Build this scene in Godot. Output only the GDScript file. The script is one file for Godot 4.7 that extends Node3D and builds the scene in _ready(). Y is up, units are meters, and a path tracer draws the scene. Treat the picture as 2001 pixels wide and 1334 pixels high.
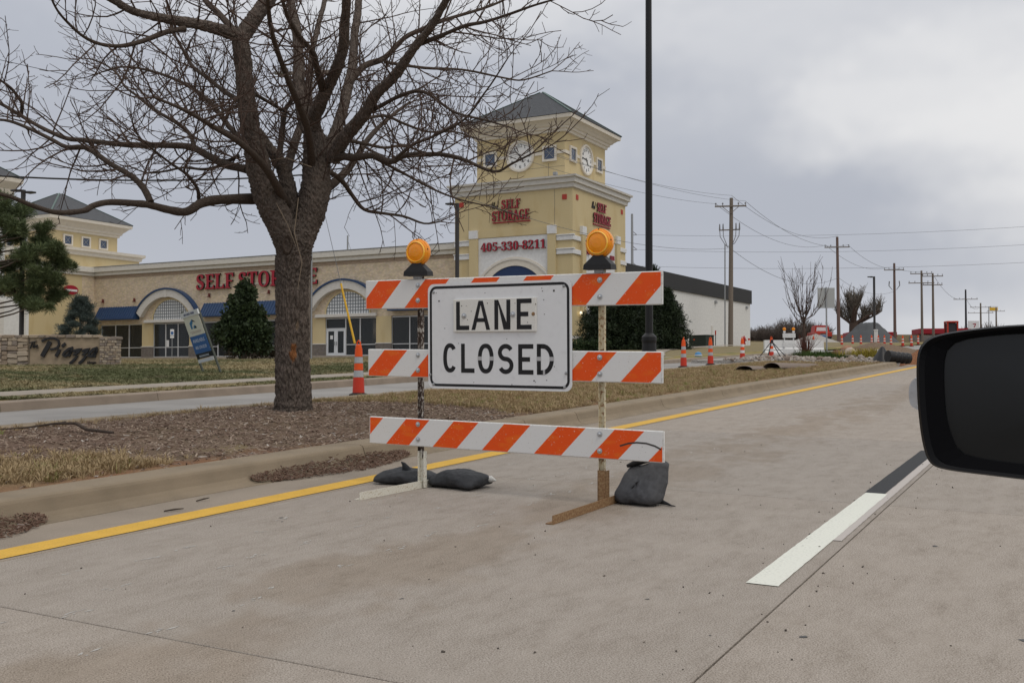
extends Node3D
# A closed traffic lane: striped barricade with a LANE CLOSED sign, a bare tree on the median,
# a storage building with a clock tower behind. World: -Z runs along the road, +X to the right of it.

const GX := -0.01694   # the road plane rises to the left ...
const GZ := -0.03133   # ... and ahead
const PAD := 2.3       # level of the building's floor

var rng := RandomNumberGenerator.new()
var used := {}
var M := {}
var fonts := {}
var glyphs := {}
var bump_noise: NoiseTexture2D
var fine_noise: NoiseTexture2D

func gy(x: float, z: float) -> float:
	return GX * x + GZ * z

func P(x: float, z: float, h := 0.0) -> Vector3:
	return Vector3(x, gy(x, z) + h, z)

# ground height beyond the far kerb: follows the road plane, then eases off towards the building
func ty(x: float, z: float) -> float:
	var g := gy(x, z) + 0.13
	var k := 0.25
	var easy := 1.13 + 0.0118 * (-0.4756 * x - 0.8797 * z)
	var d := clampf(0.5 + 0.5 * (easy - g) / k, 0.0, 1.0)
	var low := lerpf(easy, g, d) - k * d * (1.0 - d)
	return lerpf(g, low, smoothstep(-25.0, -33.0, x) * smoothstep(-125.0, -100.0, z))

func _ready() -> void:
	rng.seed = 20240311
	setup_view()
	make_materials()
	build_ground()
	build_storage_wing()
	build_clock_tower()
	build_left_block()
	build_white_building()
	build_main_tree()
	build_barricade()
	build_vegetation()
	build_poles_and_wires()
	build_cones()
	build_signs_and_street_things()
	build_construction()
	build_far_things()
	build_car()

func setup_view() -> void:
	var cam := Camera3D.new()
	cam.name = "camera"
	add_child(cam)
	cam.position = Vector3(0, 1.15, 0)
	cam.rotation_degrees = Vector3(1.6206, 28.4, 0)
	cam.fov = 36.05
	cam.near = 0.05
	cam.far = 3000.0
	cam.current = true
	var we := WorldEnvironment.new()
	we.name = "environment"
	var e := Environment.new()
	e.background_mode = Environment.BG_SKY
	var sky := Sky.new()
	var pm := PanoramaSkyMaterial.new()
	pm.panorama = ImageTexture.create_from_image(cloudy_sky())
	pm.energy_multiplier = 1.0
	sky.sky_material = pm
	e.sky = sky
	e.background_energy_multiplier = 1.0
	e.tonemap_mode = Environment.TONE_MAPPER_LINEAR
	e.tonemap_exposure = 1.0
	e.sdfgi_enabled = true
	e.ssao_enabled = true
	e.ssil_enabled = true
	we.environment = e
	add_child(we)
	var sun := DirectionalLight3D.new()
	sun.name = "sun"
	sun.light_color = Color(1.0, 0.965, 0.91)
	sun.light_energy = 0.3
	sun.light_angular_distance = 24.0
	sun.shadow_enabled = true
	add_child(sun)
	sun.rotation_degrees = Vector3(-58, 62, 0)

# overcast: a broken cloud sheet seen in perspective, in every direction
func cloudy_sky() -> Image:
	var w := 1024
	var h := 512
	var a := FastNoiseLite.new()
	a.seed = 41
	a.noise_type = FastNoiseLite.TYPE_SIMPLEX_SMOOTH
	a.frequency = 0.36
	a.fractal_octaves = 5
	a.fractal_gain = 0.46
	a.domain_warp_enabled = true
	a.domain_warp_amplitude = 0.7
	a.domain_warp_frequency = 0.35
	var b := FastNoiseLite.new()
	b.seed = 7
	b.frequency = 0.11
	b.fractal_octaves = 2
	var im := Image.create(w, h, false, Image.FORMAT_RGBF)
	for j in h:
		var el := PI * (0.5 - (j + 0.5) / h)
		var s := sin(el)
		for i in w:
			var az := TAU * (i + 0.5) / w
			var up := maxf(s, 0.0)
			var k := 1.0 / (up + 0.17)
			var x := sin(az) * cos(el) * k
			var z := -cos(az) * cos(el) * k
			var n := a.get_noise_3d(x, 0.6 * k, z) * 0.95 + b.get_noise_2d(x, z) * 0.75
			var t := smoothstep(-0.34, 0.42, n)
			t = lerpf(t, 0.42, clampf(1.0 - up * 7.0, 0.0, 1.0) * 0.55)
			var c := Color(0.435, 0.46, 0.52).lerp(Color(0.755, 0.755, 0.762), t)
			var lift := 1.0 + 0.28 * up
			if el < 0.0:
				c = Color(0.45, 0.465, 0.5)
				lift = 1.0
			im.set_pixel(i, j, Color(c.r * lift, c.g * lift, c.b * lift))
	return im

# ---------------------------------------------------------------- shapes
class Shape:
	var v := PackedVector3Array()
	var n := PackedVector3Array()
	var uv := PackedVector2Array()
	var c := PackedColorArray()
	var col := Color.WHITE
	var coloured := false

	func put(p: Vector3, nn: Vector3, t := Vector2.ZERO) -> void:
		v.append(p)
		n.append(nn)
		uv.append(t)
		if coloured:
			c.append(col)

	# corners run counter-clockwise seen from outside
	func tri(a: Vector3, b: Vector3, d: Vector3) -> void:
		var nn := (b - a).cross(d - a).normalized()
		put(a, nn, Vector2(0, 0)); put(d, nn, Vector2(1, 1)); put(b, nn, Vector2(1, 0))

	func quad(a: Vector3, b: Vector3, d: Vector3, e: Vector3) -> void:
		var nn := (d - a).cross(e - b).normalized()
		put(a, nn, Vector2(0, 1)); put(d, nn, Vector2(1, 0)); put(b, nn, Vector2(1, 1))
		put(a, nn, Vector2(0, 1)); put(e, nn, Vector2(0, 0)); put(d, nn, Vector2(1, 0))

	func squad(a: Vector3, b: Vector3, d: Vector3, e: Vector3, na: Vector3, nb: Vector3, nd: Vector3, ne: Vector3) -> void:
		put(a, na); put(d, nd); put(b, nb)
		put(a, na); put(e, ne); put(d, nd)

	func box(ce: Vector3, si: Vector3, xf := Transform3D.IDENTITY, ch := 0.0) -> void:
		var h := si * 0.5
		if ch <= 0.0:
			var q := []
			for k in 8:
				q.append(xf * (ce + Vector3(h.x if k & 1 else -h.x, h.y if k & 2 else -h.y, h.z if k & 4 else -h.z)))
			quad(q[4], q[5], q[7], q[6]); quad(q[1], q[0], q[2], q[3])
			quad(q[5], q[1], q[3], q[7]); quad(q[0], q[4], q[6], q[2])
			quad(q[6], q[7], q[3], q[2]); quad(q[0], q[1], q[5], q[4])
			return
		ch = minf(ch, minf(h.x, minf(h.y, h.z)) * 0.9)
		# three vertices for each corner: on the x, y and z face
		var g := []
		for k in 8:
			var s := Vector3(1 if k & 1 else -1, 1 if k & 2 else -1, 1 if k & 4 else -1)
			var f := []
			for ax in 3:
				var p := Vector3.ZERO
				for b in 3:
					p[b] = s[b] * (h[b] if b == ax else h[b] - ch)
				f.append(xf * (ce + p))
			g.append(f)
		quad(g[4][2], g[5][2], g[7][2], g[6][2]); quad(g[1][2], g[0][2], g[2][2], g[3][2])
		quad(g[5][0], g[1][0], g[3][0], g[7][0]); quad(g[0][0], g[4][0], g[6][0], g[2][0])
		quad(g[6][1], g[7][1], g[3][1], g[2][1]); quad(g[0][1], g[1][1], g[5][1], g[4][1])
		for e in [[0, 1, 1, 2], [2, 3, 1, 2], [4, 5, 1, 2], [6, 7, 1, 2], [0, 2, 0, 2], [1, 3, 0, 2], [4, 6, 0, 2], [5, 7, 0, 2], [0, 4, 0, 1], [1, 5, 0, 1], [2, 6, 0, 1], [3, 7, 0, 1]]:
			var mid: Vector3 = xf * ce
			var a: Vector3 = g[e[0]][e[2]]
			var b: Vector3 = g[e[1]][e[2]]
			var d: Vector3 = g[e[1]][e[3]]
			var f: Vector3 = g[e[0]][e[3]]
			if (d - a).cross(f - b).dot((a + d) * 0.5 - mid) > 0.0:
				quad(a, b, d, f)
			else:
				quad(f, d, b, a)
		for k in 8:
			var mid2: Vector3 = xf * ce
			var a: Vector3 = g[k][0]
			var b: Vector3 = g[k][1]
			var d: Vector3 = g[k][2]
			if (b - a).cross(d - a).dot(a - mid2) > 0.0:
				tri(a, b, d)
			else:
				tri(a, d, b)

	# a bar of rectangular section from a to b
	func bar(a: Vector3, b: Vector3, w: float, d: float, side := Vector3.UP, ch := 0.0) -> void:
		var z := (b - a).normalized()
		var x := side.cross(z)
		if x.length() < 0.01:
			x = Vector3.RIGHT.cross(z)
		x = x.normalized()
		var y := z.cross(x)
		box(Vector3.ZERO, Vector3(w, d, a.distance_to(b)), Transform3D(Basis(x, y, z), (a + b) * 0.5), ch)

	func tube(pts: Array, rad: Array, sides := 8, caps := true) -> void:
		var k := pts.size()
		if k < 2:
			return
		var dir: Vector3 = (pts[1] - pts[0]).normalized()
		var x := dir.cross(Vector3.UP)
		if x.length() < 0.1:
			x = dir.cross(Vector3.RIGHT)
		x = x.normalized()
		var before := []
		var before_n := []
		for i in k:
			var t: Vector3
			if i == 0:
				t = pts[1] - pts[0]
			elif i == k - 1:
				t = pts[i] - pts[i - 1]
			else:
				t = pts[i + 1] - pts[i - 1]
			t = t.normalized()
			x = (x - t * x.dot(t)).normalized()
			var y := t.cross(x)
			var ring := []
			var rn := []
			for s in sides:
				var a := TAU * s / sides
				var o := x * cos(a) + y * sin(a)
				rn.append(o)
				ring.append(pts[i] + o * rad[i])
			if i > 0:
				for s in sides:
					var s2 := (s + 1) % sides
					squad(before[s], before[s2], ring[s2], ring[s], before_n[s], before_n[s2], rn[s2], rn[s])
			if caps and (i == 0 or i == k - 1):
				for s in range(1, sides - 1):
					if i == 0:
						tri(ring[0], ring[s + 1], ring[s])
					else:
						tri(ring[0], ring[s], ring[s + 1])
			before = ring
			before_n = rn

	# profile of Vector2(radius, height), turned round y
	func lathe(prof: Array, segs := 16, xf := Transform3D.IDENTITY) -> void:
		for i in prof.size() - 1:
			var p: Vector2 = prof[i]
			var q: Vector2 = prof[i + 1]
			var d := q - p
			if d.length() < 1e-6:
				continue
			var nr := Vector2(d.y, -d.x).normalized()
			for s in segs:
				var a := TAU * s / segs
				var b := TAU * (s + 1) / segs
				var ea := Vector3(cos(a), 0, -sin(a))
				var eb := Vector3(cos(b), 0, -sin(b))
				var na := (xf.basis * (ea * nr.x + Vector3.UP * nr.y)).normalized()
				var nb := (xf.basis * (eb * nr.x + Vector3.UP * nr.y)).normalized()
				squad(xf * (ea * p.x + Vector3.UP * p.y), xf * (eb * p.x + Vector3.UP * p.y), xf * (eb * q.x + Vector3.UP * q.y), xf * (ea * q.x + Vector3.UP * q.y), na, nb, nb, na)

	# polygon in x, y, from z = 0 to z = depth
	func prism(poly: PackedVector2Array, depth: float, xf := Transform3D.IDENTITY) -> void:
		var area := 0.0
		for i in poly.size():
			var p := poly[i]
			var q := poly[(i + 1) % poly.size()]
			area += p.x * q.y - q.x * p.y
		if area < 0.0:
			poly = poly.duplicate()
			poly.reverse()
		var t := Geometry2D.triangulate_polygon(poly)
		for i in range(0, t.size(), 3):
			var a := poly[t[i]]
			var b := poly[t[i + 1]]
			var d := poly[t[i + 2]]
			if (b - a).cross(d - a) < 0.0:
				var o := b
				b = d
				d = o
			tri(xf * Vector3(a.x, a.y, depth), xf * Vector3(b.x, b.y, depth), xf * Vector3(d.x, d.y, depth))
			tri(xf * Vector3(a.x, a.y, 0), xf * Vector3(d.x, d.y, 0), xf * Vector3(b.x, b.y, 0))
		for i in poly.size():
			var p := poly[i]
			var q := poly[(i + 1) % poly.size()]
			quad(xf * Vector3(p.x, p.y, 0), xf * Vector3(q.x, q.y, 0), xf * Vector3(q.x, q.y, depth), xf * Vector3(p.x, p.y, depth))

	# a band of constant width along a 2D line, raised by depth
	func stroke(line: Array, width: float, depth: float, xf := Transform3D.IDENTITY, closed := false) -> void:
		var k := line.size()
		var l := []
		var r := []
		for i in k:
			var p: Vector2 = line[i]
			var a: Vector2 = line[(i - 1 + k) % k] if (closed or i > 0) else p
			var b: Vector2 = line[(i + 1) % k] if (closed or i < k - 1) else p
			var t := (b - a).normalized()
			var m := Vector2(-t.y, t.x) * width * 0.5
			l.append(p + m)
			r.append(p - m)
		for i in (k if closed else k - 1):
			var j := (i + 1) % k
			var a0 := xf * Vector3(r[i].x, r[i].y, depth)
			var a1 := xf * Vector3(r[j].x, r[j].y, depth)
			var b1 := xf * Vector3(l[j].x, l[j].y, depth)
			var b0 := xf * Vector3(l[i].x, l[i].y, depth)
			quad(a0, a1, b1, b0)
			var c0 := xf * Vector3(r[i].x, r[i].y, 0)
			var c1 := xf * Vector3(r[j].x, r[j].y, 0)
			var d1 := xf * Vector3(l[j].x, l[j].y, 0)
			var d0 := xf * Vector3(l[i].x, l[i].y, 0)
			quad(c0, c1, a1, a0)
			quad(b0, b1, d1, d0)
			if not closed and i == 0:
				quad(c0, a0, b0, d0)
			if not closed and i == k - 2:
				quad(a1, c1, d1, b1)

	# heights over a grid; f(i, j) gives the point
	func sheet(nx: int, nz: int, pts: PackedVector3Array, cols := PackedColorArray()) -> void:
		var nn := PackedVector3Array()
		nn.resize(pts.size())
		for j in nz:
			for i in nx:
				var a := pts[j * nx + maxi(i - 1, 0)]
				var b := pts[j * nx + mini(i + 1, nx - 1)]
				var d := pts[maxi(j - 1, 0) * nx + i]
				var e := pts[mini(j + 1, nz - 1) * nx + i]
				var q := (e - d).cross(b - a)
				nn[j * nx + i] = q.normalized() if q.length_squared() > 1e-14 else Vector3.UP
		for j in nz - 1:
			for i in nx - 1:
				var a := j * nx + i
				for k in [a, a + 1, a + nx + 1, a, a + nx + 1, a + nx]:
					if cols.size():
						col = cols[k]
					put(pts[k], nn[k])

	# a profile of Vector2(x, height over the road plane) drawn along z
	func drawn(prof: Array, z0: float, z1: float, ends := true) -> void:
		for i in prof.size() - 1:
			var p: Vector2 = prof[i]
			var q: Vector2 = prof[i + 1]
			quad(gp(p, z0), gp(p, z1), gp(q, z1), gp(q, z0))
		if ends:
			var poly := PackedVector2Array(prof)
			var t := Geometry2D.triangulate_polygon(poly)
			for i in range(0, t.size(), 3):
				tri(gp(poly[t[i]], z0), gp(poly[t[i + 1]], z0), gp(poly[t[i + 2]], z0))
				tri(gp(poly[t[i]], z1), gp(poly[t[i + 2]], z1), gp(poly[t[i + 1]], z1))

	func gp(p: Vector2, z: float) -> Vector3:
		return Vector3(p.x, GX * p.x + GZ * z + p.y, z)

	func mesh() -> ArrayMesh:
		var arr := []
		arr.resize(Mesh.ARRAY_MAX)
		arr[Mesh.ARRAY_VERTEX] = v
		arr[Mesh.ARRAY_NORMAL] = n
		arr[Mesh.ARRAY_TEX_UV] = uv
		if coloured:
			arr[Mesh.ARRAY_COLOR] = c
		var m := ArrayMesh.new()
		m.add_surface_from_arrays(Mesh.PRIMITIVE_TRIANGLES, arr)
		return m

# ---------------------------------------------------------------- nodes
func numbered(called: String) -> String:
	if not used.has(called):
		used[called] = 0
		return called
	used[called] += 1
	return "%s_%03d" % [called, used[called]]

func thing(called: String, label: String, category: String, at := Vector3.ZERO, group := "", turn := 0.0) -> Node3D:
	var o := Node3D.new()
	o.name = numbered(called)
	add_child(o)
	o.position = at
	o.rotation.y = turn
	tag(o, label, category, group)
	return o

func tag(o: Node3D, label: String, category := "", group := "", kind := "") -> void:
	if label: o.set_meta("label", label)
	if category: o.set_meta("category", category)
	if group: o.set_meta("group", group)
	if kind: o.set_meta("kind", kind)

func setting(called: String) -> Node3D:
	var o := Node3D.new()
	o.name = numbered(called)
	add_child(o)
	o.set_meta("kind", "structure")
	return o

# a part whose points are given in the thing's own axes
func part(parent: Node3D, called: String, what: Variant, m: Material, xf := Transform3D.IDENTITY) -> MeshInstance3D:
	var o := MeshInstance3D.new()
	o.name = called
	o.mesh = what.mesh() if what is Shape else what
	o.material_override = m
	o.transform = xf
	parent.add_child(o, true)
	return o

# a part whose points are given in the world (its thing is not turned)
func wpart(parent: Node3D, called: String, what: Variant, m: Material) -> MeshInstance3D:
	return part(parent, called, what, m, Transform3D(Basis.IDENTITY, -(parent.position if parent.get_parent() == self else Vector3.ZERO)))

func whole(called: String, what: Variant, m: Material) -> MeshInstance3D:
	var o := MeshInstance3D.new()
	o.name = numbered(called)
	o.mesh = what.mesh() if what is Shape else what
	o.material_override = m
	add_child(o)
	return o

func scatter(parent: Node3D, called: String, mesh: Mesh, m: Material, spots: Array, colours: Array) -> MultiMeshInstance3D:
	var mm := MultiMesh.new()
	mm.transform_format = MultiMesh.TRANSFORM_3D
	mm.use_colors = colours.size() > 0
	mm.mesh = mesh
	mm.instance_count = spots.size()
	for i in spots.size():
		mm.set_instance_transform(i, spots[i])
		if colours.size():
			mm.set_instance_color(i, colours[i])
	var o := MultiMeshInstance3D.new()
	o.name = called if parent != self else numbered(called)
	o.multimesh = mm
	o.material_override = m
	parent.add_child(o, true)
	o.set_meta("kind", "stuff")
	return o

func rnd(a: float, b: float) -> float:
	return rng.randf_range(a, b)

# ---------------------------------------------------------------- lettering
func font(key: String) -> SystemFont:
	if not fonts.has(key):
		var f := SystemFont.new()
		f.font_names = PackedStringArray(["Droid Serif" if key.begins_with("serif") else "Droid Sans"])
		f.font_weight = 700 if key.ends_with("bold") else 400
		fonts[key] = f
	return fonts[key]

func glyph(ch: String, key: String, deep: float) -> TextMesh:
	var id := "%s|%s|%.4f" % [ch, key, deep]
	if not glyphs.has(id):
		var t := TextMesh.new()
		t.text = ch
		t.font = font(key)
		t.font_size = 64
		t.pixel_size = 0.01
		t.depth = deep
		t.curve_step = 4.0
		t.horizontal_alignment = HORIZONTAL_ALIGNMENT_LEFT
		glyphs[id] = t
	return glyphs[id]

# letters from the left end of their base line at xf's origin; each letter a part
func write(parent: Node3D, text: String, key: String, cap: float, width: float, deep: float, m: Material, xf: Transform3D, called := "letter") -> void:
	var f := font(key)
	var ref := glyph("H", key, 0.3).get_aabb()
	var sy := cap / maxf(ref.size.y, 0.001)
	var total := f.get_string_size(text, HORIZONTAL_ALIGNMENT_LEFT, -1, 64).x * 0.01
	var sx := width / maxf(total, 0.001)
	for i in text.length():
		var ch := text[i]
		if ch == " ":
			continue
		var at := f.get_string_size(text.substr(0, i), HORIZONTAL_ALIGNMENT_LEFT, -1, 64).x * 0.01 if i > 0 else 0.0
		var g := glyph(ch, key, 0.3)
		var local := Transform3D(Basis.from_scale(Vector3(sx, sy, deep / 0.3)), Vector3(at * sx, -ref.position.y * sy, deep * 0.5))
		part(parent, called, g, m, xf * local)

# ---------------------------------------------------------------- materials (base colours are linear values)
func lin(r: float, g: float, b: float) -> Color:
	return Color(r, g, b).linear_to_srgb()

var noises := {}
func ntex(sd: int, freq: float, octaves: int, stops: Array, size := 512, kind := FastNoiseLite.TYPE_SIMPLEX_SMOOTH, gain := 0.5) -> NoiseTexture2D:
	var id := str([sd, freq, octaves, stops, size, kind])
	if noises.has(id):
		return noises[id]
	var f := FastNoiseLite.new()
	f.seed = sd
	f.frequency = freq
	f.noise_type = kind
	f.fractal_octaves = octaves
	f.fractal_gain = gain
	var g := Gradient.new()
	var offs := PackedFloat32Array()
	var cols := PackedColorArray()
	for s in stops:
		offs.append(s[0])
		cols.append((s[1] if s[1] is Color else Color(s[1], s[1], s[1])).linear_to_srgb())
	g.offsets = offs
	g.colors = cols
	var t := NoiseTexture2D.new()
	t.width = size
	t.height = size
	t.seamless = true
	t.seamless_blend_skirt = 0.2
	t.noise = f
	t.color_ramp = g
	noises[id] = t
	return t

# o: tex + scale (fine pattern), detail + dscale (coarse pattern that multiplies), bump + bscale + bcm, metal, spec, vc
func mat(key: String, c: Color, rough := 0.85, o := {}) -> StandardMaterial3D:
	var m := StandardMaterial3D.new()
	m.resource_name = key
	m.albedo_color = c
	m.roughness = rough
	m.metallic_specular = o.get("spec", 0.4)
	m.metallic = o.get("metal", 0.0)
	if o.has("tex"):
		m.albedo_texture = o.tex
	if o.has("bump"):
		m.heightmap_enabled = true
		m.heightmap_texture = o.bump
		m.heightmap_scale = o.get("bcm", 0.3)
	if o.has("tex") or o.has("bump"):
		m.uv1_triplanar = true
		m.uv1_world_triplanar = o.get("world", true)
		var s: float = o.get("scale", 1.0)
		m.uv1_scale = o.get("scale3", Vector3(s, s, s))
	if o.has("detail"):
		m.detail_enabled = true
		m.detail_blend_mode = BaseMaterial3D.BLEND_MODE_MUL
		m.detail_albedo = o.detail
		m.detail_uv_layer = BaseMaterial3D.DETAIL_UV_2
		m.uv2_triplanar = true
		m.uv2_world_triplanar = o.get("world", true)
		var d: float = o.get("dscale", 0.2)
		m.uv2_scale = o.get("dscale3", Vector3(d, d, d))
	m.vertex_color_use_as_albedo = o.get("vc", false)
	M[key] = m
	return m

func make_materials() -> void:
	var speck := ntex(3, 0.16, 3, [[0.0, 0.62], [0.35, 0.86], [0.6, 0.97], [1.0, 1.0]])
	var aggregate := ntex(4, 0.13, 4, [[0.0, Color(0.1, 0.09, 0.08)], [0.27, Color(0.42, 0.4, 0.38)], [0.42, Color(0.68, 0.67, 0.65)], [0.6, Color(0.84, 0.83, 0.82)], [0.74, Color(1, 1, 1)], [1.0, Color(1, 1, 1)]], 1024, FastNoiseLite.TYPE_SIMPLEX_SMOOTH, 0.8)
	var stains := ntex(6, 0.014, 7, [[0.0, Color(0.66, 0.635, 0.61)], [0.3, Color(0.85, 0.838, 0.82)], [0.5, Color(0.93, 0.925, 0.918)], [0.75, Color(1, 1, 1)], [1.0, Color(1, 1, 1)]], 1024, FastNoiseLite.TYPE_SIMPLEX_SMOOTH, 0.85)
	var blotch := ntex(5, 0.012, 5, [[0.0, 0.74], [0.4, 0.88], [0.65, 0.97], [1.0, 1.0]])
	var soft := ntex(9, 0.02, 4, [[0.0, 0.84], [1.0, 1.0]])
	var grit := ntex(11, 0.25, 2, [[0.0, 0.0], [1.0, 1.0]])
	var lumps := ntex(13, 0.05, 4, [[0.0, 0.0], [1.0, 1.0]])
	var rust := ntex(17, 0.03, 5, [[0.0, Color(0.14, 0.06, 0.03)], [0.24, Color(0.26, 0.13, 0.065)], [0.34, Color(0.5, 0.4, 0.24)], [0.5, Color(0.64, 0.57, 0.4)], [1.0, Color(0.68, 0.63, 0.48)]])
	var chipped := ntex(19, 0.035, 5, [[0.0, Color(0.04, 0.028, 0.022)], [0.56, Color(0.085, 0.055, 0.042)], [0.62, Color(0.5, 0.47, 0.42)], [1.0, Color(0.7, 0.67, 0.62)]])
	var worn := ntex(23, 0.05, 5, [[0.0, 0.55], [0.3, 0.82], [0.45, 1.0], [1.0, 1.0]])
	mat("road", lin(0.465, 0.418, 0.372), 0.88, {"vc": true, "tex": aggregate, "scale": 0.8, "detail": stains, "dscale3": Vector3(0.3, 0.3, 0.13), "bump": grit, "bcm": 0.5})
	mat("road2", lin(0.488, 0.435, 0.384), 0.88, {"vc": true, "tex": aggregate, "scale": 0.8, "detail": stains, "dscale3": Vector3(0.3, 0.3, 0.13), "bump": grit, "bcm": 0.5})
	mat("road3", lin(0.455, 0.412, 0.37), 0.88, {"vc": true, "tex": aggregate, "scale": 0.8, "detail": stains, "dscale3": Vector3(0.3, 0.3, 0.13), "bump": grit, "bcm": 0.5})
	mat("far_road", lin(0.33, 0.315, 0.298), 0.88, {"tex": speck, "scale": 1.5, "detail": blotch, "dscale": 0.09})
	mat("gutter", lin(0.42, 0.36, 0.295), 0.88, {"tex": aggregate, "scale": 0.9, "detail": blotch, "dscale": 0.16, "bump": grit, "bcm": 0.12})
	mat("kerb", lin(0.36, 0.292, 0.208), 0.9, {"tex": aggregate, "scale": 1.3, "detail": blotch, "dscale": 0.3, "bump": grit, "bcm": 0.1})
	mat("far_kerb", lin(0.31, 0.25, 0.195), 0.9, {"tex": speck, "scale": 1.3, "detail": blotch, "dscale": 0.3})
	mat("sidewalk", lin(0.36, 0.315, 0.26), 0.9, {"tex": speck, "scale": 1.2, "detail": blotch, "dscale": 0.2})
	mat("joint", lin(0.03, 0.024, 0.02), 0.95, {"tex": speck, "scale": 3.0})
	mat("yellow_paint", lin(0.72, 0.43, 0.06), 0.75, {"tex": ntex(29, 0.09, 4, [[0.0, 0.55], [0.25, 0.85], [0.5, 1.0], [1.0, 1.0]]), "scale": 1.3, "detail": soft, "dscale": 0.5, "bump": grit, "bcm": 0.1})
	mat("white_paint", lin(0.72, 0.73, 0.655), 0.7, {"tex": ntex(31, 0.09, 4, [[0.0, 0.45], [0.22, 0.78], [0.4, 0.97], [1.0, 1.0]]), "scale": 1.1, "bump": grit, "bcm": 0.1})
	mat("faded_paint", lin(0.5, 0.46, 0.43), 0.8, {"tex": speck, "scale": 2.0})
	mat("black_tape", lin(0.04, 0.042, 0.045), 0.85, {"tex": speck, "scale": 3.0, "bump": grit, "bcm": 0.1})
	mat("chalk_mark", lin(0.47, 0.45, 0.42), 0.9, {"tex": speck, "scale": 4.0})
	mat("tar_spot", lin(0.1, 0.1, 0.1), 0.9)
	mat("soil", Color.WHITE, 1.0, {"vc": true, "tex": ntex(37, 0.07, 5, [[0.0, 0.5], [0.4, 0.78], [1.0, 1.0]]), "scale": 1.1, "bump": lumps, "bcm": 1.5, "spec": 0.1})
	mat("lawn", Color.WHITE, 1.0, {"vc": true, "tex": ntex(39, 0.08, 5, [[0.0, 0.5], [0.4, 0.8], [1.0, 1.0]]), "scale": 0.7, "spec": 0.1})
	mat("land", lin(0.16, 0.125, 0.07), 1.0, {"tex": ntex(41, 0.03, 5, [[0.0, 0.6], [1.0, 1.0]]), "scale": 0.05, "spec": 0.1})
	mat("chip", Color.WHITE, 1.0, {"vc": true, "spec": 0.15})
	mat("blade", Color.WHITE, 0.9, {"vc": true, "spec": 0.2})
	M.blade.backlight_enabled = true
	M.blade.backlight = Color(0.25, 0.22, 0.12)
	# barricade
	mat("rail_white", lin(0.72, 0.72, 0.7), 0.5, {"tex": worn, "scale": 1.1})
	mat("rust_cream", lin(1, 1, 1), 0.7, {"tex": rust, "scale": 1.7})
	mat("rust", lin(0.72, 0.66, 0.58), 0.85, {"tex": ntex(43, 0.04, 5, [[0.0, Color(0.22, 0.12, 0.065)], [0.42, Color(0.33, 0.205, 0.115)], [0.6, Color(0.38, 0.26, 0.15)], [1.0, Color(0.5, 0.39, 0.25)]]), "scale": 2.2})
	mat("chipped", lin(1, 1, 1), 0.75, {"tex": chipped, "scale3": Vector3(1.8, 1.1, 1.8)})
	mat("white_steel", lin(0.72, 0.7, 0.62), 0.55, {"tex": ntex(47, 0.04, 5, [[0.0, Color(0.35, 0.2, 0.1)], [0.22, Color(0.6, 0.5, 0.38)], [0.32, Color(0.95, 0.95, 0.93)], [1.0, Color(1, 1, 1)]]), "scale": 2.5})
	mat("zinc", lin(0.5, 0.52, 0.54), 0.45, {"metal": 0.8})
	mat("sign_white", lin(0.74, 0.75, 0.765), 0.42, {"tex": ntex(53, 0.03, 5, [[0.0, 0.86], [0.3, 0.97], [1.0, 1.0]]), "scale": 0.9})
	mat("plate_white", lin(0.72, 0.71, 0.68), 0.55, {"tex": ntex(59, 0.06, 5, [[0.0, Color(0.55, 0.42, 0.3)], [0.13, Color(0.88, 0.85, 0.78)], [0.3, Color(0.97, 0.97, 0.95)], [1.0, Color(1, 1, 1)]]), "scale": 2.0})
	mat("sign_black", lin(0.012, 0.012, 0.014), 0.45)
	mat("grey_tape", lin(0.42, 0.42, 0.43), 0.5)
	mat("sign_hole", lin(0.05, 0.045, 0.04), 0.8)
	var am := mat("amber", lin(0.88, 0.3, 0.004), 0.2, {"spec": 0.55, "bump": ntex(61, 0.1, 1, [[0.0, 0.0], [1.0, 1.0]], 256, FastNoiseLite.TYPE_CELLULAR), "scale": 9.0, "bcm": 0.08})
	am.subsurf_scatter_enabled = true
	am.subsurf_scatter_strength = 0.15
	mat("amber_core", lin(0.95, 0.5, 0.02), 0.15, {"spec": 0.7})
	mat("black_plastic", lin(0.014, 0.014, 0.015), 0.5)
	mat("bag", lin(0.045, 0.047, 0.052), 0.62, {"tex": ntex(67, 0.02, 5, [[0.0, 0.55], [1.0, 1.0]]), "scale": 2.0, "bump": ntex(71, 0.015, 3, [[0.0, 0.0], [1.0, 1.0]]), "bcm": 0.5})
	mat("bag_grey", lin(0.1, 0.102, 0.11), 0.75, {"tex": ntex(67, 0.02, 5, [[0.0, 0.55], [1.0, 1.0]]), "scale": 2.0, "bump": ntex(71, 0.015, 3, [[0.0, 0.0], [1.0, 1.0]]), "bcm": 0.5})
	# wood and plants
	mat("bark", lin(0.34, 0.278, 0.236), 0.95, {"vc": true, "tex": ntex(74, 0.05, 5, [[0.0, 0.24], [0.42, 0.6], [0.62, 0.88], [1.0, 1.0]]), "scale3": Vector3(2.0, 0.7, 2.0), "bump": ntex(79, 0.035, 5, [[0.0, 0.0], [1.0, 1.0]]), "bcm": 2.5, "spec": 0.2})
	mat("limb_bark", lin(0.105, 0.082, 0.067), 0.95, {"tex": ntex(73, 0.03, 5, [[0.0, 0.38], [0.5, 0.75], [1.0, 1.0]]), "scale": 2.5, "bump": ntex(79, 0.035, 5, [[0.0, 0.0], [1.0, 1.0]]), "bcm": 0.8, "spec": 0.2})
	mat("twig", lin(0.085, 0.06, 0.049), 0.9, {"spec": 0.2})
	mat("pale_twig", lin(0.24, 0.19, 0.14), 0.9, {"spec": 0.2})
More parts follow.
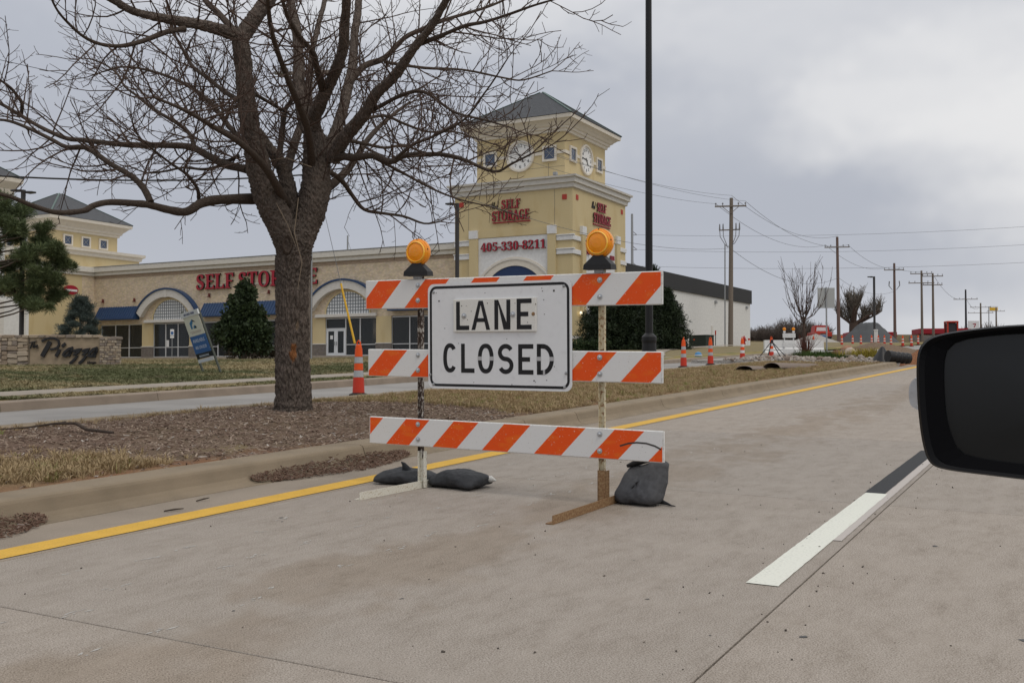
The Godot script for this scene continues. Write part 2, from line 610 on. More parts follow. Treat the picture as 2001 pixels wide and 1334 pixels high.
	mat("leaf", Color.WHITE, 0.6, {"vc": true, "spec": 0.35})
	M.leaf.backlight_enabled = true
	M.leaf.backlight = Color(0.05, 0.07, 0.02)
	mat("old_trunk", lin(0.12, 0.095, 0.075), 0.95, {"tex": speck, "scale": 1.0})
	# buildings
	mat("stucco", lin(0.635, 0.53, 0.315), 0.9, {"tex": ntex(83, 0.05, 4, [[0.0, 0.88], [1.0, 1.0]]), "scale": 0.5, "detail": ntex(89, 0.012, 5, [[0.0, Color(0.86, 0.8, 0.7)], [0.35, Color(0.97, 0.95, 0.92)], [1.0, Color(1, 1, 1)]]), "dscale3": Vector3(0.09, 0.03, 0.09)})
	mat("cream_trim", lin(0.72, 0.67, 0.585), 0.85, {"tex": ntex(97, 0.02, 5, [[0.0, 0.78], [0.4, 0.95], [1.0, 1.0]]), "scale3": Vector3(0.2, 0.5, 0.2)})
	mat("grey_trim", lin(0.63, 0.61, 0.57), 0.85, {"tex": ntex(97, 0.02, 5, [[0.0, 0.78], [0.4, 0.95], [1.0, 1.0]]), "scale3": Vector3(0.2, 0.5, 0.2)})
	mat("wing_trim", lin(0.66, 0.635, 0.575), 0.85, {"tex": ntex(97, 0.02, 5, [[0.0, 0.78], [0.4, 0.95], [1.0, 1.0]]), "scale3": Vector3(0.2, 0.5, 0.2)})
	mat("wing_trim_low", lin(0.72, 0.695, 0.63), 0.85, {"tex": ntex(97, 0.02, 5, [[0.0, 0.78], [0.4, 0.95], [1.0, 1.0]]), "scale3": Vector3(0.2, 0.5, 0.2)})
	var block := ImageTexture.create_from_image(block_courses())
	mat("block_wall", lin(0.74, 0.635, 0.49), 0.92, {"tex": block, "scale": 0.3125, "detail": ntex(101, 0.02, 5, [[0.0, 0.85], [1.0, 1.0]]), "dscale": 0.12})
	mat("brick_band", lin(0.42, 0.33, 0.25), 0.92, {"tex": block, "scale": 0.6, "detail": soft, "dscale": 0.2})
	mat("stone_base", lin(0.22, 0.2, 0.185), 0.9, {"tex": block, "scale": 0.45, "detail": blotch, "dscale": 0.6})
	mat("white_panel", lin(0.75, 0.755, 0.76), 0.8, {"tex": ntex(9, 0.02, 4, [[0.0, 0.84], [1.0, 1.0]]), "scale": 0.4})
	mat("render_white", lin(0.72, 0.72, 0.705), 0.9, {"tex": soft, "scale": 0.3})
	mat("dark_band", lin(0.03, 0.031, 0.033), 0.7, {"tex": soft, "scale": 0.4})
	mat("shingle", lin(0.155, 0.162, 0.175), 0.95, {"tex": ntex(103, 0.1, 4, [[0.0, 0.6], [1.0, 1.0]]), "scale3": Vector3(0.6, 1.8, 0.6), "detail": soft, "dscale": 0.3})
	mat("green_flashing", lin(0.08, 0.13, 0.115), 0.5)
	mat("blue_metal", lin(0.022, 0.055, 0.135), 0.4, {"tex": soft, "scale": 0.5})
	mat("blue_panel", lin(0.016, 0.038, 0.11), 0.5)
	mat("red_letter", lin(0.33, 0.016, 0.034), 0.4)
	mat("red_tile", lin(0.42, 0.05, 0.035), 0.6)
	mat("sconce", lin(0.13, 0.03, 0.026), 0.6)
	mat("dark_letter", lin(0.02, 0.02, 0.022), 0.5)
	mat("aluminium", lin(0.62, 0.63, 0.64), 0.45, {"metal": 0.3})
	mat("white_frame", lin(0.72, 0.72, 0.72), 0.5)
	mat("door_frame", lin(0.68, 0.7, 0.72), 0.5)
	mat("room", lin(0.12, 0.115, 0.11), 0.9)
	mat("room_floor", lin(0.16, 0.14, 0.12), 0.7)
	mat("blue_glass", lin(0.025, 0.05, 0.11), 0.12, {"spec": 0.6})
	mat("clock_face", lin(0.8, 0.8, 0.79), 0.6)
	mat("glass_block", lin(0.66, 0.68, 0.69), 0.25, {"spec": 0.6})
	mat("glazing_bar", lin(0.16, 0.18, 0.2), 0.6)
	var gl := StandardMaterial3D.new()
	gl.resource_name = "shop_glass"
	gl.transparency = BaseMaterial3D.TRANSPARENCY_ALPHA
	gl.albedo_color = Color(0.18, 0.2, 0.21, 0.45)
	gl.roughness = 0.06
	gl.metallic_specular = 0.35
	M["shop_glass"] = gl
	var em := StandardMaterial3D.new()
	em.resource_name = "lamp_glow"
	em.albedo_color = Color(1, 0.95, 0.85)
	em.emission_enabled = true
	em.emission = Color(1.0, 0.93, 0.78)
	em.emission_energy_multiplier = 1.6
	M["lamp_glow"] = em
	# metal, wood and plastic things
	mat("pole_black", lin(0.01, 0.01, 0.011), 0.45)
	mat("pole_bronze", lin(0.045, 0.043, 0.045), 0.55)
	mat("pole_wood", lin(0.24, 0.2, 0.165), 0.95, {"tex": ntex(107, 0.06, 4, [[0.0, 0.6], [1.0, 1.0]]), "scale3": Vector3(2, 0.2, 2)})
	mat("pole_red_wood", lin(0.2, 0.135, 0.115), 0.95, {"tex": ntex(107, 0.06, 4, [[0.0, 0.6], [1.0, 1.0]]), "scale3": Vector3(2, 0.2, 2)})
	mat("steel_grey", lin(0.33, 0.34, 0.35), 0.55, {"metal": 0.4})
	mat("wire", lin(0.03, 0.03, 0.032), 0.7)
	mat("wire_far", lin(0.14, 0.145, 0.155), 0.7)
	mat("insulator", lin(0.2, 0.2, 0.21), 0.4)
	mat("orange_plastic", lin(0.85, 0.1, 0.012), 0.55, {"tex": ntex(109, 0.04, 4, [[0.0, 0.75], [1.0, 1.0]]), "scale": 3.0})
	mat("red_plastic", lin(0.62, 0.045, 0.02), 0.55, {"tex": ntex(109, 0.04, 4, [[0.0, 0.7], [1.0, 1.0]]), "scale": 3.0})
	mat("white_band", lin(0.68, 0.68, 0.68), 0.4, {"tex": worn, "scale": 3.0})
	mat("grey_band", lin(0.4, 0.41, 0.42), 0.4, {"tex": worn, "scale": 3.0})
	mat("rubber", lin(0.02, 0.02, 0.02), 0.85)
	mat("yellow_plastic", lin(0.62, 0.36, 0.02), 0.5)
	mat("barrier_white", lin(0.72, 0.72, 0.71), 0.5, {"tex": worn, "scale": 0.7})
	mat("cabinet_green", lin(0.022, 0.032, 0.024), 0.6)
	mat("hydrant_red", lin(0.34, 0.02, 0.025), 0.45)
	mat("blue_plastic", lin(0.08, 0.25, 0.48), 0.5)
	mat("sign_back", lin(0.4, 0.41, 0.4), 0.5, {"metal": 0.4})
	mat("stone_a", lin(0.42, 0.34, 0.255), 0.95, {"tex": speck, "scale": 0.9, "bump": lumps, "bcm": 1.5})
	mat("stone_b", lin(0.33, 0.26, 0.195), 0.95, {"tex": speck, "scale": 0.9, "bump": lumps, "bcm": 1.5})
	mat("stone_c", lin(0.46, 0.385, 0.3), 0.95, {"tex": speck, "scale": 0.9, "bump": lumps, "bcm": 1.5})
	mat("stone_d", lin(0.27, 0.225, 0.19), 0.95, {"tex": speck, "scale": 0.9, "bump": lumps, "bcm": 1.5})
	mat("mortar", lin(0.2, 0.165, 0.125), 1.0)
	mat("panel_stone", lin(0.4, 0.315, 0.22), 0.95, {"tex": speck, "scale": 0.7, "detail": blotch, "dscale": 0.7})
	mat("lease_cream", lin(0.66, 0.65, 0.56), 0.5)
	mat("lease_white", lin(0.66, 0.68, 0.7), 0.5)
	mat("lease_blue", lin(0.04, 0.125, 0.33), 0.5)
	mat("lease_black", lin(0.012, 0.015, 0.018), 0.5)
	mat("lease_text", lin(0.62, 0.68, 0.78), 0.5)
	mat("lease_grey_text", lin(0.42, 0.33, 0.3), 0.5)
	mat("lease_mark_blue", lin(0.04, 0.18, 0.36), 0.5)
	mat("lease_dark_text", lin(0.12, 0.14, 0.25), 0.5)
	mat("post_green", lin(0.09, 0.1, 0.085), 0.6)
	mat("corrugated", lin(0.24, 0.19, 0.155), 0.75, {"tex": speck, "scale": 0.9, "detail": blotch, "dscale": 0.7})
	mat("pipe_return", lin(0.02, 0.016, 0.017), 0.5)
	mat("black_pipe", lin(0.012, 0.012, 0.014), 0.42)
	mat("dirt", lin(0.34, 0.15, 0.07), 1.0, {"tex": ntex(113, 0.05, 5, [[0.0, 0.5], [1.0, 1.0]]), "scale": 0.6, "bump": lumps, "bcm": 6.0})
	mat("spoil", lin(0.27, 0.19, 0.13), 1.0, {"tex": ntex(113, 0.05, 5, [[0.0, 0.5], [1.0, 1.0]]), "scale": 0.6, "bump": lumps, "bcm": 6.0})
	mat("gravel_heap", lin(0.1, 0.105, 0.11), 1.0, {"tex": speck, "scale": 0.5, "bump": lumps, "bcm": 5.0})
	mat("gravel_pale", lin(0.4, 0.375, 0.345), 1.0, {"tex": speck, "scale": 0.5, "bump": lumps, "bcm": 5.0})
	mat("rock", Color.WHITE, 0.95, {"vc": true, "tex": speck, "scale": 2.0})
	mat("machine_red", lin(0.42, 0.035, 0.016), 0.45)
	mat("machine_dark", lin(0.03, 0.03, 0.035), 0.6)
	mat("canopy_red", lin(0.3, 0.012, 0.022), 0.5)
	mat("shop_grey", lin(0.22, 0.21, 0.2), 0.8)
	mat("bright_yellow", lin(0.75, 0.45, 0.02), 0.5)
	mat("mirror_glass", lin(0.012, 0.013, 0.014), 0.16, {"spec": 0.42})
	mat("car_black", lin(0.004, 0.004, 0.005), 0.34, {"spec": 0.27})
	mat("car_trim", lin(0.004, 0.004, 0.005), 0.6, {"spec": 0.18})
	var lens := StandardMaterial3D.new()
	lens.resource_name = "clear_lens"
	lens.transparency = BaseMaterial3D.TRANSPARENCY_ALPHA
	lens.albedo_color = Color(0.75, 0.77, 0.8, 0.5)
	lens.roughness = 0.12
	M["clear_lens"] = lens

# fine courses of pale block, too far off to tell the blocks apart: 3.2 m square
func block_courses() -> Image:
	var im := Image.create(512, 512, false, Image.FORMAT_RGB8)
	var r := RandomNumberGenerator.new()
	r.seed = 5
	im.fill(Color(0.86, 0.85, 0.83))
	for row in 32:
		var off := 16 if row % 2 else 0
		for k in 16:
			var t := r.randf_range(0.88, 1.0)
			var c := Color(t, t * r.randf_range(0.97, 1.0), t * r.randf_range(0.93, 1.0))
			var x0 := (k * 32 + off) % 512
			im.fill_rect(Rect2i(x0 + 1, row * 16 + 1, mini(30, 512 - x0 - 1), 14), c)
			if x0 + 31 > 512:
				im.fill_rect(Rect2i(0, row * 16 + 1, x0 + 31 - 512, 14), c)
	return im

# ---------------------------------------------------------------- ground, roads, kerbs
# a slab whose top carries the brown drip stain down the middle of the lane, in ragged patches
func stained_slab(x0: float, x1: float, z0: float, z1: float, f: FastNoiseLite) -> Shape:
	var s := slab(x0, x1, z0, z1, 0.0, 0.15)
	var t := Shape.new()
	t.coloured = true
	t.v = s.v.slice(0, s.v.size() - 6)
	t.n = s.n.slice(0, s.n.size() - 6)
	t.uv = s.uv.slice(0, s.uv.size() - 6)
	for i in t.v.size():
		t.c.append(Color.WHITE)
	var ch := 0.0025
	var nx := 40
	var nz := 48
	var pts := PackedVector3Array()
	var cols := PackedColorArray()
	for j in nz + 1:
		for i in nx + 1:
			var x := lerpf(x0 + ch, x1 - ch, i / float(nx))
			var z := lerpf(z1 + ch, z0 - ch, j / float(nz))
			pts.append(P(x, z, 0.0))
			var u := (x - (x0 + x1) * 0.5) / 0.62
			var n := f.get_noise_2d(x * 2.2, z * 0.9) + 0.6 * f.get_noise_2d(x * 9.0, z * 5.0 + 50.0)
			var k := smoothstep(0.15, 0.75, n + 0.75 - u * u)
			cols.append(Color.WHITE.lerp(Color(0.86, 0.82, 0.77), k))
	t.sheet(nx + 1, nz + 1, pts, cols)
	return t

func slab(x0: float, x1: float, z0: float, z1: float, top := 0.0, deep := 0.2, ch := 0.0025) -> Shape:
	# z0 is the near end (larger z)
	var s := Shape.new()
	var a := [P(x0, z0, top - deep), P(x1, z0, top - deep), P(x1, z1, top - deep), P(x0, z1, top - deep)]
	var b := [P(x0, z0, top - ch), P(x1, z0, top - ch), P(x1, z1, top - ch), P(x0, z1, top - ch)]
	var t := [P(x0 + ch, z0 - ch, top), P(x1 - ch, z0 - ch, top), P(x1 - ch, z1 + ch, top), P(x0 + ch, z1 + ch, top)]
	for k in 4:
		var j := (k + 1) % 4
		s.quad(a[k], a[j], b[j], b[k])
		s.quad(b[k], b[j], t[j], t[k])
	s.quad(t[0], t[1], t[2], t[3])
	return s

# a thin painted sheet on the road with slightly uneven edges
func painted(x0: float, x1: float, z0: float, z1: float, h := 0.004, wob := 0.0018, step := 0.06) -> Shape:
	var s := Shape.new()
	var k := maxi(1, int(ceil((z0 - z1) / step)))
	var l := Vector3.ZERO
	var r := Vector3.ZERO
	for i in k + 1:
		var z := lerpf(z0, z1, float(i) / k)
		var nl := P(x0 + rnd(-wob, wob), z, h)
		var nr := P(x1 + rnd(-wob, wob), z, h)
		if i > 0:
			s.quad(l, r, nr, nl)
		l = nl
		r = nr
	return s

func build_ground() -> void:
	# far land
	var xs := PackedFloat32Array()
	var zs := PackedFloat32Array()
	for x in [-1400, -1000, -700, -450, -300, -220, -160, -130]:
		xs.append(x)
	var x := -120.0
	while x < -5.0:
		xs.append(x)
		x += 4.0
	for q in [-4.9, 8, 30, 70, 150, 300, 600, 1400]:
		xs.append(q)
	for q in [-1800, -1400, -1000, -700, -500, -350, -260, -200, -160]:
		zs.append(q)
	var z := -150.0
	while z < 24.0:
		zs.append(z)
		z += 4.0
	for q in [24, 60, 120, 260]:
		zs.append(q)
	var pts := PackedVector3Array()
	for zz in zs:
		for xx in xs:
			pts.append(Vector3(xx, ty(xx, zz) - 0.13 - (0.3 if zz > -150.0 and xx > -24.0 else 0.1), zz))
	var land := Shape.new()
	land.sheet(xs.size(), zs.size(), pts)
	var lo := whole("ground", land, M.land)
	tag(lo, "", "", "", "structure")
	# near road: slabs of concrete parted by joints
	var road := setting("road")
	var joints := []
	var zj := 10.61
	while zj > -60.0:
		joints.append(zj)
		zj -= 4.5
	var lanes := [-4.8, -1.135, 2.53, 6.2]
	part(road, "bed", slab(-5.66, 9.0, 14.0, -400.0, -0.03, 0.2), M.joint)
	var kinds := [M.road, M.road2, M.road3]
	var sn := median_noise()
	for i in joints.size() - 1:
		for k in 3:
			if i < 9:
				part(road, "slab", stained_slab(lanes[k] + 0.0045, lanes[k + 1] - 0.0045, joints[i] - 0.0045, joints[i + 1] + 0.0045, sn), kinds[(i * 2 + k) % 3])
			else:
				part(road, "slab", slab(lanes[k] + 0.0045, lanes[k + 1] - 0.0045, joints[i] - 0.0045, joints[i + 1] + 0.0045, 0.0, 0.15), kinds[(i * 2 + k) % 3])
		part(road, "gutter", slab(-5.58, -4.805, joints[i] - 0.003, joints[i + 1] + 0.003, 0.0, 0.15), M.gutter)
	for k in 3:
		part(road, "slab", slab(lanes[k] + 0.005, lanes[k + 1] - 0.005, -61.4, -400.0, 0.0, 0.05), kinds[k])
	part(road, "gutter", slab(-5.68, -4.805, -61.4, -400.0, 0.0, 0.05), M.gutter)
	part(road, "edge_line", painted(-5.05, -4.845, 12.0, -62.0), M.yellow_paint)
	# broken white line, black contrast strip beside it
	part(road, "lane_dash", painted(-1.365, -1.215, -4.79, -7.9), M.white_paint)
	part(road, "lane_dash", painted(-1.365, -1.215, -17.0, -20.1), M.white_paint)
	part(road, "lane_dash", painted(-1.365, -1.215, -29.2, -32.3), M.white_paint)
	part(road, "black_strip", painted(-1.375, -1.235, -7.905, -11.0), M.black_tape)
	part(road, "faded_line", painted(-1.232, -1.17, -6.0, -11.0, 0.0035), M.faded_paint)
	# pale scrape marks in two staggered rows, tar spots and small stones
	var marks := Shape.new()
	for k in 110:
		var row := k % 3
		var zz := -1.8 - (k / 3) * 0.4 + rnd(-0.12, 0.12)
		var xx: float = [-3.75, -4.3, -3.25][row] + rnd(-0.12, 0.12)
		# each scrape: a few thin broken streaks along the lane
		for q in rng.randi_range(3, 6):
			var ox := rnd(-0.022, 0.022)
			var z0 := zz + rnd(-0.07, 0.07)
			var l := rnd(0.015, 0.075)
			var w := rnd(0.003, 0.009)
			var bend := rnd(-0.02, 0.02)
			var a := P(xx + ox, z0, 0.0014)
			var b := P(xx + ox + bend, z0 - l, 0.0014)
			var c := (a + b) * 0.5
			marks.quad(a, c + Vector3(w, 0.0, 0.0), b, c - Vector3(w, 0.0, 0.0))
	tag(part(road, "scrape_marks", marks, M.chalk_mark), "", "", "", "stuff")
	var tar := Shape.new()
	for q in [[-0.62, -2.98, 0.022], [-0.93, -4.05, 0.028], [-0.35, -3.0, 0.016], [-1.5, -5.6, 0.012], [-2.0, -5.0, 0.01], [-1.66, -4.3, 0.015], [-2.6, -3.8, 0.016], [-3.1, -3.3, 0.014], [-0.7, -6.1, 0.03], [-2.1, -6.3, 0.014], [-1.25, -3.9, 0.01], [-1.24, -5.5, 0.012], [-4.4, -5.1, 0.022], [-4.3, -5.0, 0.013], [-0.2, -4.4, 0.035], [0.1, -5.2, 0.03], [-1.7, -8.4, 0.02], [-1.9, -9.0, 0.015]]:
		var p := []
		for e in 8:
			var a := TAU * e / 8.0
			var f := rnd(0.3, 1.2)
			p.append(P(q[0] + cos(a) * q[2] * f * 0.7, q[1] - sin(a) * q[2] * f * 0.8, 0.002))
		for e in range(1, 7):
			tar.tri(p[0], p[e], p[e + 1])
	tag(part(road, "tar_spots", tar, M.tar_spot), "", "", "", "stuff")
	# median kerbs, in cast lengths
	var kerb := setting("median_kerb")
	var prof := [Vector2(-5.5, -0.05), Vector2(-5.5, 0.003), Vector2(-5.56, 0.008), Vector2(-5.605, 0.022), Vector2(-5.632, 0.05), Vector2(-5.648, 0.09), Vector2(-5.66, 0.126), Vector2(-5.672, 0.143), Vector2(-5.695, 0.152), Vector2(-5.74, 0.154), Vector2(-5.98, 0.152), Vector2(-6.0, 0.14), Vector2(-6.0, -0.05)]
	var cuts := [14.0, 11.0, 8.0, 5.0, 2.0, -1.0, -7.66, -10.78, -12.2, -15.3, -18.4, -21.5, -24.6, -27.7, -30.8, -33.9, -37.0, -39.0]
	for i in cuts.size() - 1:
		var s := Shape.new()
		s.drawn(prof, cuts[i] - 0.006, cuts[i + 1] + 0.006)
		part(kerb, "kerb_segment", s, M.kerb)
	var prof2 := []
	for p in prof:
		prof2.append(Vector2(-16.08 - p.x, p.y) if p.x < -5.6 else Vector2(-10.42, p.y))
	prof2.reverse()
	for i in cuts.size() - 1:
		var s := Shape.new()
		s.drawn(prof2, cuts[i] - 0.006, cuts[i + 1] + 0.006)
		part(kerb, "kerb_segment", s, M.kerb)
	build_median()
	# far carriageway
	var far := setting("far_road")
	part(far, "bed", slab(-13.95, -10.38, 24.0, -400.0, -0.02, 0.2), M.joint)
	var zf := 20.0
	while zf > -70.0:
		part(far, "slab", slab(-13.945, -10.39, zf, zf - 4.49, 0.0, 0.1), M.far_road)
		zf -= 4.5
	part(far, "slab", slab(-13.945, -10.39, zf, -400.0, 0.0, 0.05), M.far_road)
	var fk := setting("far_kerb")
	var prof3 := [Vector2(-13.95, -0.05), Vector2(-13.95, 0.0), Vector2(-13.975, 0.125), Vector2(-14.0, 0.14), Vector2(-14.26, 0.142), Vector2(-14.26, -0.05)]
	var zk := 20.0
	while zk > -64.0:
		var s := Shape.new()
		s.drawn(prof3, zk, zk - 2.99)
		part(fk, "kerb_segment", s, M.far_kerb)
		zk -= 3.0
	var walk := setting("sidewalk")
	var zw := 20.0
	while zw > -42.0:
		part(walk, "slab", slab(-16.35, -15.3, zw, zw - 1.49, 0.15, 0.12), M.sidewalk)
		zw -= 1.5
	# the footway swings away from the road towards the buildings
	var path := [Vector2(-15.8, -41.0), Vector2(-17.4, -46.0), Vector2(-20.0, -53.0), Vector2(-22.6, -61.0), Vector2(-25.4, -77.0), Vector2(-27.2, -92.0)]
	for i in path.size() - 1:
		var a: Vector2 = path[i]
		var b: Vector2 = path[i + 1]
		var s := Shape.new()
		s.quad(P(a.x - 0.6, a.y, 0.16), P(a.x + 0.6, a.y, 0.16), P(b.x + 0.6, b.y, 0.16), P(b.x - 0.6, b.y, 0.16))
		part(walk, "slab", s, M.sidewalk)
	build_lawn()

func median_noise() -> FastNoiseLite:
	var f := FastNoiseLite.new()
	f.seed = 77
	f.frequency = 0.7
	f.fractal_octaves = 4
	return f

# how far the wood mulch covers the median at x, z (0 to 1)
func mulch_at(x: float, z: float, f: FastNoiseLite) -> float:
	var d := Vector2((x + 8.3) / 2.9, (z + 9.2) / 4.3).length() + f.get_noise_2d(x, z) * 0.28
	return smoothstep(1.05, 0.82, d)

func mound(x: float, z: float) -> float:
	var d := Vector2((x + 8.25) / 2.0, (z + 9.8) / 4.2).length()
	var edge := minf(absf(x + 6.0), absf(x + 10.4))
	return 0.135 + 0.1 * smoothstep(1.0, 0.15, d) * smoothstep(0.0, 0.7, edge)

func build_median() -> void:
	var f := median_noise()
	var fine := FastNoiseLite.new()
	fine.seed = 3
	fine.frequency = 3.0
	fine.fractal_octaves = 3
	var zs := PackedFloat32Array()
	var z := -39.4
	while z < -17.0:
		zs.append(z)
		z += 0.4
	while z < 0.0:
		zs.append(z)
		z += 0.14
	while z < 14.2:
		zs.append(z)
		z += 0.8
	var nx := 36
	var pts := PackedVector3Array()
	var cols := PackedColorArray()
	for zz in zs:
		for i in nx:
			var x := lerpf(-10.12, -5.96, i / float(nx - 1))
			var h := mound(x, zz) + fine.get_noise_2d(x, zz) * 0.022 + f.get_noise_2d(x * 2.0, zz * 2.0) * 0.015
			if i == 0 or i == nx - 1:
				h = 0.1
			pts.append(P(x, zz, h))
			var straw := Color(0.31, 0.24, 0.145)
			var red := Color(0.27, 0.15, 0.09)
			var brown := Color(0.19, 0.14, 0.108)
			var n := f.get_noise_2d(x * 1.7 + 40.0, zz * 1.1)
			var bare := smoothstep(-9.0, -6.0, zz) * smoothstep(-7.4, -8.0, x) + smoothstep(-6.5, -6.2, x) * 0.7 + smoothstep(0.05, 0.3, n) * 0.5
			if zz < -14.0:
				bare = smoothstep(0.1, 0.4, n) * 0.55
			var c := straw.lerp(red, clampf(bare, 0.0, 1.0))
			c = c.lerp(brown, mulch_at(x, zz, f) * 0.9)
			var g := smoothstep(0.22, 0.4, f.get_noise_2d(x * 1.3 - 20.0, zz * 0.8)) * (1.0 if zz < -16.0 else 0.2)
			c = c.lerp(Color(0.13, 0.16, 0.05), g * 0.35)
			cols.append(c)
	var s := Shape.new()
	s.coloured = true
	s.sheet(nx, zs.size(), pts, cols)
	tag(whole("median_soil", s, M.soil), "", "", "", "structure")
	# mulch chips
	var chip := Shape.new()
	chip.box(Vector3.ZERO, Vector3(0.06, 0.005, 0.009))
	var cm := chip.mesh()
	var spots := []
	var tints := []
	var tries := 0
	while spots.size() < 15000 and tries < 90000:
		tries += 1
		var x := rnd(-10.1, -6.0)
		var zz := rnd(-14.5, -3.0)
		var k := mulch_at(x, zz, f)
		if rng.randf() > maxf(k, 0.1):
			continue
		add_chip(spots, tints, x, zz, mound(x, zz) + fine.get_noise_2d(x, zz) * 0.022 + f.get_noise_2d(x * 2.0, zz * 2.0) * 0.015)
	tag(scatter(self, "wood_mulch", cm, M.chip, spots, tints), "brown wood chip mulch spread round the bare tree's trunk on the median", "mulch")
	# litter washed into the gutter
	var heaps := ["brown leaf and bark litter in the gutter beside the kerb joint behind the barricade foot", "small heap of dark bark litter in the gutter at the left edge"]
	var hz := [[-7.2, 1.05, 0.2, 0.06, 1700], [-3.75, 0.55, 0.2, 0.05, 800]]
	for k in 2:
		var q: Array = hz[k]
		spots = []
		tints = []
		for i in q[4]:
			var u := rnd(-1.0, 1.0)
			var v := rnd(0.0, 1.0) * (1.0 - u * u * 0.8)
			var xx: float = -5.62 + v * q[2] * 1.5 + rnd(-0.02, 0.02)
			var zz: float = q[0] - u * q[1]
			var h: float = q[3] * (1.0 - v) * (1.0 - u * u)
			add_chip(spots, tints, maxf(xx, -5.62), zz, 0.006 + maxf(0.0, (-5.5 - xx) * 0.35) + h * rng.randf(), 0.6, true)
		tag(scatter(self, "gutter_litter", cm, M.chip, spots, tints), heaps[k], "litter", "litter in the gutter")
	# loose grit and bits of bark on the lanes
	spots = []
	tints = []
	for i in 170:
		var x := rnd(-4.7, 0.3)
		var zz := -2.6 - 9.0 * pow(rng.randf(), 1.4)
		if rng.randf() < 0.4:
			x = rnd(-1.5, -0.9)
		var r := rnd(0.003, 0.009)
		spots.append(Transform3D(Basis.from_euler(Vector3(rnd(0, 3), rnd(0, 6), rnd(0, 3))) * Basis.from_scale(Vector3(r * rnd(1.0, 2.4), r, r)), P(x, zz, r * 0.4)))
		tints.append(Color(0.08, 0.07, 0.06).lerp(Color(0.3, 0.26, 0.22), rng.randf() * rng.randf()))
	tag(scatter(self, "road_grit", rock_mesh(5), M.rock, spots, tints), "scattered dark grit lying on the concrete lanes", "grit")
	for q in [[P(-5.2, -4.9, 0.008), Vector3(0.05, 0.006, -0.12), "tiny dark twig lying in the gutter pan, nearer one"], [P(-5.32, -5.3, 0.008), Vector3(0.02, 0.012, -0.1), "tiny dark twig lying in the gutter pan, farther one"]]:
		var tw := Shape.new()
		tw.tube([Vector3.ZERO, q[1] * 0.5 + Vector3(0.01, 0.004, 0), q[1]], [0.005, 0.006, 0.003], 5)
		var o := whole("gutter_twig", tw, M.limb_bark)
		o.position = q[0]
		tag(o, q[2], "twig", "twigs in the gutter")
	# dry grass
	var tuft := grass_tuft(15, 0.085, 0.0035)
	spots = []
	tints = []
	tries = 0
	while spots.size() < 5200 and tries < 60000:
		tries += 1
		var x := rnd(-10.1, -6.05)
		var zz := rnd(-12.5, -1.5)
		var in_front := smoothstep(-6.5, -5.7, zz) * smoothstep(-8.3, -7.7, x) * smoothstep(-6.05, -6.45, x) * (0.75 + 0.25 * smoothstep(-6.0, -5.0, zz))
		var back := smoothstep(-9.45, -9.75, x) * 0.8
		var right := smoothstep(-11.6, -12.4, zz)
		var k := maxf(in_front, maxf(back, right)) * (1.0 - mulch_at(x, zz, f) * 0.8)
		if rng.randf() > k * (0.55 + 0.6 * f.get_noise_2d(x * 3.0, zz * 3.0)):
			continue
		add_tuft(spots, tints, x, zz, mound(x, zz) - 0.006, rnd(0.55, 1.15), 0.03)
	while spots.size() < 17000:
		var x := rnd(-10.1, -6.03)
		var zz := -12.2 - 26.0 * pow(rng.randf(), 1.35)
		if f.get_noise_2d(x * 1.7 + 40.0, zz * 1.1) > 0.3 and rng.randf() < 0.7:
			continue
		add_tuft(spots, tints, x, zz, mound(x, zz) - 0.006, rnd(0.6, 1.05), 0.12)
	tag(scatter(self, "dry_grass", tuft, M.blade, spots, tints), "straw coloured dormant grass covering the median behind the kerb", "grass")
	# fallen stick
	var stick := Shape.new()
	var sp := [P(-9.45, -6.75, 0.2), P(-9.2, -6.9, 0.22), P(-8.95, -7.0, 0.26), P(-8.7, -7.05, 0.27), P(-8.45, -6.98, 0.225), P(-8.05, -6.95, 0.215)]
	stick.tube(sp, [0.006, 0.01, 0.013, 0.015, 0.018, 0.013], 6)
	stick.tube([sp[2], P(-9.15, -7.3, 0.25), P(-9.4, -7.45, 0.22)], [0.008, 0.006, 0.003], 5)
	tag(whole("fallen_branch", stick, M.limb_bark), "thin fallen dead branch lying on the bare red median soil", "branch")

func add_chip(spots: Array, tints: Array, x: float, z: float, h: float, size := 1.0, dark := false) -> void:
	var b := Basis.from_euler(Vector3(rnd(-0.5, 0.5), rnd(0, TAU), rnd(-0.5, 0.5)))
	var s := rnd(0.4, 1.35) * size
	b = b * Basis.from_scale(Vector3(s, rnd(0.6, 1.6), rnd(0.5, 1.5) * size))
	spots.append(Transform3D(b, P(x, z, h + 0.004)))
	var t := rng.randf()
	var c: Color
	if t < 0.03:
		c = Color(0.48, 0.44, 0.4)
	elif t < 0.34:
		c = Color(0.33, 0.26, 0.205)
	else:
		c = Color(0.15, 0.1, 0.075).lerp(Color(0.27, 0.205, 0.165), rng.randf())
	if dark:
		c = c.lerp(Color(0.12, 0.062, 0.042), 0.55)
	tints.append(c)

func add_tuft(spots: Array, tints: Array, x: float, z: float, h: float, size: float, green: float, tall := 1.0) -> void:
	var b := Basis(Vector3.UP, rnd(0, TAU)) * Basis.from_scale(Vector3(size, size * rnd(0.6, 1.2) * tall, size))
	spots.append(Transform3D(b, P(x, z, h)))
	var c := Color(0.42, 0.325, 0.195).lerp(Color(0.3, 0.22, 0.125), rng.randf())
	if rng.randf() < green:
		c = Color(0.2, 0.24, 0.07).lerp(c, rng.randf() * 0.6)
	tints.append(c)

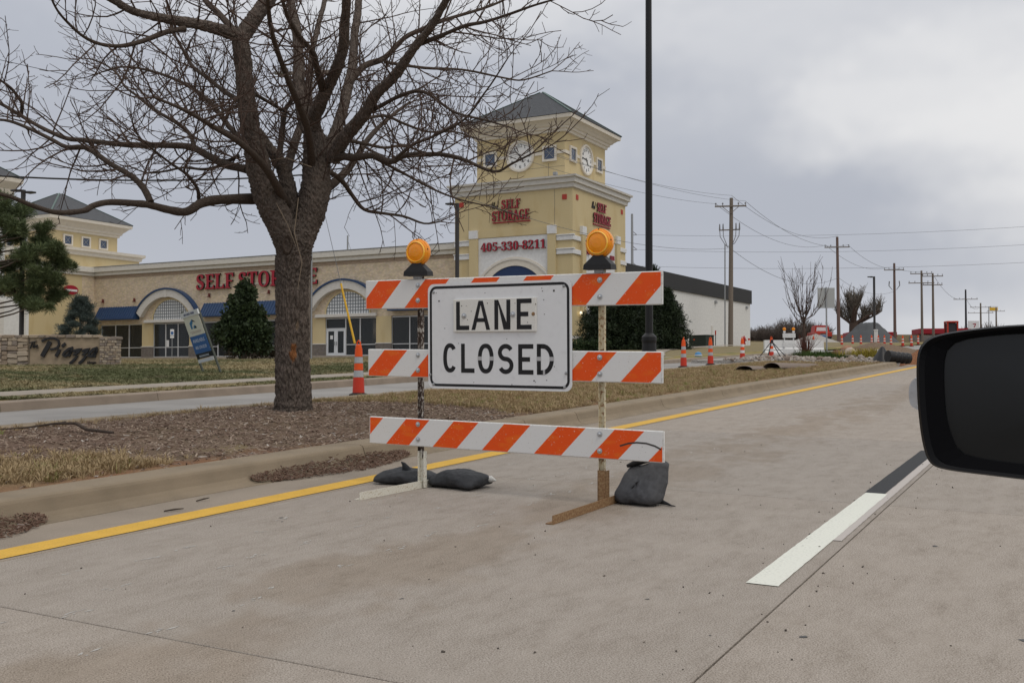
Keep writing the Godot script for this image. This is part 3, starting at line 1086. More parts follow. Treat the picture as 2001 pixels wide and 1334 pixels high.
func grass_tuft(blades: int, tall: float, wide: float) -> ArrayMesh:
	var s := Shape.new()
	var r := RandomNumberGenerator.new()
	r.seed = 9 + blades
	for k in blades:
		var a := r.randf() * TAU
		var o := Vector3(cos(a), 0, sin(a)) * r.randf() * tall * 0.55
		var lean := Vector3(cos(a + r.randf_range(-0.8, 0.8)), 0, sin(a + r.randf_range(-0.8, 0.8))) * tall * r.randf_range(0.25, 1.1)
		var h := tall * r.randf_range(0.5, 1.0)
		var w := Vector3(-sin(a), 0, cos(a)) * wide
		var m := o + lean * 0.35 + Vector3.UP * h * 0.65
		s.quad(o - w, o + w, m + w * 0.7, m - w * 0.7)
		s.tri(m - w * 0.7, m + w * 0.7, o + lean + Vector3.UP * h)
	return s.mesh()

func build_lawn() -> void:
	var f := median_noise()
	f.frequency = 0.11
	var g := median_noise()
	g.seed = 5
	g.frequency = 0.9
	var s := Shape.new()
	s.coloured = true
	var xs := PackedFloat32Array()
	var x := -118.0
	while x < -40.0:
		xs.append(x)
		x += 2.0
	while x < -16.3:
		xs.append(x)
		x += 0.5
	xs.append(-16.34)
	var zs := PackedFloat32Array()
	var z := -130.0
	while z < -64.0:
		zs.append(z)
		z += 3.0
	while z < 18.0:
		zs.append(z)
		z += 0.75
	var pts := PackedVector3Array()
	var cols := PackedColorArray()
	for zz in zs:
		for xx in xs:
			pts.append(Vector3(xx, ty(xx, zz) + 0.02 * g.get_noise_2d(xx, zz), zz))
			cols.append(lawn_colour(xx, zz, f, g))
	s.sheet(xs.size(), zs.size(), pts, cols)
	tag(whole("lawn", s, M.lawn), "", "", "", "structure")
	# the strip between far kerb and footway
	var st := Shape.new()
	st.coloured = true
	pts = PackedVector3Array()
	cols = PackedColorArray()
	for zz in zs:
		for i in 6:
			var xx := lerpf(-15.31 if zz > -42.5 else -16.38, -14.25, i / 5.0)
			pts.append(P(xx, zz, 0.128 + 0.012 * g.get_noise_2d(xx * 3.0, zz * 3.0)))
			var q := smoothstep(0.0, 0.3, f.get_noise_2d(xx * 4.0, zz * 3.0) + g.get_noise_2d(xx, zz) * 0.5)
			cols.append(Color(0.36, 0.28, 0.14).lerp(Color(0.11, 0.16, 0.05), q))
	st.sheet(6, zs.size(), pts, cols)
	tag(whole("verge", st, M.lawn), "", "", "", "structure")
	# parking court in front of the building
	var court := Shape.new()
	for q in [[-77.0, -60.0], [-60.0, -45.0], [-45.0, -33.0]]:
		court.quad(Vector3(q[0], 1.98, -56.0), Vector3(q[1], 1.98, -56.0), Vector3(q[1], 2.13, -62.4), Vector3(q[0], 2.13, -62.4))
		court.quad(Vector3(q[0], 1.4, -56.0), Vector3(q[1], 1.4, -56.0), Vector3(q[1], 1.98, -56.0), Vector3(q[0], 1.98, -56.0))
	tag(whole("parking_court", court, M.sidewalk), "", "", "", "structure")
	var front := setting("shop_walk")
	var wx := -77.4
	while wx < -39.5:
		part(front, "slab", bx(wx, wx + 1.99, 1.6, PAD + 0.01, ZF + 0.08, -62.4, 0.01), M.sidewalk)
		wx += 2.0
	# tufts over the part of the lawn in view
	var tuft := grass_tuft(12, 0.07, 0.006)
	var spots := []
	var tints := []
	while spots.size() < 16000:
		var d := 18.0 + 34.0 * pow(rng.randf(), 1.5)
		var a := deg_to_rad(rnd(27.0, 57.0))
		var xx := -sin(a) * d
		var zz := -cos(a) * d
		if xx > -14.3 or (xx > -16.5 and xx < -15.2):
			continue
		var b := Basis(Vector3.UP, rnd(0, TAU)) * Basis.from_scale(Vector3(1.3, rnd(0.5, 1.0), 1.3))
		spots.append(Transform3D(b, Vector3(xx, (ty(xx, zz) if xx < -16.0 else gy(xx, zz) + 0.12), zz)))
		tints.append(lawn_colour(xx, zz, f, g) * rnd(0.9, 1.45))
	tag(scatter(self, "lawn_grass", tuft, M.blade, spots, tints), "patchy green and straw coloured lawn in front of the storage building", "grass")

func lawn_colour(x: float, z: float, f: FastNoiseLite, g: FastNoiseLite) -> Color:
	var n := f.get_noise_2d(x, z * 1.4) + 0.45 * g.get_noise_2d(x, z)
	var green := smoothstep(-0.25, 0.28, n) * smoothstep(-40.0, -24.0, x)
	green = maxf(green, smoothstep(-23.0, -19.0, x) * smoothstep(-0.5, 0.1, n))
	green *= smoothstep(-40.0, -31.0, z) * 0.9 + 0.1
	return Color(0.3, 0.25, 0.15).lerp(Color(0.118, 0.128, 0.066), green).lerp(Color(0.19, 0.15, 0.11), smoothstep(0.25, 0.6, g.get_noise_2d(x * 0.6, z * 0.6)) * 0.4)

# ---------------------------------------------------------------- buildings
const ZF := -64.76

func bx(x0: float, x1: float, y0: float, y1: float, z0: float, z1: float, ch := 0.0) -> Shape:
	var s := Shape.new()
	s.box(Vector3((x0 + x1) / 2, (y0 + y1) / 2, (z0 + z1) / 2), Vector3(absf(x1 - x0), absf(y1 - y0), absf(z1 - z0)), Transform3D.IDENTITY, ch)
	return s

# square moulding: profile of Vector2(half width, height) round a centre, corners mitred
func square_ring(c: Vector3, hx: float, hz: float, prof: Array) -> Shape:
	var s := Shape.new()
	for i in prof.size() - 1:
		var p: Vector2 = prof[i]
		var q: Vector2 = prof[i + 1]
		var a := [Vector3(-hx - p.x, p.y, hz + p.x), Vector3(hx + p.x, p.y, hz + p.x), Vector3(hx + p.x, p.y, -hz - p.x), Vector3(-hx - p.x, p.y, -hz - p.x)]
		var b := [Vector3(-hx - q.x, q.y, hz + q.x), Vector3(hx + q.x, q.y, hz + q.x), Vector3(hx + q.x, q.y, -hz - q.x), Vector3(-hx - q.x, q.y, -hz - q.x)]
		for k in 4:
			var j := (k + 1) % 4
			s.quad(c + a[k], c + a[j], c + b[j], c + b[k])
	return s

func arc(cx: float, cy: float, r: float, a0: float, a1: float, k: int) -> Array:
	var o := []
	for i in k + 1:
		var a := lerpf(a0, a1, float(i) / k)
		o.append(Vector2(cx + cos(a) * r, cy + sin(a) * r))
	return o

func build_storage_wing() -> void:
	var t := thing("storage_building", "long pale block storage building with red lettering, blue awnings and two arched entrances", "building", Vector3(-58.4, PAD, ZF))
	wpart(t, "wall", bx(-77.6, -39.14, 5.3, 10.1, ZF - 0.35, ZF), M.block_wall)
	wpart(t, "roof", bx(-77.4, -39.14, 9.9, 10.0, ZF - 22.0, ZF - 0.36), M.stone_base)
	wpart(t, "back_wall", bx(-77.6, -39.14, PAD, 9.88, ZF - 22.3, ZF - 22.0), M.block_wall)
	wpart(t, "brick_band", bx(-77.6, -39.15, 9.36, 9.64, ZF + 0.004, ZF + 0.02), M.brick_band)
	wpart(t, "cornice", bx(-77.6, -39.13, 9.64, 9.94, ZF + 0.003, ZF + 0.16, 0.03), M.wing_trim_low)
	wpart(t, "cornice", bx(-77.6, -39.13, 9.944, 10.4, ZF + 0.003, ZF + 0.36, 0.04), M.wing_trim)
	wpart(t, "coping", bx(-77.6, -39.13, 10.404, 10.45, ZF - 0.4, ZF + 0.4, 0.01), M.steel_grey)
	# shop floor behind the glass
	var room := Shape.new()
	room.quad(Vector3(-77.5, PAD, ZF - 8), Vector3(-39.2, PAD, ZF - 8), Vector3(-39.2, 5.28, ZF - 8), Vector3(-77.5, 5.28, ZF - 8))
	room.quad(Vector3(-77.5, 5.28, ZF - 8), Vector3(-39.2, 5.28, ZF - 8), Vector3(-39.2, 5.28, ZF - 0.3), Vector3(-77.5, 5.28, ZF - 0.3))
	room.quad(Vector3(-77.5, PAD, ZF), Vector3(-77.5, PAD, ZF - 8), Vector3(-77.5, 5.28, ZF - 8), Vector3(-77.5, 5.28, ZF))
	room.quad(Vector3(-39.2, PAD, ZF - 8), Vector3(-39.2, PAD, ZF), Vector3(-39.2, 5.28, ZF), Vector3(-39.2, 5.28, ZF - 8))
	for q in [-75.0, -71.0, -66.5, -60.5, -55.0, -48.6, -43.0]:
		room.box(Vector3(q, 3.8, ZF - 5.0), Vector3(0.15, 2.96, 5.8))
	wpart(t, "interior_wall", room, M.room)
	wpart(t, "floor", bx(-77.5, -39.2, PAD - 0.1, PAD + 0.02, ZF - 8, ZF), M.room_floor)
	for q in [[-48.75, 4.55], [-47.9, 4.5]]:
		wpart(t, "ceiling_lamp", bx(q[0] - (0.1 if q[0] < -48.5 else 0.35), q[0] + (0.1 if q[0] < -48.5 else 0.35), q[1], q[1] + 0.14, ZF - 3.1, ZF - 3.0), M.lamp_glow)
	var lamp := OmniLight3D.new()
	lamp.name = "shop_light"
	lamp.light_energy = 0.5
	lamp.light_color = Color(1.0, 0.93, 0.8)
	lamp.omni_range = 20.0
	lamp.omni_attenuation = 2.0
	lamp.light_size = 0.2
	lamp.shadow_enabled = true
	t.add_child(lamp)
	lamp.position = Vector3(-48.0, 4.4, ZF - 2.8) - t.position
	# piers with stone feet
	for q in [[-77.6, -76.75], [-71.55, -70.24], [-65.95, -64.6], [-59.2, -58.0], [-52.9, -51.54], [-46.68, -45.32], [-40.3, -39.14]]:
		wpart(t, "pier", bx(q[0], q[1], 3.3, 5.298, ZF - 0.35, ZF + 0.012), M.stucco)
		wpart(t, "stone_foot", bx(q[0] - 0.02, q[1] + 0.02, PAD, 3.22, ZF - 0.35, ZF + 0.07), M.stone_base)
		wpart(t, "cap", bx(q[0] - 0.04, q[1] + 0.04, 3.222, 3.298, ZF - 0.35, ZF + 0.1, 0.01), M.grey_trim)
	wpart(t, "soffit_beam", bx(-76.75, -71.55, 5.262, 5.298, ZF - 0.34, ZF + 0.01), M.stucco)
	# glazed bays: [left, right, mullions]
	for q in [[-76.75, -71.55, [-74.95, -73.25]], [-70.24, -65.95, [-68.8, -67.35]], [-64.6, -59.2, [-62.8, -61.0]], [-58.0, -52.9, [-56.3, -54.6]], [-51.54, -46.68, [-49.62, -48.25]], [-45.32, -40.3, [-43.7, -42.0]]]:
		var cuts := [q[0]]
		cuts.append_array(q[2])
		cuts.append(q[1])
		var zg := ZF - 0.14
		for i in cuts.size():
			wpart(t, "mullion", bx(cuts[i] - 0.04, cuts[i] + 0.04, PAD, 5.26, zg - 0.06, zg + 0.06), M.aluminium)
		for i in cuts.size() - 1:
			var x0: float = cuts[i] + 0.04
			var x1: float = cuts[i + 1] - 0.04
			wpart(t, "glazing_rail", bx(x0, x1, 5.19, 5.26, zg - 0.05, zg + 0.05), M.aluminium)
			if q[0] == -51.54 and i == 0:
				wpart(t, "glazing_rail", bx(x0, x1, 4.39, 4.47, zg - 0.05, zg + 0.05), M.door_frame)
				wpart(t, "pane", bx(x0, x1, 4.47, 5.19, zg - 0.006, zg + 0.006), M.shop_glass)
				for k in 2:
					var a := lerpf(x0, x1, k * 0.5) + 0.01
					var b := lerpf(x0, x1, k * 0.5 + 0.5) - 0.01
					var d := Shape.new()
					d.box(Vector3(a + 0.08, 3.35, zg), Vector3(0.16, 2.06, 0.06))
					d.box(Vector3(b - 0.08, 3.35, zg), Vector3(0.16, 2.06, 0.06))
					d.box(Vector3((a + b) / 2, 2.44, zg), Vector3(b - a - 0.32, 0.24, 0.06))
					d.box(Vector3((a + b) / 2, 4.31, zg), Vector3(b - a - 0.32, 0.14, 0.06))
					var dn := wpart(t, "door", d, M.door_frame)
					part(dn, "pane", bx(a + 0.16, b - 0.16, 2.56, 4.24, zg - 0.006, zg + 0.006), M.shop_glass)
					part(dn, "handle", bx((b - 0.1) if k == 0 else (a + 0.06), (b - 0.06) if k == 0 else (a + 0.1), 3.15, 3.45, zg + 0.04, zg + 0.09), M.steel_grey)
				wpart(t, "notice", bx(x0 + 0.36, x0 + 0.62, 3.62, 3.92, zg + 0.01, zg + 0.014), M.white_frame)
				continue
			wpart(t, "glazing_rail", bx(x0, x1, 3.16, 3.22, zg - 0.05, zg + 0.05), M.aluminium)
			wpart(t, "glazing_rail", bx(x0, x1, PAD, PAD + 0.1, zg - 0.05, zg + 0.05), M.aluminium)
			wpart(t, "pane", bx(x0, x1, 3.22, 5.19, zg - 0.006, zg + 0.006), M.shop_glass)
			wpart(t, "pane", bx(x0, x1, PAD + 0.1, 3.16, zg - 0.006, zg + 0.006), M.shop_glass)
	wpart(t, "notice", bx(-68.74, -68.44, 3.24, 3.8, ZF - 0.12, ZF - 0.115), M.white_frame)
	# arched canopies over the two entrances
	for cx in [-68.1, -49.35]:
		var cy := 3.98
		var a0 := asin((6.2 - cy) / 4.12)
		var band := Shape.new()
		var o := arc(0, cy, 4.12, a0, PI - a0, 28)
		var i2 := arc(0, cy, 3.5, a0 - 0.02, PI - a0 + 0.02, 28)
		i2.reverse()
		o.append_array(i2)
		band.prism(PackedVector2Array(o), 0.42, Transform3D(Basis.IDENTITY, Vector3(cx - 0.28, 0, ZF + 0.002)))
		var an := wpart(t, "arch", band, M.grey_trim)
		var rim := Shape.new()
		var o2 := arc(0, cy, 4.27, a0 + 0.0, PI - a0, 28)
		var i3 := arc(0, cy, 4.124, a0, PI - a0, 28)
		i3.reverse()
		o2.append_array(i3)
		rim.prism(PackedVector2Array(o2), 0.5, Transform3D(Basis.IDENTITY, Vector3(cx - 0.28, 0, ZF + 0.002)))
		part(an, "blue_rim", rim, M.blue_metal)
		part(an, "keystone", bx(cx - 0.43, cx - 0.13, cy + 3.46, cy + 4.12, ZF + 0.42, ZF + 0.46), M.grey_trim)
		var lun := arc(0, 5.55, 2.13, 0.0, PI, 24)
		for k in lun.size():
			lun[k].y = 5.55 + (lun[k].y - 5.55) * 0.83
		var gb := Shape.new()
		gb.prism(PackedVector2Array(lun), 0.03, Transform3D(Basis.IDENTITY, Vector3(cx, 0, ZF + 0.003)))
		var gn := wpart(t, "glass_block_window", gb, M.glass_block)
		var bars := Shape.new()
		var gx := -2.0
		while gx <= 2.01:
			var top := 5.55 + 0.83 * sqrt(maxf(0.0, 2.13 * 2.13 - gx * gx))
			if top > 5.6:
				bars.box(Vector3(cx + gx, (5.55 + top) / 2, ZF + 0.04), Vector3(0.055, top - 5.55, 0.024))
			gx += 0.25
		var gyy := 5.8
		while gyy < 7.25:
			var hw := sqrt(maxf(0.0, 2.13 * 2.13 - pow((gyy - 5.55) / 0.83, 2)))
			bars.box(Vector3(cx, gyy, ZF + 0.042), Vector3(hw * 2, 0.055, 0.024))
			gyy += 0.25
		part(gn, "glazing_bars", bars, M.glazing_bar)
		var fr := Shape.new()
		fr.stroke(lun, 0.12, 0.09, Transform3D(Basis.IDENTITY, Vector3(cx, 0, ZF + 0.003)))
		part(gn, "frame", fr, M.stucco)
		wpart(t, "ledge", bx(cx - 3.05, cx + 2.75, 5.302, 5.55, ZF + 0.003, ZF + 0.24, 0.02), M.grey_trim)
	# blue standing seam awnings
	for q in [[-76.8, -71.9], [-64.2, -53.1], [-45.2, -39.6]]:
		var s := Shape.new()
		var y1 := 6.8
		var y0 := 5.64
		var d := 0.72
		var pr := PackedVector2Array([Vector2(0, y0), Vector2(d, y0), Vector2(d, y0 + 0.08), Vector2(0.06, y1), Vector2(0, y1)])
		s.prism(pr, q[1] - q[0], Transform3D(Basis(Vector3(0, 0, 1), Vector3.UP, Vector3(-1, 0, 0)), Vector3(q[1], 0, ZF + 0.003)))
		var aw := wpart(t, "awning", s, M.blue_metal)
		var ribs := Shape.new()
		var rx: float = q[0] + 0.02
		while rx < q[1]:
			ribs.bar(Vector3(rx, y0 + 0.1, ZF + d + 0.01), Vector3(rx, y1 + 0.02, ZF + 0.07), 0.035, 0.07, Vector3.RIGHT)
			rx += 0.3
		part(aw, "seam_ribs", ribs, M.blue_metal)
	for q in [[-76.4, 7.42], [-72.45, 7.38], [-63.65, 7.5], [-57.2, 7.55]]:
		var s := Shape.new()
		s.box(Vector3(q[0], q[1], ZF + 0.1), Vector3(0.14, 0.26, 0.16), Transform3D.IDENTITY, 0.03)
		s.box(Vector3(q[0], q[1] - 0.16, ZF + 0.14), Vector3(0.2, 0.06, 0.2))
		wpart(t, "wall_lamp", s, M.sconce)
	write(t, "SELF STORAGE", "serif_bold", 1.28, 12.9, 0.16, M.pipe_return, Transform3D(Basis.IDENTITY, Vector3(-65.05, 7.95, ZF + 0.06) - t.position), "letter_body")
	write(t, "SELF STORAGE", "serif_bold", 1.24, 12.9, 0.02, M.red_letter, Transform3D(Basis.IDENTITY, Vector3(-65.04, 7.97, ZF + 0.222) - t.position), "letter_face")
	for q in [[-64.9, -61.4], [-60.3, -52.3]]:
		wpart(t, "letter_raceway", bx(q[0], q[1], 8.2, 8.3, ZF + 0.003, ZF + 0.055), M.wing_trim)

func tower_letters(t: Node3D, front: bool, pos: Vector3, text: String, cap: float, width: float, m: Material, key := "serif_bold") -> void:
	var b := Basis.IDENTITY if front else Basis(Vector3(0, 0, -1), Vector3.UP, Vector3(1, 0, 0))
	write(t, text, key, cap * 1.02, width * 1.005, 0.06, M.pipe_return, Transform3D(b, pos - t.position - Vector3(0, cap * 0.01, 0)), "letter_body")
	write(t, text, key, cap, width, 0.02, m, Transform3D(b, pos - t.position + b.z * 0.062), "letter_face")

func clock(t: Node3D, at: Vector3, b: Basis, hour: float, minute: float) -> void:
	var ring := Shape.new()
	var face := Transform3D(b * Basis(Vector3.RIGHT, PI / 2), at)
	ring.lathe([Vector2(1.12, 0.0), Vector2(1.12, 0.1), Vector2(1.08, 0.14), Vector2(0.97, 0.14), Vector2(0.94, 0.1), Vector2(0.94, 0.02)], 40, face)
	var cn := wpart(t, "clock", ring, M.cream_trim)
	var disc := Shape.new()
	disc.lathe([Vector2(0.94, 0.04), Vector2(0.0, 0.041)], 40, face)
	part(cn, "dial", disc, M.clock_face)
	for k in range(1, 13):
		var a := PI / 2 - TAU * k / 12.0
		var s := str(k)
		var w := 0.17 * s.length()
		write(cn, s, "serif", 0.2, w, 0.012, M.dark_letter, Transform3D(b, at + b * Vector3(cos(a) * 0.74 - w / 2, sin(a) * 0.74 - 0.1, 0.045)), "numeral")
	for q in [[hour / 12.0, 0.46, 0.075], [minute / 60.0, 0.7, 0.055]]:
		var a: float = PI / 2 - TAU * q[0]
		var d := b * Vector3(cos(a), sin(a), 0)
		var s := Shape.new()
		s.bar(at + b.z * 0.07 - d * 0.16, at + b.z * 0.07 + d * q[1], q[2], 0.02, b.z)
		part(cn, "hand", s, M.dark_letter)

func square_window(t: Node3D, at: Vector3, b: Basis, half := 0.4) -> void:
	var xf := Transform3D(b, at)
	var s := Shape.new()
	s.box(Vector3(0, 0, 0.03), Vector3(half * 2, half * 2, 0.03), xf)
	var w := wpart(t, "window", s, M.blue_glass)
	var f := Shape.new()
	var k := half + 0.075
	for q in [[Vector3(0, k, 0.06), Vector3(2 * k + 0.15, 0.15, 0.12)], [Vector3(0, -k, 0.06), Vector3(2 * k + 0.15, 0.15, 0.12)], [Vector3(k, 0, 0.06), Vector3(0.15, half * 2, 0.12)], [Vector3(-k, 0, 0.06), Vector3(0.15, half * 2, 0.12)]]:
		f.box(q[0], q[1], xf)
	part(w, "frame", f, M.cream_trim)
	var m := Shape.new()
	m.bar(xf * Vector3(-half, -half, 0.05), xf * Vector3(half, half, 0.05), 0.03, 0.02, b.z)
	m.bar(xf * Vector3(-half, half, 0.053), xf * Vector3(half, -half, 0.053), 0.03, 0.02, b.z)
	part(w, "glazing_bars", m, M.steel_grey)

func hip_roof(t: Node3D, c: Vector3, h: float, y0: float, y1: float) -> void:
	var s := Shape.new()
	var ridge := 0.12
	var a := [Vector3(-h, y0, h), Vector3(h, y0, h), Vector3(h, y0, -h), Vector3(-h, y0, -h)]
	var rows := 22
	# courses of shingle: each laps a little over the one below
	for r in rows:
		var k0 := float(r) / rows
		var k1 := float(r + 1) / rows
		for e in 4:
			var j := (e + 1) % 4
			var p0: Vector3 = a[e].lerp(Vector3(sign(a[e].x) * ridge, y1, sign(a[e].z) * ridge), k0)
			var p1: Vector3 = a[j].lerp(Vector3(sign(a[j].x) * ridge, y1, sign(a[j].z) * ridge), k0)
			var q0: Vector3 = a[e].lerp(Vector3(sign(a[e].x) * ridge, y1, sign(a[e].z) * ridge), k1)
			var q1: Vector3 = a[j].lerp(Vector3(sign(a[j].x) * ridge, y1, sign(a[j].z) * ridge), k1)
			var up := Vector3.UP * 0.03
			s.quad(c + p0 + up, c + p1 + up, c + q1, c + q0)
			s.quad(c + p0, c + p1, c + p1 + up, c + p0 + up)
	s.quad(c + Vector3(-ridge, y1, ridge), c + Vector3(ridge, y1, ridge), c + Vector3(ridge, y1, -ridge), c + Vector3(-ridge, y1, -ridge))
	var rn := wpart(t, "roof", s, M.shingle)
	for e in 4:
		var hp := Shape.new()
		hp.bar(c + a[e] + Vector3(0, 0.04, 0), c + Vector3(sign(a[e].x) * ridge, y1 + 0.03, sign(a[e].z) * ridge), 0.14, 0.05, Vector3.UP)
		part(rn, "hip_flashing", hp, M.green_flashing)

func build_clock_tower() -> void:
	var c := Vector3(-34.495, 0, -68.465)
	var zt := -63.8
	var xr := -29.855
	var t := thing("clock_tower", "cream stucco clock tower with grey hipped roof and red storage lettering", "tower", Vector3(c.x, PAD, c.z))
	wpart(t, "wall", bx(-39.14, xr, PAD, 13.56, -73.13, zt), M.stucco)
	var cor := square_ring(c, 4.642, 4.665, [Vector2(0.0, 13.5), Vector2(0.14, 13.56), Vector2(0.16, 13.82), Vector2(0.3, 13.88), Vector2(0.3, 14.18), Vector2(0.44, 14.22), Vector2(0.46, 14.35), Vector2(-1.3, 14.42)])
	wpart(t, "cornice", cor, M.grey_trim)
	wpart(t, "upper_wall", bx(c.x - 3.5, c.x + 3.5, 14.3, 17.8, c.z - 3.5, c.z + 3.5), M.stucco)
	var eave := square_ring(c, 3.5, 3.5, [Vector2(0.0, 17.66), Vector2(0.14, 17.7), Vector2(0.16, 17.86), Vector2(0.28, 17.9), Vector2(0.3, 18.04), Vector2(0.42, 18.1), Vector2(0.52, 18.22), Vector2(0.72, 18.38), Vector2(0.9, 18.44), Vector2(0.92, 18.7), Vector2(0.0, 18.72)])
	wpart(t, "eave", eave, M.cream_trim)
	hip_roof(t, c, 4.46, 18.72, 21.6)
	var fb := Basis.IDENTITY
	var rb := Basis(Vector3(0, 0, -1), Vector3.UP, Vector3(1, 0, 0))
	var zu := c.z + 3.5
	var xu := c.x + 3.5
	clock(t, Vector3(-34.45, 16.27, zu), fb, 4.88, 53)
	clock(t, Vector3(xu, 16.3, -68.5), rb, 4.78, 46)
	for q in [-32.14, -36.87]:
		square_window(t, Vector3(q, 16.25, zu), fb)
	for q in [-66.22, -70.77]:
		square_window(t, Vector3(xu, 16.3, q), rb)
	for q in [[-38.0, -37.4], [-36.3, -35.6], [-33.3, -32.7], [-31.58, -30.995]]:
		wpart(t, "string_course", bx(q[0], q[1], 16.18, 16.4, zu, zu + 0.06), M.cream_trim)
	for q in [[-64.965, -65.66], [-66.78, -67.36], [-69.64, -70.21], [-71.33, -71.96]]:
		wpart(t, "string_course", bx(xu, xu + 0.06, 16.2, 16.42, q[0], q[1]), M.cream_trim)
	# sunk panel with arch on both faces
	wpart(t, "lintel", bx(-37.2, -31.66, 10.5, 11.02, zt, zt + 0.06), M.stucco)
	wpart(t, "panel", bx(-37.18, -31.68, 5.5, 10.47, zt, zt + 0.02), M.white_panel)
	for q in [[-37.84, -37.2], [-31.66, -31.06]]:
		wpart(t, "pilaster", bx(q[0], q[1], PAD, 10.47, zt, zt + 0.2), M.stucco)
		wpart(t, "capital", bx(q[0] - 0.02, q[1] + 0.02, 10.474, 11.05, zt, zt + 0.23), M.white_panel)
	wpart(t, "lintel", bx(xr, xr + 0.06, 10.5, 11.02, -65.6, -71.07), M.stucco)
	wpart(t, "panel", bx(xr, xr + 0.02, PAD, 10.47, -65.62, -71.05), M.white_panel)
	for q in [[-64.98, -65.6], [-71.07, -71.69]]:
		wpart(t, "pilaster", bx(xr, xr + 0.2, PAD, 10.47, q[0], q[1]), M.stucco)
		wpart(t, "capital", bx(xr, xr + 0.23, 10.474, 11.05, q[0] + 0.02, q[1] - 0.02), M.white_panel)
	for y in [9.99, 9.05]:
		for q in [[-39.16, -37.86], [-31.04, xr + 0.1]]:
			wpart(t, "white_band", bx(q[0], q[1], y, y + 0.32, zt - 0.1, zt + 0.1, 0.02), M.white_panel)
			wpart(t, "white_band", bx(q[0] - (0.04 if q[0] < -35 else -0.0), q[1] + (0.04 if q[0] > -35 else 0.0), y + 0.324, y + 0.4, zt - 0.1, zt + 0.15, 0.01), M.white_panel)
		for q in [[zt - 0.104, -64.96], [-71.71, -73.14]]:
			wpart(t, "white_band", bx(xr - 0.1, xr + 0.1, y, y + 0.32, q[0], q[1], 0.02), M.white_panel)
	# arch over the entrance
	var o := []
	for p in arc(-34.28, 5.55, 3.5, 0.0, PI, 48):
		if p.y > 5.6:
			o.append(Vector2(clampf(p.x, -37.17, -31.67), p.y))
	var inner := arc(-34.28, 5.84, 2.6, 0.0, PI, 40)
	inner.reverse()
	o.append_array(inner)
	var ring := Shape.new()
	ring.prism(PackedVector2Array(o), 0.1, Transform3D(Basis.IDENTITY, Vector3(0, 0, zt + 0.022)))
	wpart(t, "arch", ring, M.cream_trim)
	var rib := Shape.new()
	rib.stroke(arc(-34.28, 5.55, 3.34, 0.66, PI - 0.66, 30), 0.09, 0.05, Transform3D(Basis.IDENTITY, Vector3(0, 0, zt + 0.122)))
	wpart(t, "arch_moulding", rib, M.grey_trim)
	var blue := Shape.new()
	blue.prism(PackedVector2Array(arc(-34.28, 5.84, 2.6, 0.0, PI, 40)), 0.05, Transform3D(Basis.IDENTITY, Vector3(0, 0, zt + 0.022)))
	wpart(t, "arch_fanlight", blue, M.blue_panel)
	for k in 4:
		wpart(t, "pane", bx(-37.1 + k * 1.36, -35.8 + k * 1.36, PAD + 0.1, 5.4, zt + 0.0, zt + 0.02), M.blue_glass)
	wpart(t, "base_ledge", bx(xr - 0.05, xr + 0.12, 3.32, 3.52, zt + 0.1, -65.0), M.grey_trim)
	# lettering and red tiles
	tower_letters(t, true, Vector3(-35.3, 12.44, zt + 0.06), "SELF", 0.62, 1.52, M.red_letter)
	tower_letters(t, true, Vector3(-36.05, 11.63, zt + 0.06), "STORAGE", 0.68, 2.98, M.red_letter)
	wpart(t, "underline", bx(-36.0, -33.05, 11.47, 11.54, zt, zt + 0.1), M.red_letter)
	tower_letters(t, false, Vector3(xr + 0.06, 12.44, -67.7), "SELF", 0.62, 1.6, M.red_letter)
	tower_letters(t, false, Vector3(xr + 0.06, 11.6, -67.05), "STORAGE", 0.68, 3.05, M.red_letter)
	wpart(t, "underline", bx(xr, xr + 0.1, 11.44, 11.51, -67.1, -70.1), M.red_letter)
	tower_letters(t, true, Vector3(-36.95, 9.54, zt + 0.08), "405-330-8211", 0.6, 5.15, M.red_letter)
	tower_letters(t, false, Vector3(xr + 0.06, 9.2, -65.7), "St", 0.42, 0.7, M.red_letter)
	tower_letters(t, false, Vector3(xr + 0.06, 9.2, -69.95), "om", 0.42, 0.8, M.red_letter)
	script_word(t, Transform3D(fb, Vector3(-36.22, 12.5, zt + 0.02)), 0.5)
	script_word(t, Transform3D(rb, Vector3(xr + 0.02, 12.55, -66.85)), 0.5)
	for q in [[-30.45, 12.93], [-38.58, 12.98]]:
		wpart(t, "red_tile", bx(q[0] - 0.17, q[0] + 0.17, q[1] - 0.17, q[1] + 0.17, zt, zt + 0.04), M.red_tile)
	for q in [[-64.5, 12.95], [-72.42, 13.0]]:
		wpart(t, "red_tile", bx(xr, xr + 0.04, q[1] - 0.17, q[1] + 0.17, q[0] - 0.17, q[0] + 0.17), M.red_tile)
	# control joints in the stucco
	for q in [-31.2, -38.0]:
		wpart(t, "joint", bx(q - 0.012, q + 0.012, 11.1, 13.5, zt + 0.001, zt + 0.006), M.stone_base)
	wpart(t, "joint", bx(-32.26, -32.23, 14.45, 15.6, zu + 0.001, zu + 0.005), M.stone_base)
	wpart(t, "joint", bx(-32.26, -32.23, 16.9, 17.65, zu + 0.001, zu + 0.005), M.stone_base)
	wpart(t, "joint", bx(-37.9, -31.0, 15.3, 15.32, zu + 0.001, zu + 0.005), M.stone_base)
	wpart(t, "joint", bx(-37.9, -31.0, 17.05, 17.07, zu + 0.001, zu + 0.005), M.stone_base)
	# floodlight on the ledge, porch lamp, balcony rail
	var fl := Shape.new()
	fl.box(Vector3(-31.1, 14.55, zt + 0.1), Vector3(0.3, 0.22, 0.2), Transform3D.IDENTITY, 0.03)
	wpart(t, "floodlight", fl, M.steel_grey)
	var pl := Shape.new()
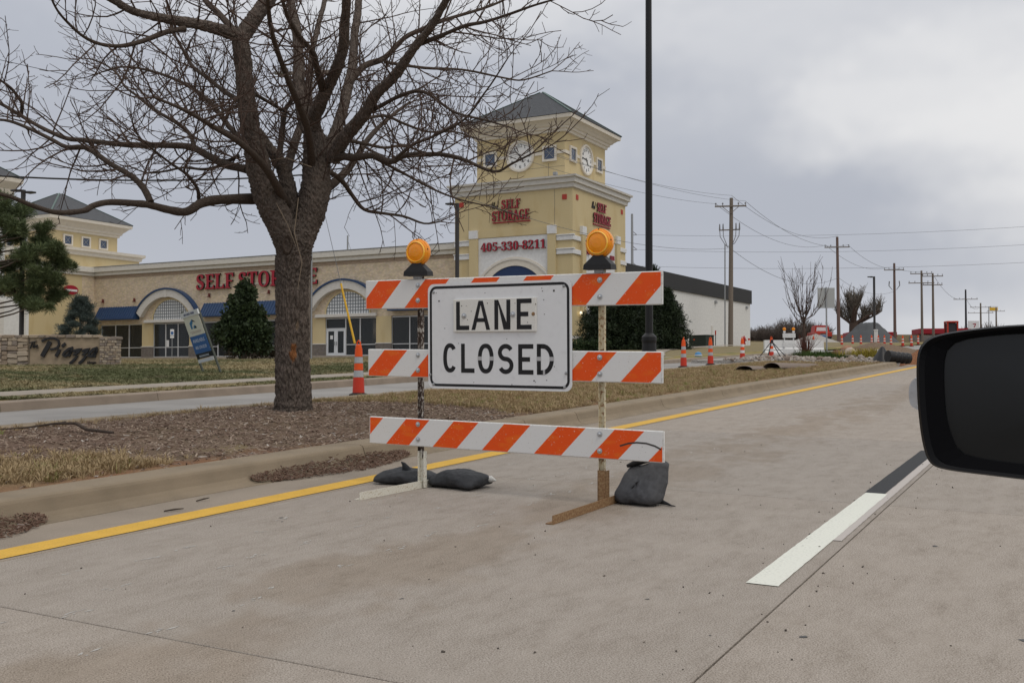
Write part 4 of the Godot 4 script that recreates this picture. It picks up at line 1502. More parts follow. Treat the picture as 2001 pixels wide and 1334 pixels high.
	pl.lathe([Vector2(0.0, 0.0), Vector2(0.09, 0.05), Vector2(0.09, 0.2), Vector2(0.0, 0.26)], 10, Transform3D(Basis.IDENTITY, Vector3(xr + 0.2, 4.95, -64.7)))
	wpart(t, "porch_lamp", pl, M.lamp_glow)
	var rail := Shape.new()
	rail.bar(Vector3(xr + 0.5, 4.5, -65.7), Vector3(xr + 0.5, 4.5, -70.6), 0.06, 0.06)
	rail.bar(Vector3(xr + 0.5, 3.55, -65.7), Vector3(xr + 0.5, 3.55, -70.6), 0.06, 0.06)
	for k in 26:
		rail.bar(Vector3(xr + 0.5, 3.55, -65.7 - k * 0.195), Vector3(xr + 0.5, 4.5, -65.7 - k * 0.195), 0.03, 0.03, Vector3.RIGHT)
	wpart(t, "railing", rail, M.pole_black)
	wpart(t, "landing", bx(xr + 0.02, xr + 0.6, PAD, 3.5, -65.65, -70.7), M.stone_base)

# "Allied" in a slanting script
func script_word(t: Node3D, xf: Transform3D, high: float) -> void:
	var word := [[[0.0, 0.0], [0.12, 0.35], [0.26, 1.0], [0.3, 0.5], [0.3, 0.0]], [[0.1, 0.35], [0.32, 0.4]], [[0.34, 0.05], [0.46, 0.95], [0.42, 0.2], [0.46, 0.0]], [[0.46, 0.05], [0.6, 1.0], [0.55, 0.2], [0.58, 0.0]], [[0.64, 0.4], [0.63, 0.0]], [[0.7, 0.2], [0.82, 0.35], [0.74, 0.42], [0.72, 0.05], [0.86, 0.05]], [[1.02, 0.4], [0.9, 0.3], [0.92, 0.0], [1.02, 0.2], [1.14, 1.0], [1.06, 0.0]]]
	var s := Shape.new()
	for l in word:
		var p := []
		for q in l:
			p.append(Vector2(q[0] * high * 1.1 + q[1] * high * 0.12, q[1] * high))
		s.stroke(p, high * 0.055, 0.03, xf)
	wpart(t, "script_lettering", s, M.dark_letter)

func build_left_block() -> void:
	var t := thing("corner_shop_block", "yellow stucco shop block with a small hipped roof tower at the left, behind the pine", "building", Vector3(-86.0, PAD, -64.0))
	wpart(t, "wall", bx(-98.0, -77.6, PAD, 9.9, -80.0, -57.5), M.stucco)
	wpart(t, "corner_wall", bx(-77.8, -77.59, PAD, 9.62, -63.4, -64.77), M.block_wall)
	wpart(t, "cornice", bx(-98.2, -77.44, 9.64, 9.94, -80.0, -57.34), M.wing_trim_low)
	wpart(t, "cornice", bx(-98.4, -77.24, 9.944, 10.4, -80.0, -57.14), M.wing_trim)
	var c := Vector3(-83.6, 0, -65.7)
	wpart(t, "tower_base", bx(c.x - 5.0, c.x + 5.0, 10.3, 11.85, c.z - 5.0, c.z + 5.0), M.stucco)
	wpart(t, "tower_ledge", square_ring(c, 5.0, 5.0, [Vector2(0.0, 11.5), Vector2(0.15, 11.55), Vector2(0.2, 11.8), Vector2(0.4, 11.9), Vector2(0.42, 12.15), Vector2(-1.6, 12.3)]), M.cream_trim)
	wpart(t, "tower_wall", bx(c.x - 3.6, c.x + 3.6, 12.0, 13.9, c.z - 3.6, c.z + 3.6), M.stucco)
	wpart(t, "eave", square_ring(c, 3.6, 3.6, [Vector2(0.0, 13.7), Vector2(0.14, 13.74), Vector2(0.16, 13.92), Vector2(0.3, 13.98), Vector2(0.34, 14.15), Vector2(0.5, 14.3), Vector2(0.75, 14.55), Vector2(0.95, 14.62), Vector2(0.97, 14.9), Vector2(0.0, 14.92)]), M.cream_trim)
	hip_roof(t, c, 4.6, 14.92, 17.7)
	var rb := Basis(Vector3(0, 0, -1), Vector3.UP, Vector3(1, 0, 0))
	for q in [-63.75, -65.7, -67.65]:
		square_window(t, Vector3(c.x + 3.6, 12.95, q), rb, 0.36)
	for q in [-85.6, -83.6, -81.6]:
		square_window(t, Vector3(q, 12.95, c.z + 3.6), Basis.IDENTITY, 0.36)
	var oval := Shape.new()
	oval.lathe([Vector2(0.75, 0.0), Vector2(0.75, 0.1), Vector2(0.0, 0.14)], 28, Transform3D(rb * Basis(Vector3.RIGHT, PI / 2) * Basis.from_scale(Vector3(1, 1, 0.55)), Vector3(-77.59, 8.25, -62.2)))
	var ov := wpart(t, "oval_sign", oval, M.red_letter)
	part(ov, "stripe", bx(-77.48, -77.44, 8.12, 8.3, -61.6, -62.8), M.white_frame)
	# pale tower at the very edge
	var w := thing("white_tower", "pale cream tower with dark hipped roof cut off by the left edge", "tower", Vector3(-70.0, PAD, -42.0))
	var d := Vector3(-72.85, 0, -47.2)
	wpart(w, "wall", bx(d.x - 4.2, d.x + 4.2, PAD - 0.5, 6.6, d.z - 4.2, d.z + 4.2), M.render_white)
	wpart(w, "upper_wall", bx(d.x - 3.0, d.x + 3.0, 6.6, 14.1, d.z - 3.0, d.z + 3.0), M.render_white)
	wpart(w, "eave", square_ring(d, 3.0, 3.0, [Vector2(0.0, 13.7), Vector2(0.14, 13.8), Vector2(0.16, 14.1), Vector2(0.4, 14.2), Vector2(0.45, 14.6), Vector2(0.85, 15.1), Vector2(0.88, 15.4), Vector2(0.0, 15.42)]), M.cream_trim)
	hip_roof(w, d, 3.9, 15.42, 18.0)
	for k in 5:
		wpart(w, "pilaster", bx(d.x + 4.2, d.x + 4.26, PAD, 6.3, d.z - 3.9 + k * 1.8, d.z - 3.4 + k * 1.8), M.grey_trim)

func build_white_building() -> void:
	var t := thing("white_warehouse", "plain white warehouse with a dark grey band along its top", "building", Vector3(-33.0, 3.0, -95.0))
	var a := Vector2(-33.44, -74.0)
	var b := Vector2(-32.41, -116.2)
	var d := (b - a).normalized()
	var xf := Transform3D(Basis(Vector3(d.x, 0, d.y), Vector3.UP, Vector3(-d.y, 0, d.x)), Vector3(a.x, 0, a.y))
	var l := a.distance_to(b)
	var s := Shape.new()
	s.box(Vector3(l / 2, 5.4, -12.0), Vector3(l, 6.6, 24.0), xf)
	wpart(t, "wall", s, M.render_white)
	var k := Shape.new()
	k.box(Vector3(l / 2 + 0.05, 9.43, -12.0), Vector3(l + 0.3, 1.5, 24.3), xf)
	wpart(t, "dark_band", k, M.dark_band)
	for q in [l - 1.5, l - 12.0]:
		var f := Shape.new()
		f.box(Vector3(q, 8.2, 0.1), Vector3(0.35, 0.3, 0.25), xf, 0.03)
		wpart(t, "wall_lamp", f, M.steel_grey)
	var v := Shape.new()
	v.box(Vector3(l - 13.0, 5.2, 0.02), Vector3(0.5, 1.1, 0.06), xf)
	wpart(t, "hatch", v, M.grey_trim)

# ---------------------------------------------------------------- the bare tree
# each limb: x, y, z, radius, ...
const LIMBS := [
	[-8.244, 2.276, -9.699, 0.0609, -8.235, 2.515, -9.649, 0.1274, -8.232, 2.74, -9.598, 0.1633, -8.275, 2.928, -9.528, 0.1719, -8.322, 3.074, -9.465, 0.1715, -8.367, 3.278, -9.39, 0.1619, -8.396, 3.481, -9.324, 0.1465, -8.412, 3.74, -9.253, 0.128, -8.42, 3.939, -9.2, 0.1158, -8.416, 4.336, -9.106, 0.1003, -8.393, 4.671, -9.036, 0.0969, -8.386, 4.965, -8.967, 0.0964],
	[-8.386, 4.965, -8.967, 0.076, -8.436, 4.987, -8.855, 0.0708, -8.558, 5.015, -8.583, 0.0619, -8.703, 5.001, -8.262, 0.0531, -8.812, 4.997, -8.003, 0.0466, -8.874, 5.008, -7.842, 0.0428, -8.937, 5.081, -7.619, 0.0374, -9, 5.155, -7.378, 0.0318],
	[-8.376, 4.947, -8.973, 0.0993, -8.306, 5.139, -9.062, 0.09, -8.24, 5.3, -9.141, 0.084, -8.166, 5.482, -9.23, 0.0779, -8.124, 5.818, -9.328, 0.0691, -8.149, 6.21, -9.397, 0.0599],
	[-8.396, 4.976, -8.962, 0.0468, -8.59, 5.126, -9.049, 0.0427, -8.965, 5.417, -9.212, 0.0373, -9.338, 5.7, -9.362, 0.0327, -9.786, 6.233, -9.648, 0.0259],
	[-8.563, 4.897, -8.306, 0.0336, -8.616, 4.804, -8.086, 0.029, -8.664, 4.644, -7.823, 0.0248, -8.71, 4.526, -7.57, 0.0213, -8.749, 4.487, -7.341, 0.0184, -8.764, 4.512, -7.142, 0.0159, -8.744, 4.59, -6.941, 0.0134, -8.712, 4.661, -6.796, 0.0115, -8.652, 4.747, -6.67, 0.0098],
	[-8.559, 3.201, -9.499, 0.067, -8.741, 3.142, -9.061, 0.0563, -8.823, 3.077, -8.844, 0.0521, -8.875, 2.957, -8.659, 0.0485, -8.943, 2.955, -8.467, 0.0452, -9.002, 2.981, -8.273, 0.042, -9.038, 2.987, -8.159, 0.0402, -9.138, 2.966, -7.825, 0.035, -9.186, 2.907, -7.642, 0.0323, -9.207, 2.838, -7.529, 0.0306, -9.271, 2.789, -7.262, 0.0268, -9.313, 2.822, -7.028, 0.0236, -9.344, 2.885, -6.776, 0.0202, -9.37, 2.907, -6.568, 0.0176],
	[-8.998, 3.015, -8.244, 0.0395, -9.108, 3.178, -8.245, 0.0363, -9.275, 3.323, -8.223, 0.0336, -9.548, 3.476, -8.171, 0.0304, -9.782, 3.628, -8.129, 0.0277, -9.942, 3.697, -8.096, 0.0261, -10.147, 3.709, -8.051, 0.0242, -10.333, 3.801, -8.013, 0.0224, -10.616, 3.939, -7.953, 0.0198, -10.923, 4.06, -7.885, 0.0171, -11.182, 4.097, -7.825, 0.015],
	[-8.681, 3.55, -9.422, 0.0517, -8.999, 3.635, -9.381, 0.0476, -9.251, 3.759, -9.352, 0.045, -9.506, 3.884, -9.322, 0.0427, -9.885, 3.933, -9.266, 0.0397, -10.269, 3.962, -9.207, 0.0369, -10.685, 4.014, -9.14, 0.034, -11.108, 4.088, -9.07, 0.0311, -11.375, 4.13, -9.024, 0.0293, -11.761, 4.293, -8.962, 0.0266, -12.102, 4.479, -8.911, 0.0242, -12.448, 4.668, -8.856, 0.0218, -12.675, 4.755, -8.816, 0.0203],
	[-12.188, 4.525, -8.973, 0.0269, -12.088, 4.636, -8.91, 0.023, -12.067, 4.706, -8.831, 0.0207, -12.05, 4.789, -8.717, 0.018, -12.054, 4.855, -8.571, 0.015, -12.066, 4.884, -8.459, 0.013],
	[-8.523, 4.274, -9.143, 0.0327, -8.893, 4.47, -9.261, 0.0286, -9.307, 4.725, -9.398, 0.0251, -9.641, 4.924, -9.5, 0.0226, -9.911, 5.168, -9.617, 0.0203, -10.202, 5.448, -9.749, 0.0178, -10.309, 5.544, -9.791, 0.0169, -10.486, 5.763, -9.898, 0.0152, -10.647, 5.954, -9.988, 0.0136],
	[-9.533, 3.913, -9.405, 0.0283, -9.656, 4.077, -9.467, 0.0259, -9.944, 4.271, -9.515, 0.0233, -10.356, 4.482, -9.559, 0.0203, -10.723, 4.717, -9.606, 0.0176, -11.017, 4.899, -9.638, 0.0156, -11.207, 5.097, -9.688, 0.0141, -11.508, 5.286, -9.716, 0.0121, -11.793, 5.4, -9.727, 0.0104],
	[-8.897, 3.135, -8.864, 0.0236, -8.817, 3.232, -8.757, 0.0207, -8.76, 3.35, -8.542, 0.0173, -8.731, 3.433, -8.26, 0.0138, -8.684, 3.526, -7.973, 0.0105, -8.634, 3.605, -7.74, 0.008],
	[-8.533, 4.234, -9.139, 0.0208, -8.567, 4.13, -8.925, 0.0165, -8.581, 3.964, -8.696, 0.013, -8.57, 3.812, -8.529, 0.0106, -8.586, 3.695, -8.318, 0.008, -8.609, 3.616, -8.094, 0.0055],
	[-8.839, 3.735, -9.444, 0.0245, -9.176, 3.648, -9.479, 0.0204, -9.444, 3.632, -9.491, 0.0181, -9.803, 3.688, -9.501, 0.0153, -10.11, 3.674, -9.509, 0.0131, -10.45, 3.684, -9.513, 0.0107, -10.802, 3.806, -9.518, 0.0083],
	[-8.258, 2.717, -9.814, 0.0738, -8.285, 2.962, -9.788, 0.1045, -8.311, 3.238, -9.76, 0.0983, -8.359, 3.513, -9.721, 0.086, -8.415, 3.666, -9.683, 0.0767, -8.534, 3.85, -9.609, 0.0614, -8.632, 4.033, -9.547, 0.0522],
	[-8.727, 3.691, -9.962, 0.0475, -8.72, 3.826, -10.026, 0.043, -8.749, 4.071, -10.113, 0.0376, -8.803, 4.43, -10.229, 0.0309, -8.776, 4.572, -10.31, 0.0281, -8.771, 4.685, -10.361, 0.0261],
	[-8.381, 4.368, -9.217, 0.0238, -8.496, 4.381, -9.515, 0.022, -8.664, 4.399, -9.993, 0.02, -8.72, 4.407, -10.17, 0.0193],
	[-8.186, 2.276, -9.731, 0.0609, -8.18, 2.522, -9.759, 0.1281, -8.157, 2.758, -9.795, 0.1651, -8.111, 2.957, -9.841, 0.1777, -8.072, 3.113, -9.878, 0.1841, -8.048, 3.332, -9.914, 0.1783, -8.05, 3.552, -9.934, 0.1663, -8.069, 3.773, -9.945, 0.1543, -8.098, 3.994, -9.951, 0.1361],
	[-8.107, 3.994, -9.946, 0.0928, -8.207, 4.104, -9.955, 0.0877, -8.322, 4.323, -9.999, 0.0817, -8.463, 4.682, -10.09, 0.0737, -8.559, 5.049, -10.201, 0.0664, -8.693, 5.482, -10.318, 0.0585, -8.806, 5.747, -10.373, 0.0537, -8.927, 6.046, -10.436, 0.0485, -9.049, 6.35, -10.498, 0.0434],
	[-8.075, 3.994, -9.963, 0.0928, -8.019, 4.155, -9.836, 0.0853, -7.797, 4.366, -9.727, 0.0771, -7.577, 4.55, -9.632, 0.0704, -7.33, 4.781, -9.497, 0.0628, -7.175, 5.005, -9.33, 0.0563, -7.021, 5.219, -9.163, 0.0502, -6.886, 5.438, -8.967, 0.044],
	[-7.752, 4.418, -9.669, 0.0449, -7.563, 4.609, -9.325, 0.0361, -7.466, 4.702, -9.134, 0.0324, -7.407, 4.773, -8.859, 0.0281, -7.32, 4.855, -8.592, 0.0242, -7.228, 4.927, -8.389, 0.0212, -7.103, 5.007, -8.181, 0.0182],
	[-8.057, 3.725, -10.095, 0.081, -8.057, 3.999, -10.248, 0.0744, -8.065, 4.392, -10.454, 0.0679, -8.105, 4.734, -10.606, 0.0631, -8.136, 5.055, -10.748, 0.0588, -8.228, 5.502, -10.91, 0.0534, -8.271, 5.806, -11.029, 0.0497, -8.339, 6.177, -11.161, 0.0455, -8.395, 6.556, -11.3, 0.0412],
	[-7.847, 3.685, -9.983, 0.092, -7.608, 3.908, -9.902, 0.0808, -7.264, 4.136, -9.828, 0.0705, -7.041, 4.324, -9.753, 0.0637, -6.754, 4.478, -9.697, 0.0568, -6.417, 4.718, -9.594, 0.0482, -6.16, 4.878, -9.52, 0.0423, -5.919, 5.069, -9.419, 0.0362, -5.775, 5.193, -9.348, 0.0324],
	[-6.334, 4.771, -9.628, 0.0282, -6.07, 4.794, -9.58, 0.0243, -5.724, 4.828, -9.509, 0.0205, -5.449, 4.812, -9.457, 0.0178, -5.177, 4.814, -9.398, 0.0153, -4.805, 4.827, -9.306, 0.0121, -4.548, 4.823, -9.239, 0.01, -4.397, 4.823, -9.196, 0.0088],
	[-8.093, 4.785, -10.61, 0.0486, -8.039, 5.074, -10.872, 0.0422, -7.922, 5.233, -11.147, 0.0379, -7.83, 5.572, -11.47, 0.0327, -7.729, 5.73, -11.699, 0.0296, -7.566, 5.94, -12.042, 0.0252, -7.267, 6.231, -12.613, 0.0181, -7.111, 6.41, -12.908, 0.0145],
	[-7.889, 3.685, -9.96, 0.0522, -7.671, 3.697, -9.948, 0.047, -7.488, 3.666, -9.939, 0.0437, -7.187, 3.657, -9.92, 0.0388, -6.946, 3.56, -9.899, 0.035, -6.736, 3.604, -9.873, 0.0319, -6.449, 3.583, -9.848, 0.028, -6.167, 3.55, -9.821, 0.0243, -5.889, 3.461, -9.787, 0.0207, -5.478, 3.282, -9.724, 0.0155, -5.234, 3.336, -9.676, 0.0125, -4.966, 3.404, -9.616, 0.0093],
	[-8.017, 3.56, -10.008, 0.034, -7.981, 3.557, -10.155, 0.0312, -7.962, 3.486, -10.328, 0.0286, -7.971, 3.345, -10.542, 0.0256, -7.963, 3.202, -10.782, 0.0225, -7.871, 3.185, -11.087, 0.0193, -7.77, 3.179, -11.394, 0.0161, -7.669, 3.12, -11.715, 0.0129, -7.576, 3.172, -11.965, 0.0104],
	[-7.203, 4.16, -9.861, 0.0267, -6.956, 4.207, -9.791, 0.0235, -6.616, 4.256, -9.694, 0.0202, -6.299, 4.22, -9.616, 0.0176, -5.806, 3.903, -9.442, 0.0135, -5.358, 3.737, -9.302, 0.0103, -4.955, 3.58, -9.161, 0.0077],
	[-7.169, 3.627, -9.896, 0.0208, -7.048, 3.503, -10.332, 0.0166, -6.91, 3.368, -10.777, 0.0133, -6.77, 3.29, -11.156, 0.0109, -6.586, 3.249, -11.588, 0.0082],
	[-7.921, 5.18, -11.145, 0.0234, -7.607, 5.178, -11.612, 0.019, -7.273, 5.225, -12.084, 0.0157, -6.925, 5.191, -12.572, 0.0126, -6.744, 5.199, -12.817, 0.0111, -6.484, 5.378, -13.167, 0.009],
	[-6.774, 3.566, -9.77, 0.0203, -6.454, 3.67, -9.655, 0.0171, -6.196, 3.694, -9.58, 0.0153, -5.651, 3.789, -9.39, 0.0118, -5.284, 3.965, -9.172, 0.0092, -5.1, 4.055, -9.053, 0.008, -4.838, 4.188, -8.864, 0.0062],
	[-7.486, 4.139, -10.049, 0.0213, -7.379, 4.247, -10.387, 0.0182, -7.291, 4.202, -10.686, 0.0162, -7.173, 4.163, -11.045, 0.014, -7.025, 4.223, -11.425, 0.0118, -6.908, 4.194, -11.732, 0.01, -6.798, 4.158, -12.013, 0.0085],
	[-7.779, 3.946, -10.125, 0.0247, -7.761, 3.968, -10.502, 0.0213, -7.732, 3.987, -10.886, 0.0187, -7.688, 4.081, -11.269, 0.0164, -7.613, 4.08, -11.871, 0.0128, -7.532, 4.415, -12.517, 0.009],
	[-8.27, 3.128, -9.658, 0.0609, -7.97, 3.409, -8.959, 0.0438, -7.757, 3.553, -8.321, 0.033, -7.601, 3.589, -7.788, 0.0255, -7.387, 3.608, -7.168, 0.0176, -7.172, 3.571, -6.598, 0.0113],
	[-8.048, 3.283, -10.001, 0.0619, -8.318, 3.773, -10.908, 0.0477, -8.62, 4.374, -11.762, 0.0366, -8.779, 4.83, -12.476, 0.0276, -8.867, 5.215, -13.135, 0.0194],
	[-8.361, 3.051, -9.952, 0.0686, -8.79, 3.642, -10.261, 0.0596, -9.11, 4.77, -11.04, 0.048, -9.424, 5.643, -11.525, 0.0401, -9.685, 6.773, -12.188, 0.0302],
	[-8.126, 3.53, -9.95, 0.0557, -7.698, 3.916, -9.332, 0.0425, -7.317, 4.253, -8.532, 0.0314, -6.933, 4.489, -7.854, 0.0234, -6.418, 4.686, -7.198, 0.0162],
	[-8.584, 3.736, -9.469, 0.0396, -9.206, 4.158, -9.695, 0.0326, -9.888, 4.684, -9.945, 0.0268, -10.731, 5.11, -10.133, 0.0209, -11.683, 5.419, -10.28, 0.0149, -12.297, 5.452, -10.363, 0.011],
]

func smooth_line(row: Array, sub: int) -> Array:
	var p := []
	var r := []
	for i in row.size() / 4:
		p.append(Vector3(row[i * 4], row[i * 4 + 1], row[i * 4 + 2]))
		r.append(float(row[i * 4 + 3]))
	var op := []
	var orr := []
	for i in p.size() - 1:
		var a: Vector3 = p[maxi(i - 1, 0)]
		var d: Vector3 = p[mini(i + 2, p.size() - 1)]
		for k in sub:
			var t := float(k) / sub
			op.append(p[i].cubic_interpolate(p[i + 1], a, d, t))
			orr.append(lerpf(r[i], r[i + 1], t))
	op.append(p[-1])
	orr.append(r[-1])
	return [op, orr]

func wander(from: Vector3, dir: Vector3, length: float, steps: int, bend: float, lift: float) -> Array:
	var o := [from]
	var d := dir.normalized()
	var p := from
	var swing := Vector3(rnd(-1, 1), rnd(-1, 1), rnd(-1, 1)) * bend
	for i in steps:
		d = (d + swing * 0.5 + Vector3(rnd(-1, 1), rnd(-1, 1), rnd(-1, 1)) * bend * 0.7 + Vector3.UP * lift).normalized()
		p += d * length / steps
		o.append(p)
	return o

func taper(k: int, r0: float, r1: float) -> Array:
	var o := []
	for i in k:
		o.append(lerpf(r0, r1, i / float(k - 1)))
	return o

func side_way(t: Vector3, spread: float) -> Vector3:
	var q := Vector3(rnd(-1, 1), rnd(-1, 1), rnd(-1, 1))
	q = (q - t * q.dot(t)).normalized()
	return (t * (1.0 - spread) + q * spread).normalized()

func build_main_tree() -> void:
	var base := P(-8.235, -9.757, 0.2)
	var t := thing("bare_tree", "large leafless tree with rough grey bark growing from the mulched median", "tree", base)
	# trunk with furrowed bark
	var rows := [-8.235, 0.56, -9.758, 0.285, -8.235, 0.621, -9.758, 0.25, -8.234, 0.72, -9.756, 0.216, -8.236, 0.937, -9.747, 0.203, -8.236, 1.302, -9.735, 0.197, -8.231, 1.667, -9.726, 0.194, -8.227, 1.972, -9.718, 0.19, -8.223, 2.276, -9.711, 0.193, -8.209, 2.519, -9.711, 0.203, -8.2, 2.66, -9.715, 0.212, -8.195, 2.8, -9.717, 0.205, -8.19, 2.95, -9.717, 0.12]
	var line := smooth_line(rows, 16)
	part(t, "trunk", bark_tube(line[0], line[1], base, 150, 1.0, true), M.bark)
	var twigs := Shape.new()
	var spurs := Shape.new()
	var pale_t := Shape.new()
	for q in LIMBS:
		var l := smooth_line(q, 4)
		var lp: Array = l[0]
		var lr: Array = l[1]
		for i in lp.size():
			lp[i] = lp[i] - base
			lr[i] = lr[i] * rnd(0.93, 1.07)
		if lr[0] > 0.04 and lr[lr.size() / 2] > 0.045:
			var fine := smooth_line(q, 14)
			part(t, "limb", bark_tube(fine[0], fine[1], base, 56, 0.75, false), M.bark)
		else:
			var sh := Shape.new()
			sh.tube(lp, lr, 9)
			part(t, "limb", sh, M.limb_bark)
		# side branches
		var run := 0.0
		var next := 0.25 if lr[0] > 0.09 else 0.12
		var whole_l := 0.0
		for i in lp.size() - 1:
			whole_l += lp[i].distance_to(lp[i + 1])
		for i in lp.size() - 1:
			run += lp[i].distance_to(lp[i + 1])
			while run > next:
				var tt := clampf(next / whole_l, 0.0, 1.0)
				var gap := rnd(0.085, 0.22) if lr[i] < 0.05 else rnd(0.2, 0.46)
				next += gap
				if lp[i].y + base.y < 3.05:
					continue
				var dir: Vector3 = (lp[i + 1] - lp[i]).normalized()
				var way := side_way(dir, rnd(0.5, 0.8))
				way.y += 0.12
				var len := rnd(0.4, 1.35) * lerpf(1.15, 0.6, tt)
				branch(twigs, spurs, lp[i].lerp(lp[i + 1], rng.randf()), way, len, minf(lr[i] * 0.5, 0.011))
		# the limb's own end goes on as twigs
		var last: Vector3 = lp[-1] - lp[-2]
		for e in 2:
			branch(twigs, spurs, lp[-1], side_way(last.normalized(), 0.25), rnd(0.4, 0.85), minf(lr[-1] * 0.8, 0.01))
	part(t, "branches", twigs, M.twig).set_meta("kind", "stuff")
	part(t, "twigs", spurs, M.twig).set_meta("kind", "stuff")
	# pale sapling shoots that hang in front of the trunk
	for q in [[[0.35, 3.15, 0.35], [0.3, 2.75, 0.36], [0.4, 2.4, 0.34], [0.33, 2.1, 0.33]], [[-0.2, 3.4, 0.3], [0.05, 3.1, 0.38], [0.2, 2.85, 0.36], [0.3, 2.6, 0.33]], [[0.5, 3.5, 0.3], [0.2, 3.62, 0.4], [-0.2, 3.6, 0.4], [-0.4, 3.72, 0.3]]]:
		var p := []
		for v in q:
			p.append(Vector3(v[0], v[1] - 0.65, v[2]))
		pale_t.tube(p, taper(4, 0.006, 0.004), 5)
	# long knot hole with a healed lip, high on the side that faces the road
	var eye := (Vector3(0, 1.15, 0) - Vector3(-8.2, 2.66, -9.71)).normalized()
	var side := Vector3.UP.cross(eye).normalized()
	var fr := Transform3D(Basis(side, eye, side.cross(eye)), Vector3(-8.2, 2.66, -9.71) + eye * 0.2 - side * 0.075 - base)
	var knot := Shape.new()
	knot.lathe([Vector2(0.11, -0.03), Vector2(0.1, 0.012), Vector2(0.075, 0.026), Vector2(0.052, 0.016), Vector2(0.04, -0.02), Vector2(0.0, -0.06)], 26, fr * Transform3D(Basis.from_scale(Vector3(0.62, 1.0, 1.35)), Vector3.ZERO))
	part(t, "knot_hole", knot, M.limb_bark)
	part(t, "water_shoots", pale_t, M.pale_twig).set_meta("kind", "stuff")

# a limb whose bark is broken into long plates; marks: the knot hole and scars of the trunk
func bark_tube(lp: Array, lr: Array, base: Vector3, sides: int, rough: float, marks: bool) -> Shape:
	var f := FastNoiseLite.new()
	f.seed = 12
	f.frequency = 1.0
	f.noise_type = FastNoiseLite.TYPE_CELLULAR
	f.cellular_return_type = FastNoiseLite.RETURN_DISTANCE2_SUB
	f.cellular_jitter = 1.0
	f.domain_warp_enabled = true
	f.domain_warp_amplitude = 0.5
	f.domain_warp_frequency = 0.9
	var h := FastNoiseLite.new()
	h.seed = 5
	h.frequency = 1.0
	h.fractal_octaves = 3
	var g := FastNoiseLite.new()
	g.seed = 31
	g.frequency = 1.2
	g.fractal_octaves = 3
	var s := Shape.new()
	s.coloured = true
	var pts := PackedVector3Array()
	var cols := PackedColorArray()
	var k: int = lp.size()
	var eye_a := atan2(9.757, 8.235)
	var x := Vector3.RIGHT
	for j in k:
		var t: Vector3 = (lp[mini(j + 1, k - 1)] - lp[maxi(j - 1, 0)]).normalized()
		x = (x - t * x.dot(t)).normalized()
		var y := x.cross(t)
		for i in sides + 1:
			var a := TAU * (i % sides) / sides
			var e := x * cos(a) + y * sin(a)
			var c: Vector3 = lp[j]
			var r: float = lr[j]
			var q := c + e * r
			# plates follow the limb: stretch the pattern along it
			var al := j * 0.0 + q.dot(t)
			var fl := q - t * al
			var w := fl * 17.0 + t * al * 5.5
			var n := clampf(f.get_noise_3dv(w) + 1.0, 0.0, 1.0)
			var m := h.get_noise_3dv(w * 2.2)
			r += ((smoothstep(0.0, 0.42, n) - 0.6) * 0.03 + m * 0.014) * rough * clampf(r / 0.12, 0.35, 1.0) + g.get_noise_3dv(q * 2.0) * 0.012 * rough
			var col := Color(0.455, 0.455, 0.455).lerp(Color(0.57, 0.56, 0.56), smoothstep(0.0, 0.45, g.get_noise_3dv(q * 5.0 + Vector3(9, 0, 0))))
			if marks:
				if c.y < 1.0:
					r += (1.0 - c.y) * 0.05 * (0.5 + 0.5 * sin(a * 5.0 + 1.0))
				var da := wrapf(atan2(e.z, e.x) - eye_a, -PI, PI)
				var hole := Vector2((da - 0.28) * 0.2 / 0.045, (c.y - 2.66) / 0.14).length()
				r -= 0.085 * smoothstep(1.0, 0.3, hole)
				r += 0.022 * smoothstep(0.5, 0.0, absf(hole - 1.25))
				var scar := Vector2((da + 0.03) * 0.2 / 0.05, (c.y - 1.36) / 0.12).length() + 0.6 * g.get_noise_3d(q.x * 14, q.y * 9, q.z * 14)
				col = col.lerp(Color(0.95, 0.5, 0.24), smoothstep(1.0, 0.75, scar))
				var pale := Vector2((da + 0.32) * 0.2 / 0.02, (c.y - 1.68) / 0.07).length() + 0.7 * g.get_noise_3d(q.x * 14, q.y * 9, q.z * 14)
				col = col.lerp(Color(0.88, 0.79, 0.63), smoothstep(1.0, 0.7, pale) * 0.8)
			pts.append(c + e * r - base)
			cols.append(col)
	var rp := PackedVector3Array()
	var rc := PackedColorArray()
	for j in k:
		for i in sides + 1:
			rp.append(pts[(k - 1 - j) * (sides + 1) + (sides - i)])
			rc.append(cols[(k - 1 - j) * (sides + 1) + (sides - i)])
	s.sheet(sides + 1, k, rp, rc)
	return s

func branch(tw: Shape, sp: Shape, from: Vector3, way: Vector3, length: float, r: float) -> void:
	var steps := 6
	var p := wander(from, way, length, steps, 0.2, 0.07)
	tw.tube(p, taper(steps + 1, r, 0.0042), 5, false)
	var run := rnd(0.06, 0.16)
	while run < length:
		var i := clampi(int(run / length * steps), 0, steps - 1)
		var at: Vector3 = p[i].lerp(p[i + 1], run / length * steps - i)
		var d: Vector3 = (p[i + 1] - p[i]).normalized()
		var l2 := rnd(0.14, 0.55) * (1.15 - 0.6 * run / length)
		var q := wander(at, side_way(d, rnd(0.35, 0.62)), l2, 4, 0.22, 0.1)
		tw.tube(q, taper(5, 0.0046, 0.0032), 4, false)
		var run2 := rnd(0.06, 0.14)
		while run2 < l2:
			var j := clampi(int(run2 / l2 * 4.0), 0, 3)
			var at2: Vector3 = q[j].lerp(q[j + 1], run2 / l2 * 4.0 - j)
			var d2: Vector3 = (q[j + 1] - q[j]).normalized()
			sp.tube(wander(at2, side_way(d2, rnd(0.4, 0.7)), rnd(0.03, 0.15), 2, 0.2, 0.1), [0.0034, 0.003, 0.0026], 3, false)
			run2 += rnd(0.08, 0.22)
		run += rnd(0.09, 0.24)

